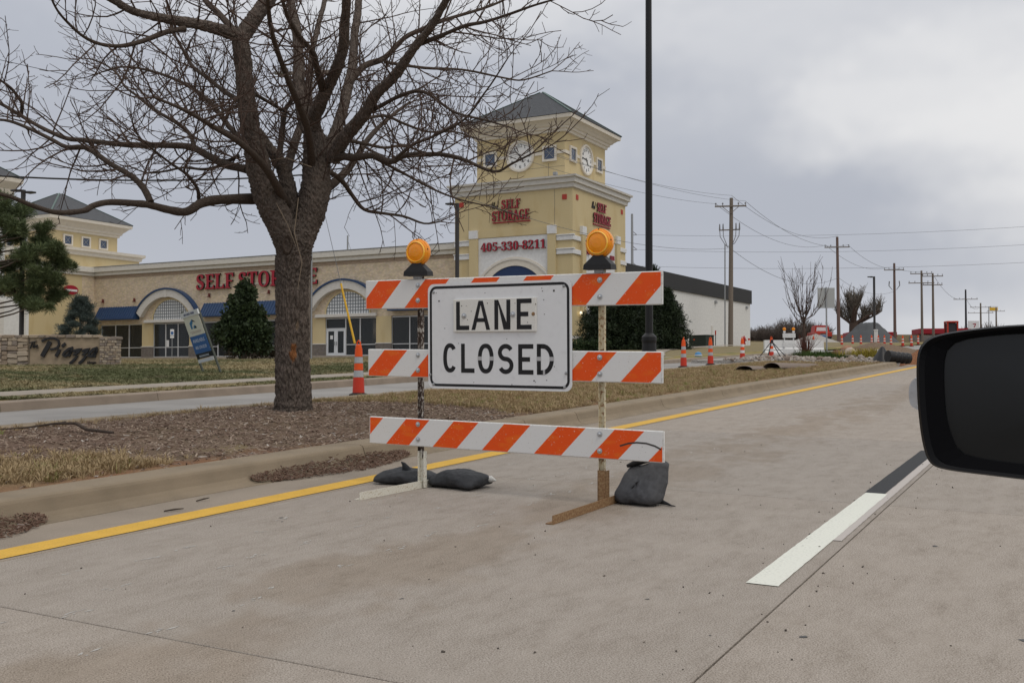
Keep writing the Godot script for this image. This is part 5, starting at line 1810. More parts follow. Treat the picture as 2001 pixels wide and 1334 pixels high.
# ---------------------------------------------------------------- barricade
func stripes(start: float, sd: int) -> ImageTexture:
	var w := 1220
	var h := 104
	var im := Image.create(w, h, false, Image.FORMAT_RGB8)
	var f := FastNoiseLite.new()
	f.seed = sd
	f.frequency = 0.02
	f.fractal_octaves = 4
	var g := FastNoiseLite.new()
	g.seed = sd + 1
	g.frequency = 0.11
	g.fractal_octaves = 3
	var white := Color(0.72, 0.72, 0.71)
	var orange := Color(0.8, 0.085, 0.005)
	for j in h:
		var v := 0.208 * j / h
		for i in w:
			var u := -0.48 + 2.44 * (i + 0.5) / w
			var s := fposmod(u + v * 0.92 - start, 0.437)
			var edge := clampf(minf(s, absf(s - 0.2185)) / 0.002, 0.0, 1.0)
			var c := orange if s < 0.2185 else white
			if s < 0.2185:
				c = c.lerp(Color(0.8, 0.17, 0.008), smoothstep(0.1, 0.5, f.get_noise_2d(i * 0.4, j * 0.9)) * 0.5)
				if edge < 1.0:
					c = c.lerp(white, (1.0 - edge) * 0.5)
			var wear := g.get_noise_2d(i, j) + 0.55 * f.get_noise_2d(i, j)
			c = c.lerp(Color(0.6, 0.52, 0.42), smoothstep(0.55, 0.75, wear) * 0.35)
			c = c.lerp(Color(0.75, 0.74, 0.72), smoothstep(0.64, 0.68, g.get_noise_2d(i * 0.9 + 900.0, j * 0.9)))
			c = c.lerp(Color(0.12, 0.1, 0.09), smoothstep(0.66, 0.7, g.get_noise_2d(i * 1.2, j * 1.2 + 300.0)) * 0.8)
			im.set_pixel(i, j, c.linear_to_srgb())
	return ImageTexture.create_from_image(im)

func bolt(x: float, y: float, z: float, r := 0.019) -> Shape:
	var s := Shape.new()
	s.lathe([Vector2(r, 0), Vector2(r, 0.003), Vector2(r * 0.55, 0.004), Vector2(r * 0.55, 0.01), Vector2(r * 0.3, 0.014), Vector2(0, 0.014)], 12, Transform3D(Basis(Vector3.RIGHT, PI / 2), Vector3(x, y, z)))
	return s

# own axes: x along the boards, y up, z towards the traffic; origin at the foot of the left upright
func barricade_frame() -> Transform3D:
	var up := Vector3(-GX, 1, -GZ).normalized()
	var u := Vector3(0.999, -0.018, 0.045).normalized()
	var n := u.cross(up).normalized()
	return Transform3D(Basis(u, up, n), P(-4.35, -6.608))

func build_barricade() -> void:
	var xf := barricade_frame()
	var t := thing("barricade", "orange and white striped three-board road barricade on rusty steel uprights", "barricade")
	t.transform = xf
	var boards := [[1.447, 0.22, 0.075, 5], [0.929, 0.209, 0.11, 15], [0.414, 0.207, -0.134, 25]]
	var ends := [[-0.485, 1.955], [-0.462, 1.957], [-0.449, 1.966]]
	for k in 3:
		var b: Array = boards[k]
		var s := Shape.new()
		var x0: float = ends[k][0]
		var x1: float = ends[k][1]
		s.box(Vector3((x0 + x1) / 2, b[0], 0.033), Vector3(x1 - x0, b[1], 0.022), Transform3D.IDENTITY, 0.006)
		var o := part(t, "board", s, M.rail_white)
		var sh := Shape.new()
		var h: float = b[1] / 2 - 0.006
		sh.quad(Vector3(x0 + 0.004, b[0] - h, 0.045), Vector3(x1 - 0.004, b[0] - h, 0.045), Vector3(x1 - 0.004, b[0] + h, 0.045), Vector3(x0 + 0.004, b[0] + h, 0.045))
		var m := StandardMaterial3D.new()
		m.resource_name = "striped_sheeting"
		m.albedo_texture = stripes(b[2], b[3])
		m.texture_repeat = false
		m.roughness = 0.42
		m.metallic_specular = 0.4
		part(o, "striped_sheeting", sh, m)
		# the hollow board's end wall and ribs show at its ends
		for e in [x0, x1]:
			var c := Shape.new()
			c.box(Vector3(e, b[0], 0.033), Vector3(0.012, b[1] - 0.004, 0.016), Transform3D.IDENTITY, 0.002)
			part(o, "end_wall", c, M.rail_white)
		for x in [0.008, 1.512]:
			for dy in [0.062, -0.05]:
				part(t, "bolt", bolt(x, b[0] + dy, 0.046), M.zinc)
	# black rub mark over the right end of the lowest board
	var rub := Shape.new()
	rub.stroke([Vector2(1.66, 0.405), Vector2(1.72, 0.425), Vector2(1.78, 0.434), Vector2(1.85, 0.432), Vector2(1.91, 0.418), Vector2(1.955, 0.398)], 0.011, 0.0006, Transform3D(Basis.IDENTITY, Vector3(0, 0, 0.0455)))
	part(t, "rub_mark", rub, M.sign_hole)
	for x in [0.008, 1.512]:
		var s := Shape.new()
		s.box(Vector3(x, 0.9, 0.0), Vector3(0.044, 1.36, 0.004))
		s.box(Vector3(x - 0.02, 0.9, 0.011), Vector3(0.004, 1.36, 0.018))
		s.box(Vector3(x + 0.02, 0.9, 0.011), Vector3(0.004, 1.36, 0.018))
		part(t, "upright", s, M.chipped if x < 1.0 else M.rust_cream)
	# feet
	var sock := Shape.new()
	sock.box(Vector3(0.028, 0.14, 0.005), Vector3(0.058, 0.27, 0.006))
	sock.box(Vector3(0.054, 0.14, 0.022), Vector3(0.006, 0.27, 0.03))
	sock.box(Vector3(0.002, 0.14, 0.022), Vector3(0.006, 0.27, 0.03))
	part(t, "socket", sock, M.white_steel)
	var sock2 := Shape.new()
	sock2.box(Vector3(1.52, 0.12, 0.026), Vector3(0.062, 0.22, 0.006))
	sock2.box(Vector3(1.55, 0.12, 0.005), Vector3(0.006, 0.22, 0.048))
	sock2.box(Vector3(1.49, 0.12, 0.005), Vector3(0.006, 0.22, 0.048))
	part(t, "socket", sock2, M.rust)
	for q in [[0.03, -0.02, -0.05, 0.72, -0.42, 0.46, M.white_steel], [1.535, 1.57, 0.0, 0.85, 1.5, -0.55, M.rust]]:
		var a := Vector3(q[0], 0.0, -0.62)
		var b := Vector3(q[0] + (q[1] - q[0]), 0.0, q[3])
		var s := Shape.new()
		var d := (b - a).normalized()
		var side := Vector3.UP.cross(d).normalized()
		s.bar(a + Vector3.UP * 0.0035, b + Vector3.UP * 0.0035, 0.05, 0.006)
		s.bar(a + Vector3.UP * 0.03 + side * 0.022, b + Vector3.UP * 0.03 + side * 0.022, 0.005, 0.05)
		part(t, "foot", s, q[6])
	build_lane_sign(xf)
	warning_light(xf, Vector3(0.0, 1.557, 0.03), "amber warning light on the barricade's left end, nearer the bare tree", 0.1)
	warning_light(xf, Vector3(1.503, 1.557, 0.03), "amber warning light on the barricade's right end, in front of the clock tower", 0.02)
	# sand bags on the feet
	var l := sand_bag(xf * Transform3D(Basis(Vector3.UP, 0.2), Vector3(-0.21, 0.0, -0.12)), Vector3(0.215, 0.055, 0.15), 3, "flat black sandbag lying left of the barricade's left upright, by the yellow line", M.bag)
	var ear := Shape.new()
	ear.tube([Vector3(-0.01, 0.08, 0.0), Vector3(-0.015, 0.115, 0.0), Vector3(-0.03, 0.15, 0.01), Vector3(-0.05, 0.165, 0.012)], [0.055, 0.032, 0.016, 0.004], 8)
	part(l, "tied_neck", ear, M.bag)
	var m2 := sand_bag(xf * Transform3D(Basis(Vector3.UP, -0.1), Vector3(0.245, 0.0, -0.17)), Vector3(0.205, 0.062, 0.16), 8, "plump black sandbag draped over the barricade's left foot, right of the white upright", M.bag)
	var tip := Shape.new()
	tip.tube([Vector3(0.17, 0.06, -0.08), Vector3(0.215, 0.066, -0.1), Vector3(0.25, 0.055, -0.11)], [0.03, 0.024, 0.006], 7)
	part(m2, "white_tie", tip, M.plate_white)
	var r := sand_bag(xf * Transform3D(Basis(Vector3.UP, -0.1), Vector3(1.72, 0.0, -0.13)), Vector3(0.165, 0.15, 0.11), 14, "dusty grey sandbag slumped upright against the barricade's right upright", M.bag_grey, true)
	var flap := Shape.new()
	flap.tube([Vector3(-0.11, 0.245, -0.03), Vector3(-0.04, 0.275, -0.045), Vector3(0.05, 0.3, -0.05)], [0.012, 0.024, 0.02], 7)
	part(r, "open_mouth", flap, M.black_plastic)
	var tail := Shape.new()
	tail.tube([Vector3(0.1, 0.03, -0.06), Vector3(0.19, 0.014, -0.05), Vector3(0.235, 0.01, -0.02), Vector3(0.26, 0.008, -0.03)], [0.025, 0.01, 0.006, 0.003], 5)
	part(r, "torn_corner", tail, M.bag)

# a filled sack: flattened pillow with drawn out corners, lying or standing on its edge
func sand_bag(xf: Transform3D, h: Vector3, sd: int, label: String, m: Material, standing := false) -> Node3D:
	var t := thing("sandbag", label, "sandbag", Vector3.ZERO, "sandbags on the barricade feet")
	t.transform = xf
	var f := FastNoiseLite.new()
	f.seed = sd
	f.frequency = 1.0
	f.fractal_octaves = 3
	var nu := 72
	var nv := 40
	var pts := PackedVector3Array()
	for j in nv + 1:
		var e := PI * (0.5 - j / float(nv))
		for i in nu + 1:
			var a := -TAU * (i % nu) / nu
			# rounded oblong outline
			var ca := signf(cos(a)) * pow(absf(cos(a)), 0.4)
			var sa := signf(sin(a)) * pow(absf(sin(a)), 0.4)
			var ce := pow(maxf(0.0, cos(e)), 0.62)
			var se := signf(sin(e)) * pow(absf(sin(e)), 0.75)
			var p := Vector3(ca * ce, se, sa * ce)
			var corner := pow(absf(p.x * p.z), 2.0) * ce
			var q: Vector3
			if standing:
				# the outline stands upright: x and y are the sack's face, z its thickness
				q = Vector3(ca * ce * h.x, (sa * ce + 1.0) * h.y, se * h.z)
				var up := q.y / (2.0 * h.y)
				q.z *= lerpf(1.15, 0.55, smoothstep(0.25, 1.0, up))
				q.x *= 1.0 + 0.1 * corner - 0.1 * smoothstep(0.3, 0.75, up) + 0.06 * smoothstep(0.8, 1.0, up)
				q.x += 0.05 * up * up
				q.z -= 0.07 * up
				q.y *= 0.82 + 0.18 * smoothstep(-0.9, 0.8, ca)
			else:
				q = Vector3(p.x * h.x, (se + 1.0) * h.y, p.z * h.z)
				q.x *= 1.0 + 0.16 * corner
				q.z *= 1.0 + 0.16 * corner
				q.y *= 1.0 - 0.6 * corner
			var n := f.get_noise_3d(q.x * 5.0, q.y * 5.0, q.z * 5.0) * 0.022 + f.get_noise_3d(q.x * 18.0, q.y * 8.0, q.z * 9.0) * 0.004
			var out := Vector3(q.x / h.x, (q.y - h.y) / h.y, q.z / h.z).normalized()
			q += out * n
			q.y = maxf(q.y, 0.002)
			pts.append(q)
	var s := Shape.new()
	s.sheet(nu + 1, nv + 1, pts)
	part(t, "sack", s, m)
	return t

func warning_light(xf: Transform3D, at: Vector3, label: String, turn: float) -> void:
	var t := thing("warning_light", label, "warning light", Vector3.ZERO, "amber lights on the barricade")
	t.transform = xf * Transform3D(Basis(Vector3.UP, turn), at)
	# black battery foot, wide below, narrow above
	var b := Shape.new()
	var low := [Vector3(-0.103, 0.022, 0.045), Vector3(0.103, 0.022, 0.045), Vector3(0.103, 0.022, -0.045), Vector3(-0.103, 0.022, -0.045)]
	var mid := [Vector3(-0.1, 0.055, 0.043), Vector3(0.1, 0.055, 0.043), Vector3(0.1, 0.055, -0.043), Vector3(-0.1, 0.055, -0.043)]
	var top := [Vector3(-0.05, 0.102, 0.034), Vector3(0.05, 0.102, 0.034), Vector3(0.05, 0.102, -0.034), Vector3(-0.05, 0.102, -0.034)]
	var neck := [Vector3(-0.034, 0.118, 0.03), Vector3(0.034, 0.118, 0.03), Vector3(0.034, 0.118, -0.03), Vector3(-0.034, 0.118, -0.03)]
	var rings := [low, mid, top, neck]
	for r in 3:
		for k in 4:
			var j := (k + 1) % 4
			b.quad(rings[r][k], rings[r][j], rings[r + 1][j], rings[r + 1][k])
	b.quad(low[3], low[2], low[1], low[0])
	b.quad(neck[0], neck[1], neck[2], neck[3])
	part(t, "battery_case", b, M.black_plastic)
	var br := Shape.new()
	br.box(Vector3(0, 0.011, 0), Vector3(0.06, 0.022, 0.05))
	part(t, "bracket", br, M.steel_grey)
	var face := Transform3D(Basis(Vector3.RIGHT, PI / 2), Vector3(0, 0.2, 0))
	var lens := Shape.new()
	lens.lathe([Vector2(0, -0.05), Vector2(0.06, -0.046), Vector2(0.085, -0.036), Vector2(0.09, -0.02), Vector2(0.098, -0.016), Vector2(0.1, 0.0), Vector2(0.098, 0.016), Vector2(0.09, 0.02), Vector2(0.086, 0.03), Vector2(0.074, 0.038), Vector2(0.06, 0.044), Vector2(0.035, 0.05), Vector2(0, 0.052)], 36, face)
	var ln := part(t, "lens", lens, M.amber)
	var rim := Shape.new()
	rim.lathe([Vector2(0.068, 0.04), Vector2(0.07, 0.047), Vector2(0.074, 0.047), Vector2(0.078, 0.037)], 36, face)
	part(ln, "raised_ring", rim, M.amber_core)
	var foot := Shape.new()
	foot.box(Vector3(0, 0.112, 0), Vector3(0.05, 0.03, 0.05), Transform3D.IDENTITY, 0.006)
	part(ln, "stem", foot, M.amber)
	for a in [0.2, 1.57, 2.95]:
		var sc := Shape.new()
		sc.lathe([Vector2(0.005, 0.0), Vector2(0.005, 0.006), Vector2(0, 0.006)], 8, face * Transform3D(Basis.IDENTITY, Vector3(cos(a) * 0.093, 0.014, -sin(a) * 0.093)))
		part(t, "screw", sc, M.sign_hole)

func build_lane_sign(xf: Transform3D) -> void:
	var t := thing("lane_closed_sign", "white LANE CLOSED sign with black border bolted to the striped barricade", "sign")
	# own axes: origin at the panel's lower left corner
	t.transform = xf * Transform3D(Basis(Vector3(0, 0, 1), 0.006), Vector3(0.112, 0.748, 0.052))
	var w := 1.196
	var h := 0.765
	var rr := 0.05
	var outline := PackedVector2Array()
	for c in [[w - rr, h - rr, 0.0], [rr, h - rr, PI / 2], [rr, rr, PI], [w - rr, rr, PI * 1.5]]:
		for k in 7:
			var a: float = c[2] + PI / 2 * k / 6.0
			outline.append(Vector2(c[0] + cos(a) * rr, c[1] + sin(a) * rr))
	var s := Shape.new()
	s.prism(outline, 0.006)
	part(t, "panel", s, M.sign_white)
	var br := []
	for p in outline:
		br.append(Vector2(0.026 + p.x * (w - 0.052) / w, 0.026 + p.y * (h - 0.052) / h))
	var b := Shape.new()
	b.stroke(br, 0.019, 0.0008, Transform3D(Basis.IDENTITY, Vector3(0, 0, 0.0061)), true)
	part(t, "border", b, M.sign_black)
	# overlay plate with LANE: from (0.236, 0.41), 0.69 wide, 0.235 high
	var pl := Shape.new()
	pl.box(Vector3(0.236 + 0.345, 0.412 + 0.118, 0.0145), Vector3(0.69, 0.236, 0.016), Transform3D.IDENTITY, 0.003)
	var plate := part(t, "overlay_plate", pl, M.plate_white)
	var z := 0.0227
	road_letter(plate, "L", Vector2(0.262, 0.426), 0.112, 0.205, z)
	road_letter(plate, "A", Vector2(0.394, 0.426), 0.158, 0.208, z)
	road_letter(plate, "N", Vector2(0.588, 0.427), 0.132, 0.21, z)
	road_letter(plate, "E", Vector2(0.772, 0.427), 0.12, 0.214, z)
	z = 0.0062
	road_letter(t, "C", Vector2(0.135, 0.118), 0.12, 0.213, z)
	road_letter(t, "L", Vector2(0.292, 0.118), 0.115, 0.21, z)
	road_letter(t, "O", Vector2(0.437, 0.115), 0.132, 0.213, z)
	road_letter(t, "S", Vector2(0.606, 0.113), 0.128, 0.213, z)
	road_letter(t, "E", Vector2(0.773, 0.112), 0.122, 0.212, z)
	road_letter(t, "D", Vector2(0.923, 0.112), 0.134, 0.213, z)
	for q in [[0.437, 0.132, 0.0], [0.923, 0.134, 0.0]]:
		for e in [0.0, 1.0]:
			var tp := Shape.new()
			tp.box(Vector3(q[0] + 0.016 + e * (q[1] - 0.032), 0.222, z + 0.0016), Vector3(0.034, 0.028, 0.0012))
			part(t, "tape", tp, M.grey_tape)
	var tp2 := Shape.new()
	tp2.box(Vector3(0.98, 0.128, z + 0.0016), Vector3(0.015, 0.036, 0.0012))
	part(t, "tape", tp2, M.grey_tape)
	for q in [[0.33, 0.528, 0.0226], [0.74, 0.532, 0.0226]]:
		part(plate, "bolt", bolt(q[0], q[1], q[2], 0.021), M.zinc)
	for q in [[0.052, 0.705], [1.138, 0.72], [1.152, 0.125], [0.047, 0.03], [1.14, 0.03], [0.018, 0.1]]:
		part(t, "rivet", bolt(q[0], q[1], 0.0062, 0.011), M.steel_grey)
	var rust := Shape.new()
	rust.lathe([Vector2(0.014, 0), Vector2(0.01, 0.003), Vector2(0, 0.003)], 10, Transform3D(Basis(Vector3.RIGHT, PI / 2), Vector3(0.905, 0.533, 0.0226)))
	part(plate, "rusty_hole", rust, M.rust)
	var specks := Shape.new()
	for q in [[0.075, 0.70, 0.004], [0.97, 0.69, 0.005], [0.965, 0.71, 0.004], [1.06, 0.69, 0.008], [0.98, 0.63, 0.004], [0.1, 0.64, 0.008], [0.985, 0.53, 0.003], [0.4, 0.05, 0.004], [0.72, 0.04, 0.003], [0.91, 0.06, 0.004], [1.06, 0.17, 0.003], [0.27, 0.33, 0.003], [0.68, 0.36, 0.003], [0.15, 0.44, 0.003], [0.9, 0.07, 0.005], [1.0, 0.075, 0.004], [0.5, 0.69, 0.003]]:
		specks.box(Vector3(q[0], q[1], 0.0066), Vector3(q[2] * rnd(1.0, 2.6), q[2] * rnd(1.0, 2.0), 0.0008), Transform3D(Basis(Vector3(0, 0, 1), 0.0), Vector3.ZERO))
	part(t, "nicks", specks, M.sign_hole).set_meta("kind", "stuff")
	var ps := Shape.new()
	for q in [[0.31, 0.60, 0.007], [0.35, 0.6, 0.004], [0.29, 0.51, 0.006], [0.36, 0.5, 0.005], [0.53, 0.615, 0.005], [0.86, 0.475, 0.005], [0.758, 0.61, 0.005], [0.392, 0.56, 0.005], [0.925, 0.6, 0.006]]:
		ps.box(Vector3(q[0], q[1], 0.0229), Vector3(q[2] * rnd(0.7, 1.3), q[2] * rnd(0.8, 1.8), 0.0008))
	part(plate, "nicks", ps, M.sign_hole).set_meta("kind", "stuff")

# highway style capitals drawn as strokes
func road_letter(parent: Node3D, ch: String, at: Vector2, w: float, h: float, z: float) -> void:
	var s := Shape.new()
	var k := 0.032
	var d := 0.0009
	var xf := Transform3D(Basis.IDENTITY, Vector3(at.x, at.y, z))
	var rect := func(x0: float, y0: float, x1: float, y1: float) -> void:
		s.box(Vector3((x0 + x1) / 2, (y0 + y1) / 2, d / 2), Vector3(x1 - x0, y1 - y0, d), xf)
	match ch:
		"L":
			rect.call(0.0, 0.0, k, h)
			rect.call(k, 0.0, w, k)
		"E":
			rect.call(0.0, 0.0, k, h)
			rect.call(k, 0.0, w, k)
			rect.call(k, h - k, w, h)
			rect.call(k, h * 0.47 - k / 2 + 0.006, w * 0.78, h * 0.47 + k / 2 + 0.006)
		"A":
			s.prism(PackedVector2Array([Vector2(0, 0), Vector2(k, 0), Vector2(w / 2, h - 0.03), Vector2(w - k, 0), Vector2(w, 0), Vector2(w / 2 + 0.018, h), Vector2(w / 2 - 0.018, h)]), d, xf)
			rect.call(w * 0.27, h * 0.27, w * 0.73, h * 0.27 + 0.028)
		"N":
			rect.call(0.0, 0.0, k, h)
			rect.call(w - k, 0.0, w, h)
			s.prism(PackedVector2Array([Vector2(k, h), Vector2(k - 0.008, h), Vector2(w - k - 0.024, 0.0), Vector2(w - k, 0.0), Vector2(w - k, 0.05), Vector2(k, h)]), d, xf)
		"O":
			s.stroke(oval_line(w, h, k, 0.0, TAU, 44), k, d, xf, true)
		"C":
			s.stroke(oval_line(w, h, k, 0.72, TAU - 0.72, 40), k, d, xf)
		"D":
			var l := [Vector2(k / 2, h - k / 2), Vector2(w * 0.36, h - k / 2)]
			for i in 17:
				var a := PI / 2 - PI * i / 16.0
				l.append(Vector2(w * 0.36 + cos(a) * (w * 0.64 - k / 2), h / 2 + sin(a) * (h / 2 - k / 2)))
			l.append(Vector2(w * 0.36, k / 2))
			l.append(Vector2(k / 2, k / 2))
			s.stroke(l, k, d, xf)
			rect.call(0.0, 0.0, k, h)
		"S":
			var l := []
			var r := (h - k) / 4.0
			var rw := (w - k) / 2.0
			for i in 17:
				var a := lerpf(0.45, PI * 1.5 - 0.25, i / 16.0)
				l.append(Vector2(w / 2 + cos(a) * rw, h - k / 2 - r + sin(a) * r))
			for i in 17:
				var a := lerpf(PI / 2 - 0.25, -PI + 0.45, i / 16.0)
				l.append(Vector2(w / 2 + cos(a) * rw, k / 2 + r + sin(a) * r))
			s.stroke(l, k, d, xf)
	part(parent, "letter", s, M.sign_black)

func oval_line(w: float, h: float, k: float, a0: float, a1: float, n: int) -> Array:
	var l := []
	for i in n:
		var a := lerpf(a0, a1, i / float(n if is_equal_approx(a1 - a0, TAU) else n - 1))
		var c := cos(a)
		var s := sin(a)
		# slightly squared oval
		l.append(Vector2(w / 2 + signf(c) * pow(absf(c), 0.82) * (w - k) / 2, h / 2 + signf(s) * pow(absf(s), 0.9) * (h - k) / 2))
	return l

# ---------------------------------------------------------------- trees and shrubs
func leaf_spray(n: int, size: float, wide: float, sd: int, radius: float) -> ArrayMesh:
	var s := Shape.new()
	var r := RandomNumberGenerator.new()
	r.seed = sd
	for k in n:
		var o := Vector3(r.randf_range(-1, 1), r.randf_range(-1, 1), r.randf_range(-1, 1))
		var d := (o + Vector3(r.randf_range(-0.6, 0.6), r.randf_range(-0.1, 0.9), r.randf_range(-0.6, 0.6))).normalized()
		var side := d.cross(Vector3(r.randf_range(-1, 1), r.randf_range(-1, 1), r.randf_range(-1, 1))).normalized() * wide * size
		var a := o * radius * 0.6
		var m := a + d * size * 0.5 + Vector3.UP * size * 0.05
		var b := a + d * size
		s.tri(a, m + side, m - side)
		s.tri(m - side, m + side, b)
	return s.mesh()

# a crown: sprays spread through ellipsoids; each blob is [centre, radii, how many]
func crown(t: Node3D, called: String, mesh: Mesh, blobs: Array, c0: Color, c1: Color, s0 := 0.7, s1 := 1.3, shell := 0.55) -> void:
	var spots := []
	var tints := []
	for b in blobs:
		for k in b[2]:
			var d := Vector3(rng.randfn(), rng.randfn(), rng.randfn()).normalized()
			var q := pow(rng.randf(), shell) * (1.0 + rnd(-0.16, 0.16))
			var p: Vector3 = b[0] + Vector3(d.x * b[1].x, d.y * b[1].y, d.z * b[1].z) * q
			var bs := Basis.from_euler(Vector3(rnd(-0.7, 0.7), rnd(0, TAU), rnd(-0.7, 0.7))) * Basis.from_scale(Vector3.ONE * rnd(s0, s1))
			spots.append(Transform3D(bs, p))
			tints.append(c0.lerp(c1, rng.randf()))
	scatter(t, called, mesh, M.leaf, spots, tints)

func simple_trunk(t: Node3D, tall: float, r: float, m: Material, lean := Vector3.ZERO) -> void:
	var s := Shape.new()
	s.tube([Vector3(0, -0.15, 0), Vector3(0.02, tall * 0.3, 0.01) + lean * 0.3, Vector3(-0.02, tall * 0.65, 0) + lean * 0.65, Vector3(0, tall, 0) + lean], [r * 1.25, r, r * 0.8, r * 0.35], 10)
	part(t, "trunk", s, m)

func lawn_at(x: float, z: float) -> Vector3:
	return Vector3(x, ty(x, z), z)

func build_vegetation() -> void:
	# broad dark evergreen on the lawn
	var b := lawn_at(-32.4, -35.1)
	var t := thing("magnolia_tree", "dense dark green evergreen tree on the lawn beside the leaning leasing sign", "tree", b)
	simple_trunk(t, 2.6, 0.09, M.old_trunk)
	var blobs := []
	for q in [[0.0, 0.75, 0.0, 1.12, 0.5, 330], [-0.25, 1.25, 0.2, 1.0, 0.5, 300], [0.3, 1.35, -0.1, 0.95, 0.5, 280], [0.0, 1.9, 0.0, 0.82, 0.5, 260], [-0.15, 2.4, 0.05, 0.62, 0.45, 180], [0.1, 2.75, 0.0, 0.44, 0.4, 120], [0.0, 3.1, 0.0, 0.26, 0.32, 60], [-0.7, 1.0, 0.5, 0.5, 0.35, 90], [0.75, 1.1, 0.3, 0.45, 0.35, 80], [-0.5, 1.75, 0.4, 0.42, 0.3, 70], [0.55, 2.1, 0.2, 0.35, 0.3, 60]]:
		blobs.append([Vector3(q[0], q[1], q[2]), Vector3(q[3], q[4], q[3]), q[5]])
	for k in 26:
		var a := rnd(0, TAU)
		var y := rnd(0.5, 2.9)
		var rr := (1.35 - 0.4 * y) * rnd(0.85, 1.1)
		blobs.append([Vector3(cos(a) * rr, y, sin(a) * rr), Vector3.ONE * rnd(0.16, 0.3), 22])
	crown(t, "crown", leaf_spray(11, 0.16, 0.32, 4, 0.13), blobs, Color(0.016, 0.026, 0.012), Color(0.05, 0.075, 0.03))
	t = thing("low_hedge", "low reddish brown hedge under the dark evergreen on the lawn", "hedge", lawn_at(-34.0, -37.4))
	blobs = []
	for k in 7:
		blobs.append([Vector3(-1.2 + k * 0.42, 0.28, rnd(-0.1, 0.1)), Vector3(0.36, 0.3, 0.35), 45])
	crown(t, "foliage", leaf_spray(12, 0.09, 0.3, 6, 0.1), blobs, Color(0.03, 0.024, 0.014), Color(0.06, 0.045, 0.024))
	# pine at the left edge
	b = lawn_at(-54.0, -39.8)
	t = thing("pine_tree", "tall pine with long needled clumps at the left edge, behind the stone wall", "tree", b)
	var s := Shape.new()
	s.tube([Vector3(-1.1, -0.2, 0.9), Vector3(-1.15, 3.0, 0.9), Vector3(-1.3, 6.0, 0.95), Vector3(-1.2, 8.5, 0.9), Vector3(-1.1, 10.0, 0.9)], [0.22, 0.19, 0.15, 0.09, 0.03], 10)
	part(t, "trunk", s, M.old_trunk)
	# right, up and away are the directions seen from the road
	var rt := Vector3(0.88, 0, -0.476)
	var aw := Vector3(-0.476, 0, -0.88)
	var clumps := [[-0.9, 9.1, 0.0, 0.65], [-0.2, 8.5, 0.2, 0.7], [-1.4, 8.2, -0.3, 0.8], [0.2, 7.6, -0.4, 0.55], [-0.7, 7.3, 0.5, 0.75], [-1.6, 6.6, 0.0, 0.8], [1.3, 7.55, 0.1, 0.42], [1.05, 6.9, 0.3, 0.55], [1.85, 6.2, 0.0, 0.62], [2.35, 6.35, -0.2, 0.4], [2.1, 5.5, 0.3, 0.6], [0.9, 5.9, -0.5, 0.7], [0.0, 5.9, 0.4, 0.7], [-1.0, 5.4, 0.3, 0.8], [1.5, 4.9, -0.2, 0.72], [0.6, 4.7, 0.5, 0.75], [2.0, 4.5, 0.2, 0.55], [-0.4, 4.3, -0.3, 0.75], [1.0, 3.9, 0.0, 0.7], [1.8, 3.7, 0.4, 0.55], [-1.4, 3.9, 0.0, 0.7], [0.2, 3.3, 0.4, 0.6], [1.3, 3.1, -0.3, 0.55]]
	blobs = []
	var limbs := Shape.new()
	for q in clumps:
		var c: Vector3 = rt * (q[0] - 0.05) + Vector3.UP * q[1] + aw * (q[2] * 2.2)
		blobs.append([c, Vector3(q[3], q[3] * 0.62, q[3]), int(110 * q[3])])
		for e in 4:
			blobs.append([c + Vector3(rnd(-1, 1), rnd(-0.6, 0.6), rnd(-1, 1)) * q[3] * 1.15, Vector3(q[3], q[3] * 0.7, q[3]) * rnd(0.35, 0.55), int(26 * q[3])])
		var root := Vector3(-1.2, q[1] - 0.8, 0.9)
		limbs.tube([root, root.lerp(c, 0.5) + Vector3(0, -0.1, 0), c], [0.06, 0.045, 0.02], 6)
	part(t, "limbs", limbs, M.old_trunk)
	crown(t, "crown", leaf_spray(24, 0.3, 0.04, 8, 0.12), blobs, Color(0.045, 0.065, 0.026), Color(0.14, 0.175, 0.08), 0.8, 1.4, 0.8)
	b = lawn_at(-50.5, -41.2)
	t = thing("blue_spruce", "low drooping blue green conifer behind the stone name wall", "tree", b)
	simple_trunk(t, 2.6, 0.1, M.old_trunk)
	blobs = []
	for k in 46:
		var a := k * 2.4
		var y := 0.5 + 3.0 * (k / 46.0)
		var r := (3.7 - y) * 0.52 * rnd(0.6, 1.15)
		blobs.append([Vector3(cos(a) * r, y - r * 0.18, sin(a) * r), Vector3(0.42, 0.15, 0.42) * rnd(0.7, 1.2), 30])
	crown(t, "crown", leaf_spray(20, 0.2, 0.05, 12, 0.1), blobs, Color(0.035, 0.05, 0.044), Color(0.085, 0.11, 0.1), 0.8, 1.3, 0.7)
	# dark junipers beside the tower
	for q in [[-26.6, -61.2, 4.5, 1.5, "leftmost of the dark junipers beside the tower, mostly behind the barricade post"], [-25.0, -62.3, 4.7, 1.65, "middle dark juniper of the clump behind the black lamp post"], [-24.9, -66.0, 5.5, 1.35, "tall pointed dark juniper right behind the black lamp post, topmost of the clump"], [-23.7, -65.3, 3.9, 1.35, "rightmost dark juniper of the clump, against the white warehouse"]]:
		var at := P(q[0], q[1], 0.0)
		t = thing("juniper", q[4], "shrub", at, "dark junipers beside the tower")
		simple_trunk(t, q[2] * 0.6, 0.1, M.old_trunk)
		blobs = []
		var h: float = q[2]
		var w: float = q[3]
		for k in 9:
			var y := (k + 0.5) / 9.0
			var rr: float = w * (1.0 - pow(y, 2.2)) + 0.15
			blobs.append([Vector3(rnd(-0.15, 0.15), h * y, rnd(-0.15, 0.15)), Vector3(rr, h * 0.1, rr), int(60 + 110 * rr)])
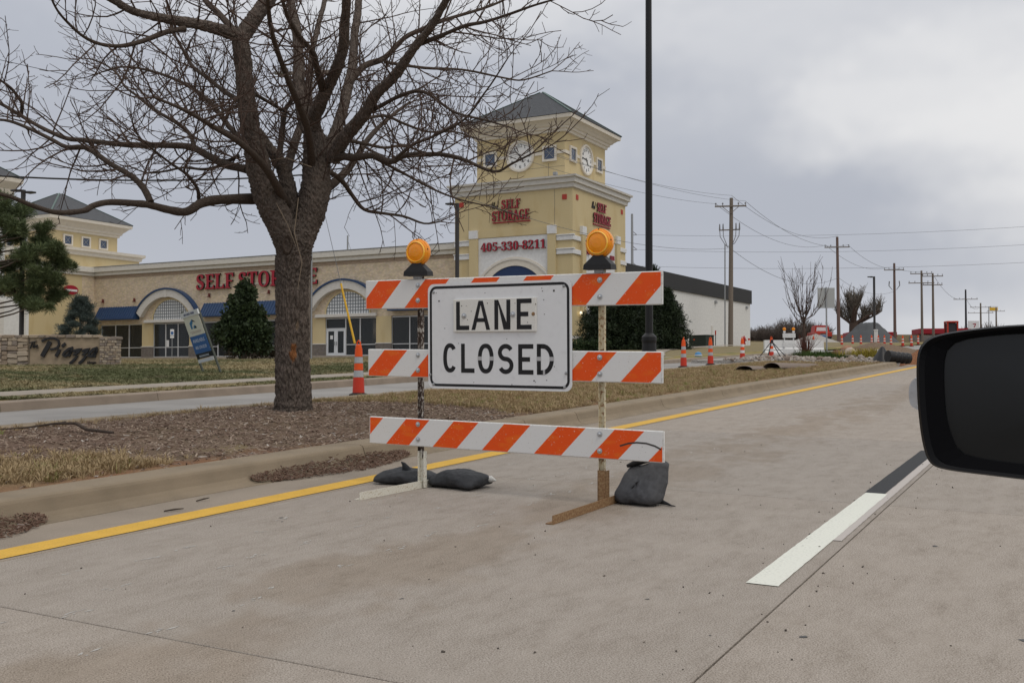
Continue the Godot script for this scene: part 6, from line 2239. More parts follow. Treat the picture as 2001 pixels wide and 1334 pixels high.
		crown(t, "crown", leaf_spray(16, 0.24, 0.09, 15, 0.12), blobs, Color(0.008, 0.015, 0.007), Color(0.034, 0.052, 0.022), 0.7, 1.3, 0.4)
	t = thing("clipped_hedge", "clipped dark green hedge at the foot of the clock tower", "hedge", P(-26.4, -57.5, 0.0))
	blobs = []
	for k in 8:
		blobs.append([Vector3(-1.6 + k * 0.45, 0.42, 0.0), Vector3(0.4, 0.42, 0.45), 55])
	crown(t, "foliage", leaf_spray(12, 0.1, 0.3, 21, 0.1), blobs, Color(0.012, 0.025, 0.008), Color(0.04, 0.065, 0.02))
	# young bare tree on the far end of the median
	b = P(-11.24, -49.4, 0.15)
	t = thing("young_bare_tree", "small vase shaped leafless tree among the road works at the median's far end", "tree", b)
	s = Shape.new()
	s.tube([Vector3(0, -0.1, 0), Vector3(0.01, 0.9, 0), Vector3(-0.02, 1.8, 0)], [0.085, 0.065, 0.055], 8)
	part(t, "trunk", s, M.twig)
	s = Shape.new()
	for k in 17:
		var a := TAU * k / 17.0 + rnd(-0.2, 0.2)
		var out := rnd(0.3, 1.3)
		var o := Vector3(cos(a), 0, sin(a))
		var y0 := rnd(1.35, 2.0)
		var p := [Vector3(0, y0, 0), Vector3(0, y0 + 0.25, 0) + o * out * 0.4, Vector3(0, y0 + 0.75, 0) + o * out * 0.75, Vector3(0, y0 + 1.3, 0) + o * out * 0.95, Vector3(0, rnd(3.3, 4.3), 0) + o * out * 1.1]
		s.tube(p, [0.024, 0.019, 0.014, 0.01, 0.006], 5, false)
		for e in 13:
			var f := rnd(0.2, 1.0)
			var i := mini(int(f * 4), 3)
			var at: Vector3 = p[i].lerp(p[i + 1], f * 4 - i)
			s.tube(wander(at, (o * rnd(0.1, 0.7) + Vector3(rnd(-0.5, 0.5), 1.0, rnd(-0.5, 0.5))), rnd(0.25, 0.7), 3, 0.12, 0.1), [0.009, 0.008, 0.007, 0.006], 4, false)
	part(t, "crown", s, M.twig).set_meta("kind", "stuff")
	t = thing("red_stem_shrub", "bare reddish brown shrub at the foot of the young leafless tree", "shrub", P(-11.05, -49.0, 0.14))
	s = Shape.new()
	for k in 90:
		var a := rnd(0, TAU)
		s.tube(wander(Vector3(cos(a), 0, sin(a)) * rnd(0, 0.12), Vector3(cos(a) * rnd(0.1, 0.75), 1.0, sin(a) * rnd(0.1, 0.75)), rnd(0.6, 1.15), 4, 0.15, 0.05), [0.014, 0.011, 0.009, 0.007, 0.004], 4, false)
	part(t, "stems", s, mat("red_stem", lin(0.1, 0.035, 0.025), 0.9)).set_meta("kind", "stuff")
	# big old tree far down the road
	b = P(-37.1, -203.0, 0.0)
	t = thing("old_bare_tree", "big pollarded leafless tree far behind the blank sign back", "tree", b)
	s = Shape.new()
	s.tube([Vector3(0, -0.3, 0), Vector3(0, 1.5, 0), Vector3(0.1, 3.2, 0)], [1.05, 0.75, 0.8], 12)
	part(t, "trunk", s, M.twig)
	s = Shape.new()
	var thin := Shape.new()
	for q in [[-0.6, 0.9, 4.2, 0.42], [0.15, 1.0, 5.5, 0.45], [0.75, 0.85, 4.5, 0.42], [-1.3, 0.75, 4.0, 0.32], [1.5, 0.5, 5.6, 0.34], [-0.3, 1.1, 5.0, 0.35], [2.4, 0.32, 6.4, 0.3], [0.5, 1.1, 4.5, 0.34]]:
		var dir: Vector3 = rt * (q[0] * 0.62) + Vector3.UP * q[1] + aw * rnd(-0.5, 0.5)
		var p := wander(Vector3(0, 2.8, 0), dir, q[2], 6, 0.16, 0.02)
		s.tube(p, taper(7, q[3], q[3] * 0.35), 8)
		for e in 60:
			var f := rnd(0.25, 1.0)
			var i := mini(int(f * 6), 5)
			var at: Vector3 = p[i].lerp(p[i + 1], f * 6 - i)
			var w := wander(at, Vector3(rnd(-0.5, 0.5), rnd(0.5, 1.3), rnd(-0.5, 0.5)), rnd(1.2, 3.4), 4, 0.1, 0.1)
			thin.tube(w, [0.07, 0.055, 0.045, 0.035, 0.025], 4, false)
			for g in 3:
				thin.tube(wander(w[rng.randi_range(1, 3)], Vector3(rnd(-0.7, 0.7), rnd(0.3, 1.2), rnd(-0.7, 0.7)), rnd(0.5, 1.4), 2, 0.12, 0.08), [0.035, 0.03, 0.02], 3, false)
	part(t, "limbs", s, M.twig)
	part(t, "twigs", thin, mat("far_twig", lin(0.16, 0.14, 0.115), 0.9)).set_meta("kind", "stuff")
	# leafless thickets behind the warehouse corner
	mat("thicket_twig", lin(0.13, 0.105, 0.09), 0.95)
	for q in [[-45.0, -176.0, 3.1, 3.2, "leafless grey brown thicket just right of the white warehouse corner"], [-40.2, -170.0, 4.3, 2.6, "taller leafless thicket behind the small white barricade"], [-36.6, -168.0, 3.3, 2.2, "leafless thicket left of the red truck"], [-50.6, -186.0, 2.4, 2.6, "low leafless thicket touching the white warehouse wall"]]:
		t = thing("bare_thicket", q[4], "shrub", P(q[0], q[1], 0.0), "leafless thickets beyond the warehouse")
		s = Shape.new()
		for k in 420:
			var a := rnd(0, TAU)
			var rr: float = sqrt(rng.randf()) * q[3]
			var o := Vector3(cos(a) * rr, 0, sin(a) * rr)
			var tall: float = q[2] * (1.0 - 0.45 * pow(rr / q[3], 2)) * rnd(0.6, 1.1)
			var p := wander(o, Vector3(cos(a) * 0.3 + rnd(-0.3, 0.3), 1.0, sin(a) * 0.3 + rnd(-0.3, 0.3)), tall, 4, 0.16, 0.05)
			s.tube(p, [0.05, 0.04, 0.03, 0.024, 0.016], 3, false)
			for e in 4:
				s.tube(wander(p[rng.randi_range(1, 3)], Vector3(rnd(-1, 1), rnd(0.1, 1.0), rnd(-1, 1)), rnd(0.4, 1.0), 2, 0.2, 0.0), [0.025, 0.02, 0.014], 3, false)
		tag(part(t, "stems", s, M.thicket_twig), "", "", "", "stuff")
	for q in [[-19.2, -262.0, 4.0, 5.0, "distant bare tree clump behind the red loader"], [-10.5, -270.0, 3.4, 5.0, "distant bare tree clump above the door mirror's top edge"], [-24.5, -232.0, 2.2, 3.0, "distant bare bush between the gravel heap and the petrol canopy"]]:
		t = thing("distant_thicket", q[4], "tree", P(q[0], q[1], 0.0), "distant bare clumps")
		s = Shape.new()
		for k in 260:
			var a := rnd(0, TAU)
			var rr: float = sqrt(rng.randf()) * q[3]
			var tall: float = q[2] * (1.0 - 0.4 * pow(rr / q[3], 2)) * rnd(0.6, 1.15)
			s.tube(wander(Vector3(cos(a) * rr, 0, sin(a) * rr), Vector3(rnd(-0.4, 0.4), 1.0, rnd(-0.4, 0.4)), tall, 3, 0.16, 0.05), [0.08, 0.06, 0.045, 0.025], 3, false)
		tag(part(t, "stems", s, M.thicket_twig), "", "", "", "stuff")

# ---------------------------------------------------------------- poles and wires
func wire(a: Vector3, b: Vector3, sag: float, r: float, label: String, m: Material, group := "overhead wires") -> void:
	var s := Shape.new()
	var p := []
	var w := []
	for i in 21:
		var t := i / 20.0
		p.append(a.lerp(b, t) - Vector3.UP * sag * 4.0 * t * (1.0 - t) - a)
		w.append(r * 0.75)
	s.tube(p, w, 5, false)
	var o := whole("overhead_wire", s, m)
	o.position = a
	tag(o, label, "wire", group)

# arms: [height, half length, thick]; the arm's direction is across the road
func utility_pole(at: Vector3, tall: float, r: float, m: Material, arms: Array, label: String, lean := Vector3.ZERO, group := "wooden utility poles along the road") -> Node3D:
	var t := thing("utility_pole", label, "utility pole", at, group)
	var s := Shape.new()
	s.tube([Vector3(0, -0.3, 0), lean * 0.5 + Vector3(0, tall * 0.5, 0), lean + Vector3(0, tall, 0)], [r, r * 0.85, r * 0.68], 10)
	part(t, "pole", s, m)
	for a in arms:
		var y: float = a[0]
		var c: Vector3 = lean * (y / tall) + Vector3(0, y, r)
		var x := Vector3(0.94, 0, -0.34)
		var bar := Shape.new()
		bar.bar(c - x * a[1], c + x * a[1], 0.11, 0.13)
		var o := part(t, "crossarm", bar, M.pole_wood)
		if a.size() > 2 and a[2]:
			var br := Shape.new()
			br.bar(c - x * a[1] * 0.55, c - Vector3.UP * 0.7, 0.05, 0.05)
			br.bar(c + x * a[1] * 0.55, c - Vector3.UP * 0.7, 0.05, 0.05)
			part(t, "brace", br, M.pole_wood)
		for e in [-0.94, -0.5, 0.5, 0.94]:
			var ins := Shape.new()
			ins.lathe([Vector2(0.03, 0.0), Vector2(0.03, 0.12), Vector2(0.08, 0.14), Vector2(0.08, 0.22), Vector2(0.04, 0.28), Vector2(0, 0.29)], 8, Transform3D(Basis.IDENTITY, c + x * a[1] * e + Vector3.UP * 0.06))
			part(o, "insulator", ins, M.insulator)
	return t

func build_poles_and_wires() -> void:
	# guyed pole just behind the tree trunk, with a street lantern
	var g := lawn_at(-28.1, -34.28)
	var t := utility_pole(g, 12.3, 0.135, M.pole_wood, [[11.95, 1.2, true]], "grey guyed utility pole mostly hidden behind the bare tree's trunk", Vector3(-0.05, 0, 0), "")
	var s := Shape.new()
	s.tube([Vector3(0, 11.4, 0), Vector3(-0.5, 11.75, 0.35), Vector3(-0.95, 11.8, 0.6)], [0.03, 0.03, 0.03], 6)
	s.box(Vector3(-1.1, 11.78, 0.68), Vector3(0.55, 0.12, 0.22), Transform3D(Basis(Vector3.UP, 0.45), Vector3.ZERO), 0.03)
	part(t, "street_lantern", s, M.steel_grey)
	s = Shape.new()
	s.tube([Vector3(0.14, 0, 0.05), Vector3(0.12, 11.0, 0.05)], [0.03, 0.03], 6)
	part(t, "conduit", s, M.steel_grey)
	var ge := lawn_at(-24.77, -33.2)
	s = Shape.new()
	var top := g + Vector3(0, 8.6, 0)
	s.tube([top, ge], [0.012, 0.012], 5)
	var gw := whole("guy_wire", s, M.wire_far)
	tag(gw, "thin steel guy wire slanting down from the pole behind the bare tree", "wire")
	s = Shape.new()
	var d := (top - ge).normalized()
	s.tube([ge + d * 0.7, ge + d * 3.3], [0.045, 0.04], 8)
	tag(whole("guy_guard", s, M.yellow_plastic), "slanting yellow plastic guard on the guy wire above the nearest orange channelizer", "guy guard")
	# line of wooden poles along the road
	var p1 := P(-28.67, -96.07, 0.0)
	var t1 := utility_pole(p1, 13.9, 0.24, M.pole_wood, [[13.1, 1.45, true]], "tall wooden utility pole with cable risers in front of the white warehouse", Vector3(0.16, 0, 0))
	s = Shape.new()
	s.tube([Vector3(-0.5, 0, 0.1), Vector3(-0.45, 9.6, 0.1)], [0.07, 0.06], 8)
	part(t1, "riser", s, M.steel_grey)
	var ta := Shape.new()
	ta.bar(Vector3(-0.95, 10.9, 0.25), Vector3(0.95, 10.9, -0.1), 0.1, 0.1)
	part(t1, "crossarm", ta, M.pole_wood)
	for e in [-0.95, -0.62, 0.62, 0.95]:
		s = Shape.new()
		s.tube([Vector3(e, 10.9, 0.1), Vector3(e, 11.5, 0.1)], [0.08, 0.05], 8)
		s.tube([Vector3(e, 11.0, 0.1), Vector3(e * 0.95, 10.3, 0.1), Vector3(e * 0.5, 9.6, 0.1), Vector3(-0.2, 9.3, 0.1)], [0.035, 0.035, 0.035, 0.035], 5)
		part(t1, "cable_end", s, M.insulator)
	var p2 := P(-27.86, -142.4, 0.0)
	utility_pole(p2, 14.0, 0.24, M.pole_red_wood, [[12.6, 1.6, false]], "reddish wooden utility pole beside the blank sign back", Vector3(-0.1, 0, 0))
	var p3 := P(-25.9, -177.2, 0.0)
	var t3 := utility_pole(p3, 12.5, 0.25, M.pole_red_wood, [[11.4, 1.55, false]], "reddish utility pole behind the dark gravel heap, right of the far street lamp")
	s = Shape.new()
	for e in [-0.75, 0.75]:
		s.tube([Vector3(e, 9.6, 0.1), Vector3(e * 1.1, 8.9, 0.1), Vector3(e * 0.4, 8.2, 0.1)], [0.1, 0.08, 0.04], 6)
	part(t3, "cable_end", s, M.insulator)
	var p4 := P(-22.06, -179.3, 0.0)
	utility_pole(p4, 11.3, 0.22, M.pole_wood, [[10.8, 1.7, false], [9.3, 2.0, false]], "left of the two close wooden poles standing by the petrol canopy")
	var p5 := P(-20.47, -180.2, 0.0)
	utility_pole(p5, 10.9, 0.22, M.pole_wood, [[10.4, 1.6, false], [9.0, 1.5, false]], "right of the two close wooden poles standing by the petrol canopy")
	var p6 := P(-22.18, -255.7, 0.0)
	utility_pole(p6, 11.1, 0.26, M.machine_dark, [[8.9, 2.6, false]], "dark distant utility pole above the left part of the door mirror")
	var p7 := P(-24.06, -321.6, 0.0)
	utility_pole(p7, 9.8, 0.3, M.pole_wood, [[8.6, 2.8, false], [7.0, 3.4, false]], "small distant pole with two crossarms above the door mirror")
	var p8 := P(-22.5, -360.0, 0.0)
	utility_pole(p8, 9.4, 0.3, M.pole_wood, [[8.2, 2.6, false]], "farthest small utility pole, next to the yellow hanging signs")
	# steel transmission pole behind the tower
	var ps := Vector3(-71.1, 6.3, -177.4)
	t = thing("transmission_pole", "slim grey steel transmission pole rising behind the tower's right side", "utility pole", ps)
	s = Shape.new()
	s.tube([Vector3(0, -1, 0), Vector3(0, 23.4, 0)], [0.32, 0.2], 10)
	part(t, "pole", s, M.steel_grey)
	for y in [19.6, 16.9, 13.9]:
		s = Shape.new()
		s.bar(Vector3(0, y + 0.7, 0), Vector3(0.75, y, -0.4), 0.1, 0.1)
		s.bar(Vector3(0, y - 0.1, 0), Vector3(0.75, y, -0.4), 0.1, 0.1)
		part(t, "insulator_arm", s, M.insulator)
	t = thing("roof_mast", "thin grey mast standing up behind the storage building's roof", "mast", Vector3(-79.8, 3.4, -104.6))
	s = Shape.new()
	s.tube([Vector3(0, -0.5, 0), Vector3(0, 14.6, 0)], [0.12, 0.1], 8)
	part(t, "mast", s, M.steel_grey)
	s = Shape.new()
	s.tube([Vector3(0.1, 13.8, 0), Vector3(1.5, 10.0, 0)], [0.03, 0.03], 5)
	part(t, "stay", s, M.steel_grey)
	# wires
	var x := Vector3(0.94, 0, -0.34)
	var gt := g + Vector3(0, 12.25, 0.13)
	var a1 := p1 + Vector3(0.15, 13.35, 0.24)
	var places := ["lowest", "middle", "topmost"]
	for k in 3:
		var e: float = [-1.13, 0.6, 1.13][k]
		var e1: float = [-1.36, 0.1, 1.36][k]
		var lift: float = [0.0, 0.75, 0.2][k]
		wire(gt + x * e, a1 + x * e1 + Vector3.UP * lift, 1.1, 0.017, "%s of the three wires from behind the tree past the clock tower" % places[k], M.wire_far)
	wire(g + Vector3(0, 9.3, 0), p1 + Vector3(0, 9.2, 0), 1.6, 0.02, "low cable from behind the bare tree across the tower front to the first wooden pole", M.wire_far)
	var a2 := p2 + Vector3(-0.1, 12.9, 0.24)
	for k in 3:
		var e: float = [-1.36, 0.1, 1.36][k]
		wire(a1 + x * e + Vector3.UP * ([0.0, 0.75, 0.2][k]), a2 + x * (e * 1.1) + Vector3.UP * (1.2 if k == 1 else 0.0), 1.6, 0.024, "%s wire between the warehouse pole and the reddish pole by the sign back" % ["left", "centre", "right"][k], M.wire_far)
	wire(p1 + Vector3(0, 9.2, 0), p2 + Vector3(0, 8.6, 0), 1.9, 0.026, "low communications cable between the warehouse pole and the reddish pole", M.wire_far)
	var a3 := p3 + Vector3(0, 11.7, 0.25)
	for k in 2:
		var e: float = [-1.4, 1.4][k]
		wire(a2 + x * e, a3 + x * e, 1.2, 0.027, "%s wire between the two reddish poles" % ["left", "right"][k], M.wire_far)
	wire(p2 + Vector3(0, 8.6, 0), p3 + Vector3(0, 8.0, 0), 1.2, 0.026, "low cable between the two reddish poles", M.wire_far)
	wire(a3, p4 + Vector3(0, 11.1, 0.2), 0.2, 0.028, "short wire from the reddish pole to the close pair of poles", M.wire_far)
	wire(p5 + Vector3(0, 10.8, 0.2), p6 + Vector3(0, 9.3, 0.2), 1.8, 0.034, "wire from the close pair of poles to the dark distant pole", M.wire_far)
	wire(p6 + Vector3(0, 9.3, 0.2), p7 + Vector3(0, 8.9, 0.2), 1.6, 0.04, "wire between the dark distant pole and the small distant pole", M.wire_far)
	# to the left, towards the viewer
	wire(g + Vector3(0, 7.7, 0), Vector3(-38.0, 8.2, -14.0), 0.75, 0.045, "thick black cable crossing behind the left limbs of the bare tree", M.wire)
	wire(g + Vector3(0, 10.1, 0), Vector3(-34.0, 12.1, -12.0), 0.5, 0.014, "thin wire rising to the left edge behind the bare tree's upper left twigs", M.wire)
	# transmission line, far behind
	for k in 3:
		var y0: float = [19.6, 16.9, 13.9][k]
		var y1: float = [32.0, 29.0, 25.2][k]
		wire(ps + Vector3(0.8, y0, -0.4), Vector3(62.0, y1, -215.0), [3.4, 3.6, 3.2][k], 0.03, "%s of the three long transmission wires crossing the sky at right" % ["topmost", "middle", "lowest"][k], M.wire_far)
	# lamps
	var lp := P(-8.4, -21.95, 0.14)
	t = thing("street_lamp", "black street lamp post with flared base on the median behind the barricade", "street lamp", lp)
	s = Shape.new()
	s.lathe([Vector2(0.19, 0.0), Vector2(0.19, 0.35), Vector2(0.165, 0.55), Vector2(0.155, 0.8), Vector2(0.165, 0.86), Vector2(0.165, 0.94), Vector2(0.12, 0.99), Vector2(0.088, 1.02)], 20)
	part(t, "base", s, M.pole_black)
	s = Shape.new()
	s.tube([Vector3(0, 0.9, 0), Vector3(0.02, 10.2, 0)], [0.085, 0.066], 16)
	part(t, "pole", s, M.pole_black)
	s = Shape.new()
	s.tube([Vector3(0.02, 10.0, 0), Vector3(0.5, 10.5, 0), Vector3(1.3, 10.6, 0)], [0.05, 0.04, 0.035], 8)
	s.box(Vector3(1.6, 10.58, 0), Vector3(0.7, 0.12, 0.3), Transform3D.IDENTITY, 0.04)
	part(t, "lantern", s, M.pole_black)
	for q in [[Vector3(-55.0, 2.0, -40.7), 9.9, true, "dark parking lot lamp with two heads at the left edge, before the pine"], [Vector3(-34.43, 2.3, -56.4), 9.45, false, "slim dark parking lot lamp in front of the clock tower's left edge"], [P(-20.15, -123.0, 0.0), 7.6, false, "slim dark street lamp far off beside the gravel heap"]]:
		t = thing("lot_lamp", q[3], "street lamp", q[0], "slim dark lamp posts")
		s = Shape.new()
		s.box(Vector3(0, q[1] / 2, 0), Vector3(0.19 if q[1] > 9 else 0.22, q[1], 0.19 if q[1] > 9 else 0.22))
		part(t, "pole", s, M.pole_bronze)
		for e in ([-1, 1] if q[2] else [-1]):
			s = Shape.new()
			s.box(Vector3(0.88, 0, -0.476) * e * 0.45 + Vector3(0, q[1] - 0.1 + (0.06 * -e), 0), Vector3(0.55, 0.1, 0.35), Transform3D.IDENTITY, 0.02)
			s.bar(Vector3(0, q[1] - 0.1, 0), Vector3(0.88, 0, -0.476) * e * 0.45 + Vector3(0, q[1] - 0.1, 0), 0.06, 0.06)
			part(t, "lamp_head", s, M.pole_bronze)

# ---------------------------------------------------------------- channelizers
func build_cones() -> void:
	var t := thing("traffic_channelizer", "nearest orange channelizer post with grey bands, right of the bare tree's trunk", "traffic cone", P(-11.78, -15.79, 0.0), "orange channelizers")
	var s := Shape.new()
	s.lathe([Vector2(0.19, 0.0), Vector2(0.19, 0.03), Vector2(0.12, 0.055), Vector2(0.11, 0.055)], 6)
	part(t, "rubber_base", s, M.rubber)
	var bands := [[0.05, 0.34, 0.112, 0.1, "red_plastic"], [0.34, 0.47, 0.092, 0.087, "grey_band"], [0.47, 0.6, 0.086, 0.081, "orange_plastic"], [0.6, 0.72, 0.08, 0.075, "grey_band"], [0.72, 0.88, 0.074, 0.066, "orange_plastic"]]
	for b in bands:
		s = Shape.new()
		s.lathe([Vector2(b[2] - 0.01, b[0]), Vector2(b[2], b[0] + 0.006), Vector2(b[3], b[1] - 0.006), Vector2(b[3] - 0.01, b[1])], 18)
		part(t, "reflective_band" if b[4].ends_with("band") else "sleeve", s, M[b[4]])
	s = Shape.new()
	s.lathe([Vector2(0.06, 0.88), Vector2(0.052, 0.94), Vector2(0.04, 0.95), Vector2(0.0, 0.95)], 14)
	s.tube([Vector3(-0.035, 0.94, 0), Vector3(-0.035, 0.99, 0), Vector3(0, 1.025, 0), Vector3(0.035, 0.99, 0), Vector3(0.035, 0.94, 0)], [0.014, 0.014, 0.014, 0.014, 0.014], 6)
	part(t, "handle", s, M.orange_plastic)
	var list := [[-11.84, -34.19, "orange channelizer on the far road, left of the three together before the green cabinet"], [-11.94, -37.47, "middle one of the three orange channelizers before the green cabinet"], [-12.3, -42.9, "orange channelizer with bright white bands, right of the three before the white warehouse"], [-12.15, -47.0, "orange channelizer standing behind the folding sign stand"],
		[-19.49, -101.0, "far orange channelizer just right of the reddish pole's foot"], [-20.29, -110.7, "far orange channelizer between the old bare tree and the gravel heap"], [-19.0, -108.0, "far orange channelizer at the left foot of the gravel heap"], [-18.59, -111.7, "far orange channelizer beside the white post"], [-18.85, -117.3, "far orange channelizer just right of the slim far lamp"], [-17.44, -112.3, "far orange channelizer in front of the middle of the gravel heap"], [-14.83, -99.1, "far orange channelizer in front of the gravel heap's right foot, tallest there"], [-13.9, -99.6, "left one of the pair of far orange channelizers before the petrol canopy"], [-13.2, -99.9, "right one of the pair of far orange channelizers before the petrol canopy"], [-14.41, -113.9, "far orange channelizer under the petrol canopy's red fascia"], [-11.2, -113.0, "far orange channelizer left of the red loader"], [-9.6, -112.0, "far orange channelizer at the red loader's foot"], [-17.5, -80.0, "orange traffic post behind the blank sign's pole"]]
	for q in list:
		var c := t.duplicate()
		c.name = numbered("traffic_channelizer")
		add_child(c)
		c.position = P(q[0], q[1], 0.0)
		c.rotation.y = rnd(0, TAU)
		for ch in c.get_children():
			if String(ch.name).begins_with("reflective_band") and q[1] < -40.0:
				ch.material_override = M.white_band
		if q[1] < -90.0:
			c.scale = Vector3(1.15, 1.0, 1.15)
		tag(c, q[2], "traffic cone", "orange channelizers")

# ---------------------------------------------------------------- signs and street things
func build_signs_and_street_things() -> void:
	build_stone_wall()
	build_lease_sign()
	# disabled parking sign before the shop windows
	var t := thing("parking_sign", "small blue and white parking sign on a post before the left shop windows", "sign", Vector3(-63.9, PAD, -60.9))
	var s := Shape.new()
	s.tube([Vector3(0, -0.1, 0), Vector3(0, 2.25, 0)], [0.03, 0.03], 6)
	part(t, "post", s, M.steel_grey)
	var turn := Basis(Vector3.UP, 0.75)
	s = Shape.new()
	s.box(Vector3(0, 1.95, 0.04), Vector3(0.3, 0.5, 0.01), Transform3D(turn, Vector3.ZERO))
	var pn := part(t, "plate", s, M.white_frame)
	s = Shape.new()
	s.box(Vector3(0, 1.9, 0.048), Vector3(0.2, 0.24, 0.006), Transform3D(turn, Vector3.ZERO))
	part(pn, "blue_field", s, M.lease_blue)
	s = Shape.new()
	s.box(Vector3(0, 1.58, 0.04), Vector3(0.3, 0.16, 0.01), Transform3D(turn, Vector3.ZERO))
	part(t, "lower_plate", s, M.white_frame)
	# green cabinet, its marker, hydrant
	t = thing("utility_cabinet", "dark green steel utility cabinet in front of the white warehouse", "cabinet", P(-29.83, -91.0, 0.0), "", -0.35)
	s = Shape.new()
	s.box(Vector3(0, 0.5, 0), Vector3(1.9, 0.96, 1.2), Transform3D.IDENTITY, 0.03)
	part(t, "body", s, M.cabinet_green)
	s = Shape.new()
	s.box(Vector3(0, 1.0, 0), Vector3(1.98, 0.06, 1.28), Transform3D.IDENTITY, 0.02)
	part(t, "lid", s, M.cabinet_green)
	s = Shape.new()
	s.box(Vector3(-0.35, 0.62, 0.605), Vector3(0.14, 0.1, 0.01))
	part(t, "warning_label", s, M.orange_plastic)
	t = thing("orange_marker", "thin orange marker post standing behind the green cabinet", "marker post", P(-30.4, -97.0, 0.0))
	s = Shape.new()
	s.tube([Vector3(0, 0, 0), Vector3(0, 1.05, 0)], [0.04, 0.04], 6)
	part(t, "stake", s, M.pole_bronze)
	s = Shape.new()
	s.box(Vector3(0, 1.25, 0), Vector3(0.12, 0.42, 0.06), Transform3D.IDENTITY, 0.01)
	part(t, "flag", s, M.red_plastic)
	t = thing("fire_hydrant", "red fire hydrant near the white warehouse's far corner", "hydrant", P(-34.2, -117.5, 0.05))
	t.position = P(-31.6, -110.9, 0.0)
	s = Shape.new()
	s.lathe([Vector2(0.2, 0.0), Vector2(0.2, 0.06), Vector2(0.13, 0.08), Vector2(0.13, 0.55), Vector2(0.19, 0.58), Vector2(0.19, 0.63), Vector2(0.15, 0.75), Vector2(0.06, 0.85), Vector2(0.05, 0.94), Vector2(0, 0.95)], 14)
	part(t, "barrel", s, M.hydrant_red)
	for e in [-1, 1]:
		s = Shape.new()
		s.tube([Vector3(e * 0.1, 0.45, 0), Vector3(e * 0.26, 0.45, 0)], [0.075, 0.085], 10)
		part(t, "outlet", s, M.hydrant_red)
	t = thing("blue_ball", "round blue disc lying by the far road's kerb between two channelizers", "disc", P(-15.0, -45.3, 0.02))
	s = Shape.new()
	s.lathe([Vector2(0.02, 0.0), Vector2(0.13, 0.05), Vector2(0.17, 0.16), Vector2(0.13, 0.28), Vector2(0.03, 0.32), Vector2(0, 0.32)], 16)
	part(t, "shell", s, M.blue_plastic)
	s = Shape.new()
	s.lathe([Vector2(0.175, 0.14), Vector2(0.18, 0.16), Vector2(0.175, 0.18)], 16)
	part(t, "rim", s, M.white_frame)
	for q in [[-26.6, -70.5, "small red survey flag on the grass beside the rightmost juniper"], [-31.5, -112.0, "small red survey flag by the white warehouse wall"]]:
		t = thing("survey_flag", q[2], "flag", P(q[0], q[1], 0.1), "small survey flags")
		s = Shape.new()
		s.tube([Vector3(0, -0.2, 0), Vector3(0, 0.55, 0)], [0.012, 0.012], 5)
		part(t, "wire_stake", s, M.steel_grey)
		s = Shape.new()
		s.box(Vector3(0.12, 0.45, 0), Vector3(0.24, 0.2, 0.012))
		part(t, "flag", s, M.red_plastic)

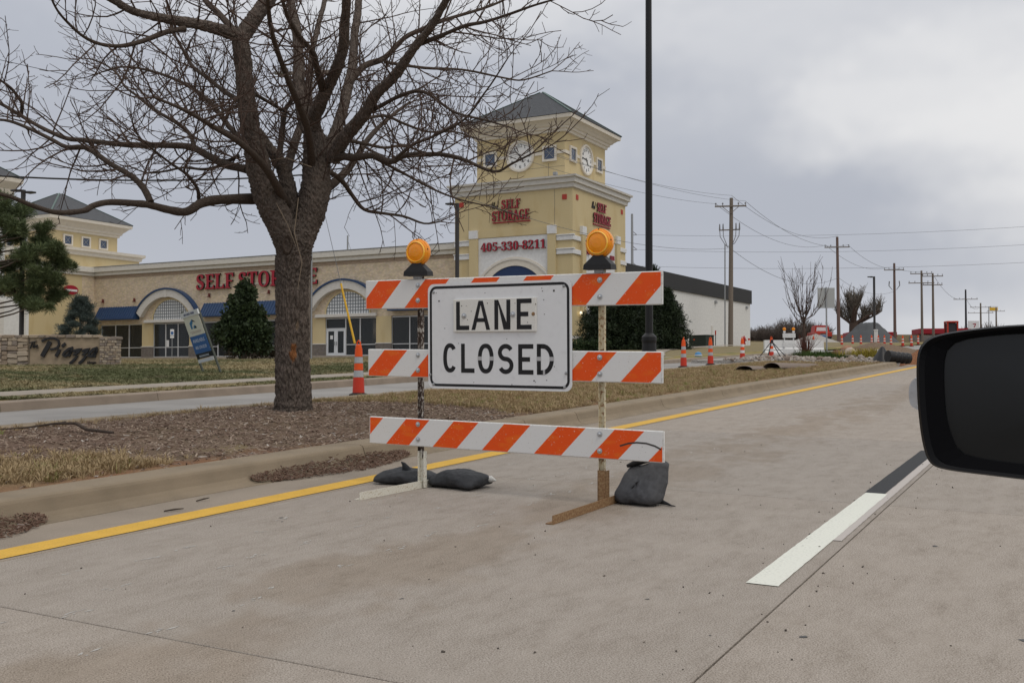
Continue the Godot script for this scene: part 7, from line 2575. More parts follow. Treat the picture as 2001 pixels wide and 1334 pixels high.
func build_stone_wall() -> void:
	var a := lawn_at(-31.4, -21.98)
	a.y = 1.33
	var x := Vector3(2.89, 0, -1.56).normalized()
	var z := Vector3(1.56, 0, 2.89).normalized()
	var t := thing("stone_name_wall", "low rough stone wall with black script lettering on the lawn at left", "wall")
	t.transform = Transform3D(Basis(x, Vector3.UP, z), a)
	var kinds := [M.stone_a, M.stone_b, M.stone_c, M.stone_d]
	# own axes: x = 0 at the picture's left edge less 0.4 m; smooth panel from 1.37 to 3.67, pier 3.72 to 4.26
	var core := Shape.new()
	core.box(Vector3(0.1, 0.44, -0.2), Vector3(7.15, 0.98, 0.34))
	part(t, "core", core, M.mortar)
	var variants := []
	for k in 5:
		var s := Shape.new()
		s.box(Vector3.ZERO, Vector3.ONE, Transform3D.IDENTITY, 0.13)
		variants.append(s.mesh())
	# random rubble: short columns of stones, each column filled on its own
	var y := -0.1
	var xx0 := -3.4
	while xx0 < 1.33:
		var w := minf(rnd(0.12, 0.36), 1.38 - xx0)
		y = -0.14 + rnd(0.0, 0.06)
		while y < 0.9:
			var h := minf(rnd(0.06, 0.19), 0.93 - y)
			var split := rng.randf() < 0.4 and w > 0.2
			var cut := rnd(0.35, 0.65)
			for e in (2 if split else 1):
				var ww := w if not split else (w * cut if e == 0 else w * (1.0 - cut))
				var cx := xx0 + (w / 2 if not split else (ww / 2 if e == 0 else w - ww / 2))
				part(t, "stone", variants[rng.randi() % 5], kinds[rng.randi() % 4], Transform3D(Basis(Vector3(0, 0, 1), rnd(-0.1, 0.1)) * Basis.from_scale(Vector3(ww * rnd(0.92, 1.04), h * rnd(0.85, 1.0), rnd(0.12, 0.24))), Vector3(cx, y + h / 2, -0.04)))
			y += h
		xx0 += w
	var p := Shape.new()
	p.box(Vector3(2.54, 0.42, -0.06), Vector3(2.3, 0.98, 0.1), Transform3D.IDENTITY, 0.01)
	part(t, "smooth_panel", p, M.panel_stone)
	xx_caps(t, -3.4, 3.66, 0.955, 0.1, 0.42, kinds, variants)
	var pc := Shape.new()
	pc.box(Vector3(3.99, 0.41, -0.14), Vector3(0.46, 0.98, 0.46))
	part(t, "pier_core", pc, M.mortar)
	y = -0.1
	while y < 0.88:
		var h := rnd(0.055, 0.1)
		var xx := 3.72
		while xx < 4.2:
			var w := minf(rnd(0.07, 0.17), 4.26 - xx)
			part(t, "stone", variants[rng.randi() % 5], kinds[rng.randi() % 4], Transform3D(Basis(Vector3(0, 0, 1), rnd(-0.12, 0.12)) * Basis.from_scale(Vector3(w - 0.01, h - 0.01, rnd(0.06, 0.1))), Vector3(xx + w / 2, y + h / 2, 0.09)))
			xx += w
		for zz in [0.0, -0.14, -0.28]:
			part(t, "stone", variants[rng.randi() % 5], kinds[rng.randi() % 4], Transform3D(Basis.from_scale(Vector3(rnd(0.06, 0.1), h - 0.01, 0.13)), Vector3(4.22, y + h / 2, zz)))
		y += h
	xx_caps(t, 3.68, 4.3, 0.905, 0.09, 0.56, kinds, variants)
	# script lettering, drawn on the panel
	var lines := [
		[14, [470, 388], [530, 372], [592, 364]], [15, [522, 380], [505, 430], [488, 476]], [11, [556, 372], [544, 420], [530, 464]], [10, [535, 440], [556, 424], [560, 440], [552, 466]], [10, [576, 448], [606, 436], [598, 420], [580, 430], [574, 454], [596, 468], [622, 458]],
		[66, [800, 370], [770, 420], [735, 490], [700, 550], [676, 600]], [34, [668, 362], [730, 326], [800, 310], [870, 314], [925, 350], [942, 410], [915, 458], [860, 482], [800, 488]],
		[50, [950, 486], [925, 540], [893, 600]], [44, [1040, 398], [1010, 420], [985, 446]],
		[40, [1160, 462], [1090, 482], [1030, 530], [1000, 578], [1030, 596], [1080, 570], [1130, 510]], [44, [1140, 480], [1110, 550], [1088, 598]],
		[40, [1160, 520], [1220, 496], [1288, 478], [1240, 530], [1170, 580], [1226, 590], [1180, 650], [1110, 712]], [40, [1300, 520], [1350, 496], [1412, 474], [1370, 530], [1310, 580], [1364, 590], [1320, 650], [1252, 712]],
		[44, [1540, 466], [1470, 490], [1420, 540], [1400, 590], [1440, 600], [1490, 560], [1530, 510]], [44, [1530, 480], [1500, 560], [1488, 612]]]
	var k := 0.00209
	for l in lines:
		var s := Shape.new()
		var q := []
		for i in range(1, l.size()):
			q.append(Vector2(0.41 + l[i][0] * k, (752 - l[i][1]) * k - 0.02))
		s.stroke(q, l[0] * k, 0.05, Transform3D(Basis.IDENTITY, Vector3(0, 0, 0.02)))
		part(t, "script_letter", s, M.dark_letter)
	write(t, "Shops", "serif_bold", 0.075, 0.3, 0.03, M.dark_letter, Transform3D(Basis.IDENTITY, Vector3(0.41 + 1375 * k, 0.07, 0.01)))

func xx_caps(t: Node3D, x0: float, x1: float, y: float, h: float, d: float, kinds: Array, variants: Array) -> void:
	var xx := x0
	while xx < x1 - 0.02:
		var w := minf(rnd(0.2, 0.42), x1 - xx)
		part(t, "cap_stone", variants[rng.randi() % 5], kinds[rng.randi() % 4], Transform3D(Basis.from_scale(Vector3(w - 0.008, h * rnd(0.85, 1.1), d)), Vector3(xx + w / 2, y, -0.16)))
		xx += w

func build_lease_sign() -> void:
	# seen from the road: right, up, away
	var rt := Vector3(0.8796, 0, -0.4756)
	var aw := Vector3(-0.4756, 0, -0.8796)
	var u := (rt * 0.6 + Vector3.UP * 0.1 - aw * 0.6).normalized()
	var v := rt * -0.475 + Vector3.UP * 1.5 - aw * 0.225
	v = (v - u * v.dot(u)).normalized()
	var n := u.cross(v)
	var t := thing("leasing_sign", "leaning blue and cream AVAILABLE leasing sign on two posts on the lawn", "sign")
	t.transform = Transform3D(Basis(u, v, n), Vector3(-20.5, ty(-20.5, -20.61), -20.61))
	var w := 0.84
	for e in [[0.0, 1.66], [w, 1.62]]:
		var s := Shape.new()
		s.box(Vector3(e[0], e[1] / 2 - 0.12, -0.02), Vector3(0.05, e[1] + 0.3, 0.05), Transform3D.IDENTITY, 0.006)
		part(t, "post", s, M.post_green)
	var fields := [[1.5, 1.64, "lease_white", "rider_plate"], [0.98, 1.5, "lease_cream", "cream_field"], [0.5, 0.98, "lease_blue", "blue_field"], [0.36, 0.5, "lease_black", "black_field"], [0.25, 0.34, "lease_white", "lower_plate"]]
	for f in fields:
		var s := Shape.new()
		var grow := 0.03 if f[3] == "rider_plate" else 0.0
		s.box(Vector3(w / 2, (f[0] + f[1]) / 2, 0.02), Vector3(w - 0.04 + grow * 3.0, f[1] - f[0] - 0.003, 0.014 + grow))
		part(t, f[3], s, M[f[2]])
	var z := 0.0285
	# house mark: a blue gable with a white arch and a dark doorway
	var s := Shape.new()
	s.prism(PackedVector2Array([Vector2(0.25, 1.17), Vector2(0.25, 1.33), Vector2(0.42, 1.42), Vector2(0.42, 1.33), Vector2(0.34, 1.27), Vector2(0.33, 1.17)]), 0.002, Transform3D(Basis.IDENTITY, Vector3(0, 0, z)))
	s.prism(PackedVector2Array(arc(0.46, 1.17, 0.08, 0.0, PI, 14)), 0.002, Transform3D(Basis.IDENTITY, Vector3(0, 0, z)))
	part(t, "house_mark", s, M.lease_mark_blue)
	s = Shape.new()
	s.prism(PackedVector2Array([Vector2(0.42, 1.42), Vector2(0.56, 1.33), Vector2(0.5, 1.34), Vector2(0.42, 1.36)]), 0.002, Transform3D(Basis.IDENTITY, Vector3(0, 0, z)))
	s.prism(PackedVector2Array([Vector2(0.46, 1.17), Vector2(0.54, 1.17), Vector2(0.52, 1.22), Vector2(0.46, 1.245)]), 0.002, Transform3D(Basis.IDENTITY, Vector3(0, 0, z + 0.002)))
	part(t, "house_mark", s, M.lease_black)
	write(t, "AVAILABLE", "sans", 0.09, 0.62, 0.003, M.lease_text, Transform3D(Basis.IDENTITY, Vector3(0.11, 0.8, z)))
	write(t, "405-570-0229", "sans", 0.08, 0.58, 0.003, M.lease_text, Transform3D(Basis.IDENTITY, Vector3(0.13, 0.62, z)))
	write(t, "405-803-7889", "sans_bold", 0.055, 0.56, 0.003, M.lease_dark_text, Transform3D(Basis.IDENTITY, Vector3(0.12, 1.545, z + 0.016)))
	for q in [[0.13, 1.09, 0.58], [0.2, 1.055, 0.45]]:
		s = Shape.new()
		var xx: float = q[0]
		while xx < q[0] + q[2]:
			var l := rnd(0.02, 0.05)
			s.box(Vector3(xx + l / 2, q[1], z), Vector3(l, 0.018, 0.002))
			xx += l + 0.012
		part(t, "small_print", s, M.lease_grey_text)
	for q in [[0.44], [0.41]]:
		s = Shape.new()
		s.box(Vector3(w / 2, q[0], z), Vector3(0.5, 0.012, 0.002))
		part(t, "small_print", s, M.lease_text)
	s = Shape.new()
	for k in 14:
		s.box(Vector3(0.14 + k * 0.042, 0.295, z), Vector3(0.026, 0.035, 0.002))
	part(t, "small_print", s, M.lease_text)

# ---------------------------------------------------------------- road works beyond the median
func corrugated_pipe(a: Vector3, b: Vector3, r: float, pitch: float, squash := 1.0, half := false) -> Shape:
	var s := Shape.new()
	var d := (b - a).normalized()
	var x := d.cross(Vector3.UP).normalized()
	var y := x.cross(d)
	var n := int(a.distance_to(b) / pitch * 4)
	var sides := 20
	var last := []
	for i in n + 1:
		var rr: float = r * (1.0 + 0.08 * ([0.0, 1.0, 1.0, 0.0][i % 4]))
		var c := a.lerp(b, i / float(n))
		var ring := []
		for k in sides + 1:
			var an := (PI if half else TAU) * k / sides
			ring.append(c + x * cos(an) * rr + y * sin(an) * rr * squash)
		if i > 0:
			for k in sides:
				s.quad(last[k], last[k + 1], ring[k + 1], ring[k])
		last = ring
	return s

func rock_mesh(sd: int) -> ArrayMesh:
	var s := Shape.new()
	var f := FastNoiseLite.new()
	f.seed = sd
	f.frequency = 0.9
	var pts := PackedVector3Array()
	for j in 7:
		for i in 10:
			var a := -TAU * i / 9.0
			var e := PI * j / 6.0
			var d := Vector3(cos(a) * sin(e), cos(e), sin(a) * sin(e))
			pts.append(d * (0.5 + 0.3 * f.get_noise_3d(d.x * 2, d.y * 2, d.z * 2)))
	s.sheet(10, 7, pts)
	return s.mesh()

func heap(called: String, label: String, category: String, at: Vector3, rx: float, rz: float, h: float, m: Material, sd: int, flat_top := 0.0) -> void:
	var f := FastNoiseLite.new()
	f.seed = sd
	f.frequency = 0.5
	f.fractal_octaves = 4
	var s := Shape.new()
	var k := 40
	var pts := PackedVector3Array()
	for j in k:
		for i in k:
			var u := lerpf(-1.1, 1.1, i / float(k - 1))
			var v := lerpf(-1.1, 1.1, j / float(k - 1))
			var d := Vector2(u, v).length()
			var y := h * clampf((1.0 - d) / (1.0 - flat_top), -0.1, 1.0)
			y += f.get_noise_2d(u * rx * 1.6, v * rz * 1.6) * h * 0.12 * clampf(1.1 - d, 0.0, 1.0)
			pts.append(Vector3(u * rx, y + GX * u * rx + GZ * v * rz, v * rz))
	s.sheet(k, k, pts)
	var o := whole(called, s, m)
	o.position = at
	tag(o, label, category)

func build_construction() -> void:
	heap("spoil_bank", "low bank of brown spoil and stones along the rubble bed's back", "dirt", P(-9.0, -56.0, 0.0), 3.2, 4.5, 0.75, M.spoil, 12)
	# corrugated steel lengths on the median grass
	var t := thing("corrugated_pipe", "rusty corrugated steel pipe length lying on the dry median grass, farther right", "pipe", P(-7.5, -31.0, 0.14), "pipe lengths on the median")
	var s := corrugated_pipe(Vector3(-0.1, 0.0, 1.6), Vector3(0.05, 0.0, -3.0), 0.24, 0.2, 0.6, true)
	part(t, "pipe_wall", s, M.corrugated)
	t = thing("corrugated_pipe", "rusty corrugated steel pipe length lying on the dry median grass, nearer left", "pipe", P(-8.0, -29.2, 0.14), "pipe lengths on the median")
	s = corrugated_pipe(Vector3(0.1, 0.0, 1.5), Vector3(-0.1, 0.0, -1.6), 0.22, 0.2, 0.45, true)
	part(t, "pipe_wall", s, M.corrugated)
	# crumpled black plastic and a length of pipe at the kerb end
	heap("black_plastic_heap", "crumpled hump of black plastic among the rocks, left of the black pipe", "plastic sheet", P(-6.35, -40.4, 0.08), 0.42, 0.5, 0.6, M.black_pipe, 21, 0.12)
	t = thing("black_pipe", "short black ribbed plastic pipe at the kerb's end beside the orange dirt", "pipe", P(-5.7, -39.2, 0.1))
	var pa := Vector3(-0.22, 0.24, 0.25)
	var pb := Vector3(0.4, 0.17, -0.3)
	part(t, "pipe_wall", corrugated_pipe(pa, pb, 0.19, 0.16), M.black_pipe)
	s = Shape.new()
	s.tube([pa + (pa - pb).normalized() * 0.03, pa + (pb - pa).normalized() * 0.12], [0.22, 0.22], 20)
	part(t, "end_cap", s, M.black_pipe)
	heap("dirt_heap", "small heap of orange clay dirt behind the kerb's end", "dirt", P(-5.35, -42.6, -0.05), 0.9, 1.6, 0.62, M.dirt, 3)
	heap("dirt_mound", "low mound of red dirt among the pale rocks", "dirt", P(-10.2, -62.0, 0.0), 1.6, 2.4, 0.7, M.dirt, 8)
	# rubble bed: stones of many sizes
	var kinds := [rock_mesh(1), rock_mesh(2), rock_mesh(3)]
	var bed := slab(-13.4, -5.9, -39.6, -70.0, 0.12, 0.3)
	var gr := setting("gravel_bed")
	part(gr, "gravel_sheet", bed, M.gravel_pale)
	for k in 3:
		var spots := []
		var tints := []
		for i in 400:
			var x := rnd(-12.2, -6.2)
			var z := rnd(-38.6, -46.0) if i % 3 else rnd(-36.5, -60.0)
			if z > -39.5 and x < -8.8 - (z + 39.5) * 0.3:
				continue
			var r := rnd(0.03, 0.12) * (1.0 if rng.randf() < 0.95 else 2.2)
			spots.append(Transform3D(Basis.from_euler(Vector3(rnd(0, 3), rnd(0, 6), rnd(0, 3))) * Basis.from_scale(Vector3(r * 1.4, r, r)), P(x, z, 0.13 + r * 0.2)))
			tints.append(Color(0.44, 0.4, 0.36).lerp(Color(0.22, 0.165, 0.125), rng.randf()))
		var o := scatter(gr, "stones", kinds[k], M.rock, spots, tints)
	for q in [[-9.3, -47.0, 0.42, "rounded brown boulder among the pale stones, left of the black pipes", Color(0.2, 0.11, 0.075)], [-9.7, -52.5, 0.5, "pale boulder behind the green plants of the rubble bed", Color(0.5, 0.42, 0.36)], [-11.4, -60.5, 0.55, "reddish boulder beside the blank sign's pole", Color(0.36, 0.2, 0.13)], [-8.1, -50.2, 0.4, "pale grey boulder behind the yellow grass clump", Color(0.45, 0.42, 0.4)]]:
		var o := whole("boulder", kinds[1], M.rock)
		var m := mat("boulder_%d" % int(-q[1]), q[4].linear_to_srgb(), 0.95, {"tex": ntex(3, 0.16, 3, [[0.0, 0.62], [0.35, 0.86], [0.6, 0.97], [1.0, 1.0]]), "scale": 1.5})
		o.material_override = m
		o.transform = Transform3D(Basis(Vector3.UP, rnd(0, 6)) * Basis.from_scale(Vector3(q[2] * 1.3, q[2] * 1.0, q[2] * 1.2)), P(q[0], q[1], 0.22))
		tag(o, q[3], "boulder", "boulders in the rubble bed")
	# plants in the bed
	var blade := grass_tuft(26, 0.5, 0.012)
	for q in [[-8.0, -45.6, 1.0, Color(0.3, 0.25, 0.05), "clump of yellowish ornamental grass left of the black pipes"], [-9.9, -46.4, 0.7, Color(0.06, 0.1, 0.03), "green leafy clump in the rubble bed, left one"], [-9.2, -45.0, 0.5, Color(0.06, 0.11, 0.03), "green leafy clump in the rubble bed, before the brown boulder"], [-8.6, -44.4, 0.45, Color(0.06, 0.1, 0.03), "small green clump in the rubble bed, right one"], [-10.6, -47.6, 0.7, Color(0.07, 0.1, 0.035), "green leafy clump right of the young leafless tree"]]:
		t = thing("bed_plant", q[4], "plant", P(q[0], q[1], 0.12), "plants in the rubble bed")
		var spots := []
		var tints := []
		for k in 30:
			spots.append(Transform3D(Basis(Vector3.UP, rnd(0, TAU)) * Basis.from_scale(Vector3.ONE * q[2] * rnd(0.6, 1.1)), Vector3(rnd(-0.9, 0.9) * q[2], 0, rnd(-0.5, 0.5) * q[2])))
			tints.append(q[3] * rnd(0.7, 1.4))
		scatter(t, "leaves", blade, M.blade, spots, tints)
	# folding sign stand seen from behind
	t = thing("folding_sign_stand", "dark folding sign stand with splayed legs at the far road's edge", "sign stand", P(-11.5, -44.6, 0.05))
	for e in [[-0.62, 0.05], [0.45, 0.1], [-0.35, -0.5], [0.6, -0.4]]:
		s = Shape.new()
		s.bar(Vector3(e[0], 0.0, e[1]), Vector3(-0.02, 0.78, 0), 0.03, 0.03)
		part(t, "leg", s, M.machine_dark)
	s = Shape.new()
	s.box(Vector3(0, 0.78, 0), Vector3(0.1, 0.14, 0.08), Transform3D.IDENTITY, 0.01)
	part(t, "hub", s, M.machine_dark)
	s = Shape.new()
	s.box(Vector3(-0.6, 0.07, 0.05), Vector3(0.3, 0.13, 0.2), Transform3D.IDENTITY, 0.05)
	part(t, "weight", s, M.bag)
	# small white barricade with two amber lamps
	t = thing("small_barricade", "small white barricade with two amber lamps before the white barriers", "barricade", P(-12.45, -51.5, 0.0), "", 0.45)
	for e in [-0.22, 0.22]:
		s = Shape.new()
		s.box(Vector3(e, 0.6, 0), Vector3(0.05, 1.25, 0.05))
		part(t, "post", s, M.barrier_white)
		s = Shape.new()
		s.lathe([Vector2(0, -0.05), Vector2(0.075, -0.03), Vector2(0.085, 0), Vector2(0.075, 0.03), Vector2(0, 0.05)], 16, Transform3D(Basis(Vector3.RIGHT, PI / 2), Vector3(e, 1.38, 0)))
		part(t, "amber_lamp", s, M.amber)
		s = Shape.new()
		s.box(Vector3(e, 1.24, 0), Vector3(0.12, 0.1, 0.09), Transform3D.IDENTITY, 0.02)
		part(t, "lamp_case", s, M.barrier_white)
	for y in [1.06, 0.62, 0.3]:
		s = Shape.new()
		s.box(Vector3(0, y, 0.04), Vector3(0.62, 0.22, 0.04), Transform3D.IDENTITY, 0.008)
		part(t, "board", s, M.barrier_white)
	# water filled barriers in a row
	for k in 3:
		t = thing("water_barrier", "%s white plastic water barrier behind the small white barricade" % ["leftmost", "middle", "rightmost"][k], "barrier", P(-14.0 + k * 0.95, -54.6 - k * 0.35, 0.0), "white water barriers", 0.5)
		var prof := PackedVector2Array([Vector2(-0.3, 0.0), Vector2(0.3, 0.0), Vector2(0.3, 0.16), Vector2(0.13, 0.42), Vector2(0.1, 0.82), Vector2(-0.1, 0.82), Vector2(-0.13, 0.42), Vector2(-0.3, 0.16)])
		s = Shape.new()
		s.prism(prof, 1.0, Transform3D(Basis(Vector3(0, 0, 1), Vector3.UP, Vector3(-1, 0, 0)), Vector3(0.5, 0, 0)))
		part(t, "shell", s, M.barrier_white)
		s = Shape.new()
		s.box(Vector3(0, 0.3, 0.22), Vector3(0.96, 0.03, 0.02))
		part(t, "groove", s, M.sign_back)
	# back of a large sign on one post
	t = thing("sign_back", "blank grey back of a tall road sign on a single post beside the reddish pole", "sign", P(-13.78, -66.6, 0.05), "", 0.42)
	s = Shape.new()
	s.tube([Vector3(0, -0.3, 0.06), Vector3(0, 4.0, 0.06)], [0.05, 0.05], 8)
	part(t, "post", s, M.steel_grey)
	s = Shape.new()
	s.box(Vector3(0, 3.33, 0), Vector3(1.05, 1.26, 0.02), Transform3D.IDENTITY, 0.004)
	part(t, "panel", s, M.sign_back)
	t = thing("white_post", "stubby white post left of the far slim lamp", "post", P(-19.2, -118.0, 0.0))
	s = Shape.new()
	s.box(Vector3(0, 0.75, 0), Vector3(0.35, 1.5, 0.35), Transform3D.IDENTITY, 0.03)
	part(t, "shaft", s, M.barrier_white)
	s = Shape.new()
	s.box(Vector3(0, 1.55, 0), Vector3(0.42, 0.12, 0.42), Transform3D.IDENTITY, 0.03)
	part(t, "cap", s, M.barrier_white)

func build_far_things() -> void:
	heap("gravel_heap", "large dark grey gravel heap far behind the channelizers", "gravel heap", P(-25.9, -153.3, -0.1), 4.1, 4.6, 2.75, M.gravel_heap, 4, 0.28)
	heap("pale_heap", "low pale gravel heap between the old bare tree and the reddish pole", "gravel heap", P(-30.5, -140.0, -0.1), 3.6, 3.6, 1.25, M.gravel_pale, 6)
	# red truck seen from behind
	var rt := Vector3(0.85, 0, -0.52)
	var t := thing("red_truck", "red truck with a rear window seen from behind, left of the blank sign's pole", "truck", P(-32.0, -150.0, 0.0), "", 0.5)
	var s := Shape.new()
	s.box(Vector3(0, 0.95, 0), Vector3(2.2, 0.75, 4.6), Transform3D.IDENTITY, 0.08)
	part(t, "body", s, M.machine_red)
	s = Shape.new()
	s.prism(PackedVector2Array([Vector2(-1.05, 1.3), Vector2(1.05, 1.3), Vector2(0.92, 2.2), Vector2(-0.92, 2.2)]), 1.8, Transform3D(Basis.IDENTITY, Vector3(0, 0, -0.6)))
	var cab := part(t, "cab", s, M.machine_red)
	s = Shape.new()
	s.prism(PackedVector2Array([Vector2(-0.8, 1.5), Vector2(0.8, 1.5), Vector2(0.72, 2.02), Vector2(-0.72, 2.02)]), 0.03, Transform3D(Basis.IDENTITY, Vector3(0, 0, 1.2)))
	part(cab, "rear_window", s, M.glass_block)
	s = Shape.new()
	s.box(Vector3(0, 2.24, 0.3), Vector3(1.7, 0.09, 1.6), Transform3D.IDENTITY, 0.02)
	part(cab, "roof_rack", s, M.hydrant_red)
	s = Shape.new()
	s.box(Vector3(0, 0.62, 2.32), Vector3(2.1, 0.18, 0.1), Transform3D.IDENTITY, 0.02)
	part(t, "bumper", s, M.machine_dark)
	s = Shape.new()
	s.box(Vector3(-0.1, 1.05, 2.31), Vector3(0.9, 0.12, 0.02))
	part(t, "tailgate_panel", s, M.machine_dark)
	for e in [[-0.95, 1.5], [0.95, 1.5], [-0.95, -1.5], [0.95, -1.5]]:
		s = Shape.new()
		s.lathe([Vector2(0, -0.14), Vector2(0.4, -0.14), Vector2(0.45, -0.08), Vector2(0.45, 0.08), Vector2(0.4, 0.14), Vector2(0, 0.14)], 18, Transform3D(Basis(Vector3(0, 0, 1), PI / 2), Vector3(e[0], 0.45, e[1])))
		part(t, "wheel", s, M.rubber)
	t = thing("blue_drum", "dark blue drum standing behind the red truck's right corner", "drum", P(-30.7, -146.0, 0.0))
	s = Shape.new()
	s.lathe([Vector2(0, 0), Vector2(0.4, 0), Vector2(0.42, 0.05), Vector2(0.4, 0.5), Vector2(0.42, 0.55), Vector2(0.4, 1.0), Vector2(0, 1.0)], 18)
	part(t, "shell", s, M.lease_blue)
	s = Shape.new()
	s.lathe([Vector2(0.41, 0.98), Vector2(0.44, 1.0), Vector2(0.41, 1.03)], 18)
	part(t, "rim", s, M.barrier_white)
	# petrol canopy and shop
	for q in [[-21.5, -190.0, 11.0, "red fascia petrol canopy left of the red loader", 1.5], [-34.5, -190.0, 8.0, "red fascia canopy behind the old bare tree's trunk", 0.9]]:
		t = thing("petrol_canopy", q[3], "canopy", P(q[0] + 2.5, q[1], 0.0), "red canopies", 0.35)
		s = Shape.new()
		s.box(Vector3(0, q[4], 0), Vector3(q[2], 0.9, 6.0), Transform3D.IDENTITY, 0.04)
		part(t, "fascia", s, M.canopy_red)
		for e in [-0.42, 0.0, 0.42]:
			s = Shape.new()
			s.box(Vector3(q[2] * e, q[4] / 2 - 0.8, 0), Vector3(0.4, q[4] + 1.0, 0.4))
			part(t, "column", s, M.shop_grey)
		s = Shape.new()
		s.box(Vector3(0, 0.2, -8.0), Vector3(q[2] * 0.8, 1.8, 4.0))
		part(t, "kiosk", s, M.shop_grey)
		s = Shape.new()
		s.box(Vector3(q[2] * 0.1, 0.5, -5.98), Vector3(q[2] * 0.3, 1.2, 0.05))
		part(t, "kiosk_window", s, M.lease_cream)
	# red loader
	t = thing("red_loader", "tall red loader cab far off just above the door mirror", "loader", P(-17.6, -178.0, -0.6), "", 0.4)
	s = Shape.new()
	s.box(Vector3(0, 1.1, 0), Vector3(1.9, 1.2, 3.6), Transform3D.IDENTITY, 0.1)
	part(t, "chassis", s, M.machine_red)
	s = Shape.new()
	for e in [[-0.75, 0.7], [0.75, 0.7], [-0.75, -0.7], [0.75, -0.7]]:
		s.box(Vector3(e[0], 2.6, e[1]), Vector3(0.22, 1.9, 0.22))
	s.box(Vector3(0, 3.6, 0), Vector3(1.8, 0.28, 1.8), Transform3D.IDENTITY, 0.1)
	part(t, "cab_frame", s, M.machine_red)
	s = Shape.new()
	s.box(Vector3(0, 2.55, 0), Vector3(1.4, 1.7, 1.3))
	part(t, "cab_glass", s, M.machine_dark)
	for e in [[-0.95, 1.1], [0.95, 1.1], [-0.95, -1.1], [0.95, -1.1]]:
		s = Shape.new()
		s.lathe([Vector2(0, -0.2), Vector2(0.55, -0.2), Vector2(0.65, -0.1), Vector2(0.65, 0.1), Vector2(0.55, 0.2), Vector2(0, 0.2)], 16, Transform3D(Basis(Vector3(0, 0, 1), PI / 2), Vector3(e[0], 0.65, e[1])))
		part(t, "wheel", s, M.rubber)
	t = thing("store_sign", "small white sign with a red mark under the far canopy, right of the loader", "sign", P(-15.0, -186.0, 0.0), "", 0.4)
	s = Shape.new()
	s.box(Vector3(0, 2.6, 0), Vector3(1.7, 1.3, 0.2))
	part(t, "panel", s, M.white_frame)
	s = Shape.new()
	s.box(Vector3(0.1, 2.75, 0.11), Vector3(0.5, 0.14, 0.02))
	s.bar(Vector3(0.28, 2.7, 0.11), Vector3(0.05, 2.2, 0.11), 0.14, 0.02, Vector3(0, 0, 1))
	part(t, "numeral_mark", s, M.red_letter)
	s = Shape.new()
	s.box(Vector3(0, 0.95, 0), Vector3(0.3, 2.0, 0.15))
	part(t, "post", s, M.shop_grey)
	# yellow signs hung over the far junction
	for q in [[-28.3, -439.0, 10.6, "left of the two small yellow signs hanging above the far junction"], [-14.5, -446.0, 10.3, "right of the two small yellow signs hanging above the far junction"]]:
		t = thing("hanging_sign", q[3], "sign", P(q[0], q[1], 0.0), "yellow signs far down the road", 0.4)
		s = Shape.new()
		s.box(Vector3(0, q[2], 0), Vector3(3.0, 1.2, 0.2), Transform3D.IDENTITY, 0.04)
		part(t, "panel", s, M.bright_yellow)
		s = Shape.new()
		s.tube([Vector3(-1.8, 0, 0), Vector3(-1.8, q[2] + 0.9, 0), Vector3(1.5, q[2] + 0.9, 0)], [0.2, 0.16, 0.12], 6)
		part(t, "mast", s, M.steel_grey)

# ---------------------------------------------------------------- the car the picture is taken from
func loop_at(pts: Array, c: Vector2, k: float, z: float) -> Array:
	var o := []
	for p in pts:
		var q: Vector2 = c + (p - c) * k
		o.append(Vector3(q.x, q.y, z))
	return o

func loft(s: Shape, loops: Array) -> void:
	for i in loops.size() - 1:
		var a: Array = loops[i]
		var b: Array = loops[i + 1]
		for k in a.size():
			var j := (k + 1) % a.size()
			s.quad(a[k], a[j], b[j], b[k])

func round_loop(raw: Array, sub := 4) -> Array:
	var o := []
	var n := raw.size()
	for i in n:
		for k in sub:
			o.append(raw[i].cubic_interpolate(raw[(i + 1) % n], raw[(i - 1 + n) % n], raw[(i + 2) % n], k / float(sub)))
	return o

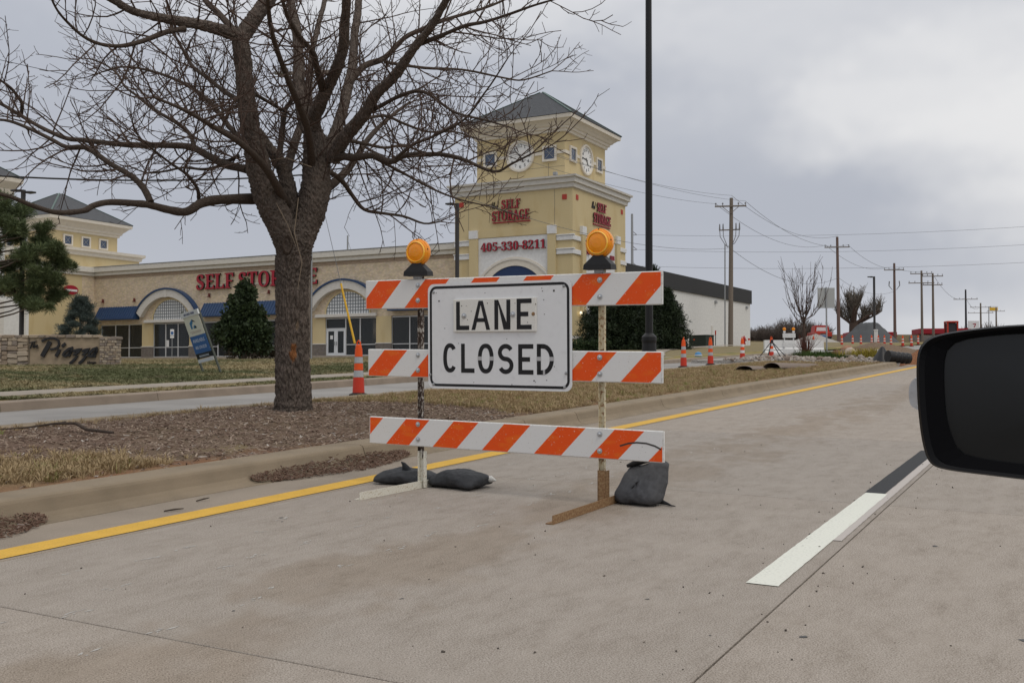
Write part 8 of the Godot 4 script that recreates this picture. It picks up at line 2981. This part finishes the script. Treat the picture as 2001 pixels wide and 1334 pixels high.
func build_car() -> void:
	var t := thing("car", "black car door mirror with dark glass cut off by the right edge", "car", Vector3(0.9, gy(0.9, -0.5), -0.5))
	# housing outline, counter-clockwise seen from behind the car
	var raw := [Vector2(0.1, 1.196), Vector2(0.03, 1.2), Vector2(-0.052, 1.2005), Vector2(-0.1, 1.197), Vector2(-0.138, 1.191), Vector2(-0.154, 1.182), Vector2(-0.1605, 1.165), Vector2(-0.161, 1.13), Vector2(-0.1585, 1.09), Vector2(-0.1535, 1.06), Vector2(-0.146, 1.046), Vector2(-0.13, 1.0405), Vector2(-0.09, 1.0365), Vector2(-0.03, 1.032), Vector2(0.04, 1.03), Vector2(0.1, 1.036), Vector2(0.125, 1.07), Vector2(0.13, 1.12), Vector2(0.122, 1.17)]
	var outline := round_loop(raw, 4)
	var c := Vector2(-0.01, 1.117)
	var s := Shape.new()
	var lip := []
	loft(s, [loop_at(outline, c, 0.0, -1.41), loop_at(outline, c, 0.45, -1.403), loop_at(outline, c, 0.72, -1.38), loop_at(outline, c, 0.9, -1.34), loop_at(outline, c, 0.98, -1.29), loop_at(outline, c, 1.0, -1.262), loop_at(outline, c, 0.995, -1.252), loop_at(outline, c, 0.975, -1.247), loop_at(outline, c, 0.93, -1.25)])
	wpart(t, "mirror_housing", s, M.car_black)
	var graw := [Vector2(0.09, 1.186), Vector2(0.02, 1.19), Vector2(-0.05, 1.1905), Vector2(-0.085, 1.1885), Vector2(-0.112, 1.1845), Vector2(-0.1265, 1.177), Vector2(-0.132, 1.162), Vector2(-0.1325, 1.13), Vector2(-0.1305, 1.1), Vector2(-0.126, 1.08), Vector2(-0.1185, 1.063), Vector2(-0.103, 1.0555), Vector2(-0.06, 1.05), Vector2(0.0, 1.046), Vector2(0.09, 1.045), Vector2(0.108, 1.08), Vector2(0.108, 1.15)]
	var gl := round_loop(graw, 4)
	var gc := Vector2(-0.01, 1.117)
	s = Shape.new()
	var inner := []
	for p in outline:
		inner.append(p)
	# sunk bezel between rim and glass: walk both outlines at the same angles
	var rim := []
	var bez := []
	for k in 72:
		var a := TAU * k / 72.0
		rim.append(at_angle(outline, c, a) * 1.0)
		bez.append(at_angle(gl, c, a) * 1.0)
	var r3 := []
	var b3 := []
	var b4 := []
	for k in 72:
		var q: Vector2 = c + (rim[k] - c) * 0.935
		r3.append(Vector3(q.x, q.y, -1.2495))
		b3.append(Vector3(bez[k].x, bez[k].y, -1.253))
		b4.append(Vector3(bez[k].x, bez[k].y, -1.262))
	loft(s, [r3, b3, b4])
	wpart(t, "mirror_bezel", s, M.car_trim)
	s = Shape.new()
	for k in 72:
		s.tri(Vector3(c.x, c.y, -1.258), b4[k] + Vector3(0, 0, 0.003), b4[(k + 1) % 72] + Vector3(0, 0, 0.003))
	wpart(t, "mirror_glass", s, M.mirror_glass)
	# indicator lens on the outer edge
	s = Shape.new()
	var lens := round_loop([Vector2(-0.15, 1.146), Vector2(-0.168, 1.144), Vector2(-0.176, 1.135), Vector2(-0.177, 1.118), Vector2(-0.172, 1.106), Vector2(-0.15, 1.102)], 4)
	var lc := Vector2(-0.158, 1.124)
	loft(s, [loop_at(lens, lc, 0.0, -1.35), loop_at(lens, lc, 0.85, -1.345), loop_at(lens, lc, 1.0, -1.325), loop_at(lens, lc, 0.9, -1.3), loop_at(lens, lc, 0.0, -1.295)])
	wpart(t, "indicator_lens", s, M.clear_lens)
	s = Shape.new()
	s.box(Vector3(-0.155, 1.124, -1.322), Vector3(0.02, 0.03, 0.02), Transform3D.IDENTITY, 0.003)
	wpart(t, "indicator_bulb", s, M.steel_grey)
	# arm, door and front wing, outside the picture
	s = Shape.new()
	s.tube([Vector3(0.08, 1.08, -1.34), Vector3(0.2, 1.05, -1.3), Vector3(0.34, 1.02, -1.28)], [0.05, 0.035, 0.045], 12)
	wpart(t, "mirror_arm", s, M.car_trim)
	var g := gy(0.9, -0.5)
	for q in [["door", -1.45, -0.2], ["wing", -3.0, -1.46]]:
		s = Shape.new()
		var prof := PackedVector2Array([Vector2(0.4, g + 0.25), Vector2(1.9, g + 0.25), Vector2(1.9, g + 0.75), Vector2(1.75, g + 0.98), Vector2(0.52, g + 0.98), Vector2(0.4, g + 0.88), Vector2(0.34, g + 0.62)])
		s.prism(prof, q[2] - q[1], Transform3D(Basis.IDENTITY, Vector3(0, 0, q[1])))
		wpart(t, q[0], s, M.car_black)
	for e in [0.46, 1.78]:
		s = Shape.new()
		s.lathe([Vector2(0, -0.1), Vector2(0.28, -0.1), Vector2(0.33, -0.06), Vector2(0.33, 0.06), Vector2(0.28, 0.1), Vector2(0, 0.1)], 24, Transform3D(Basis(Vector3(0, 0, 1), PI / 2), Vector3(e, gy(e, -2.3) + 0.33, -2.3)))
		wpart(t, "wheel", s, M.rubber)

func at_angle(loop: Array, c: Vector2, a: float) -> Vector2:
	var d := Vector2(cos(a), sin(a))
	var n := loop.size()
	for i in n:
		var p: Vector2 = loop[i] - c
		var q: Vector2 = loop[(i + 1) % n] - c
		var e := q - p
		var den := d.cross(e)
		if absf(den) < 1e-9:
			continue
		var t := p.cross(e) / den
		var u := p.cross(d) / den
		if t > 0.0 and u >= -0.0001 and u <= 1.0001:
			return c + d * t
	return c
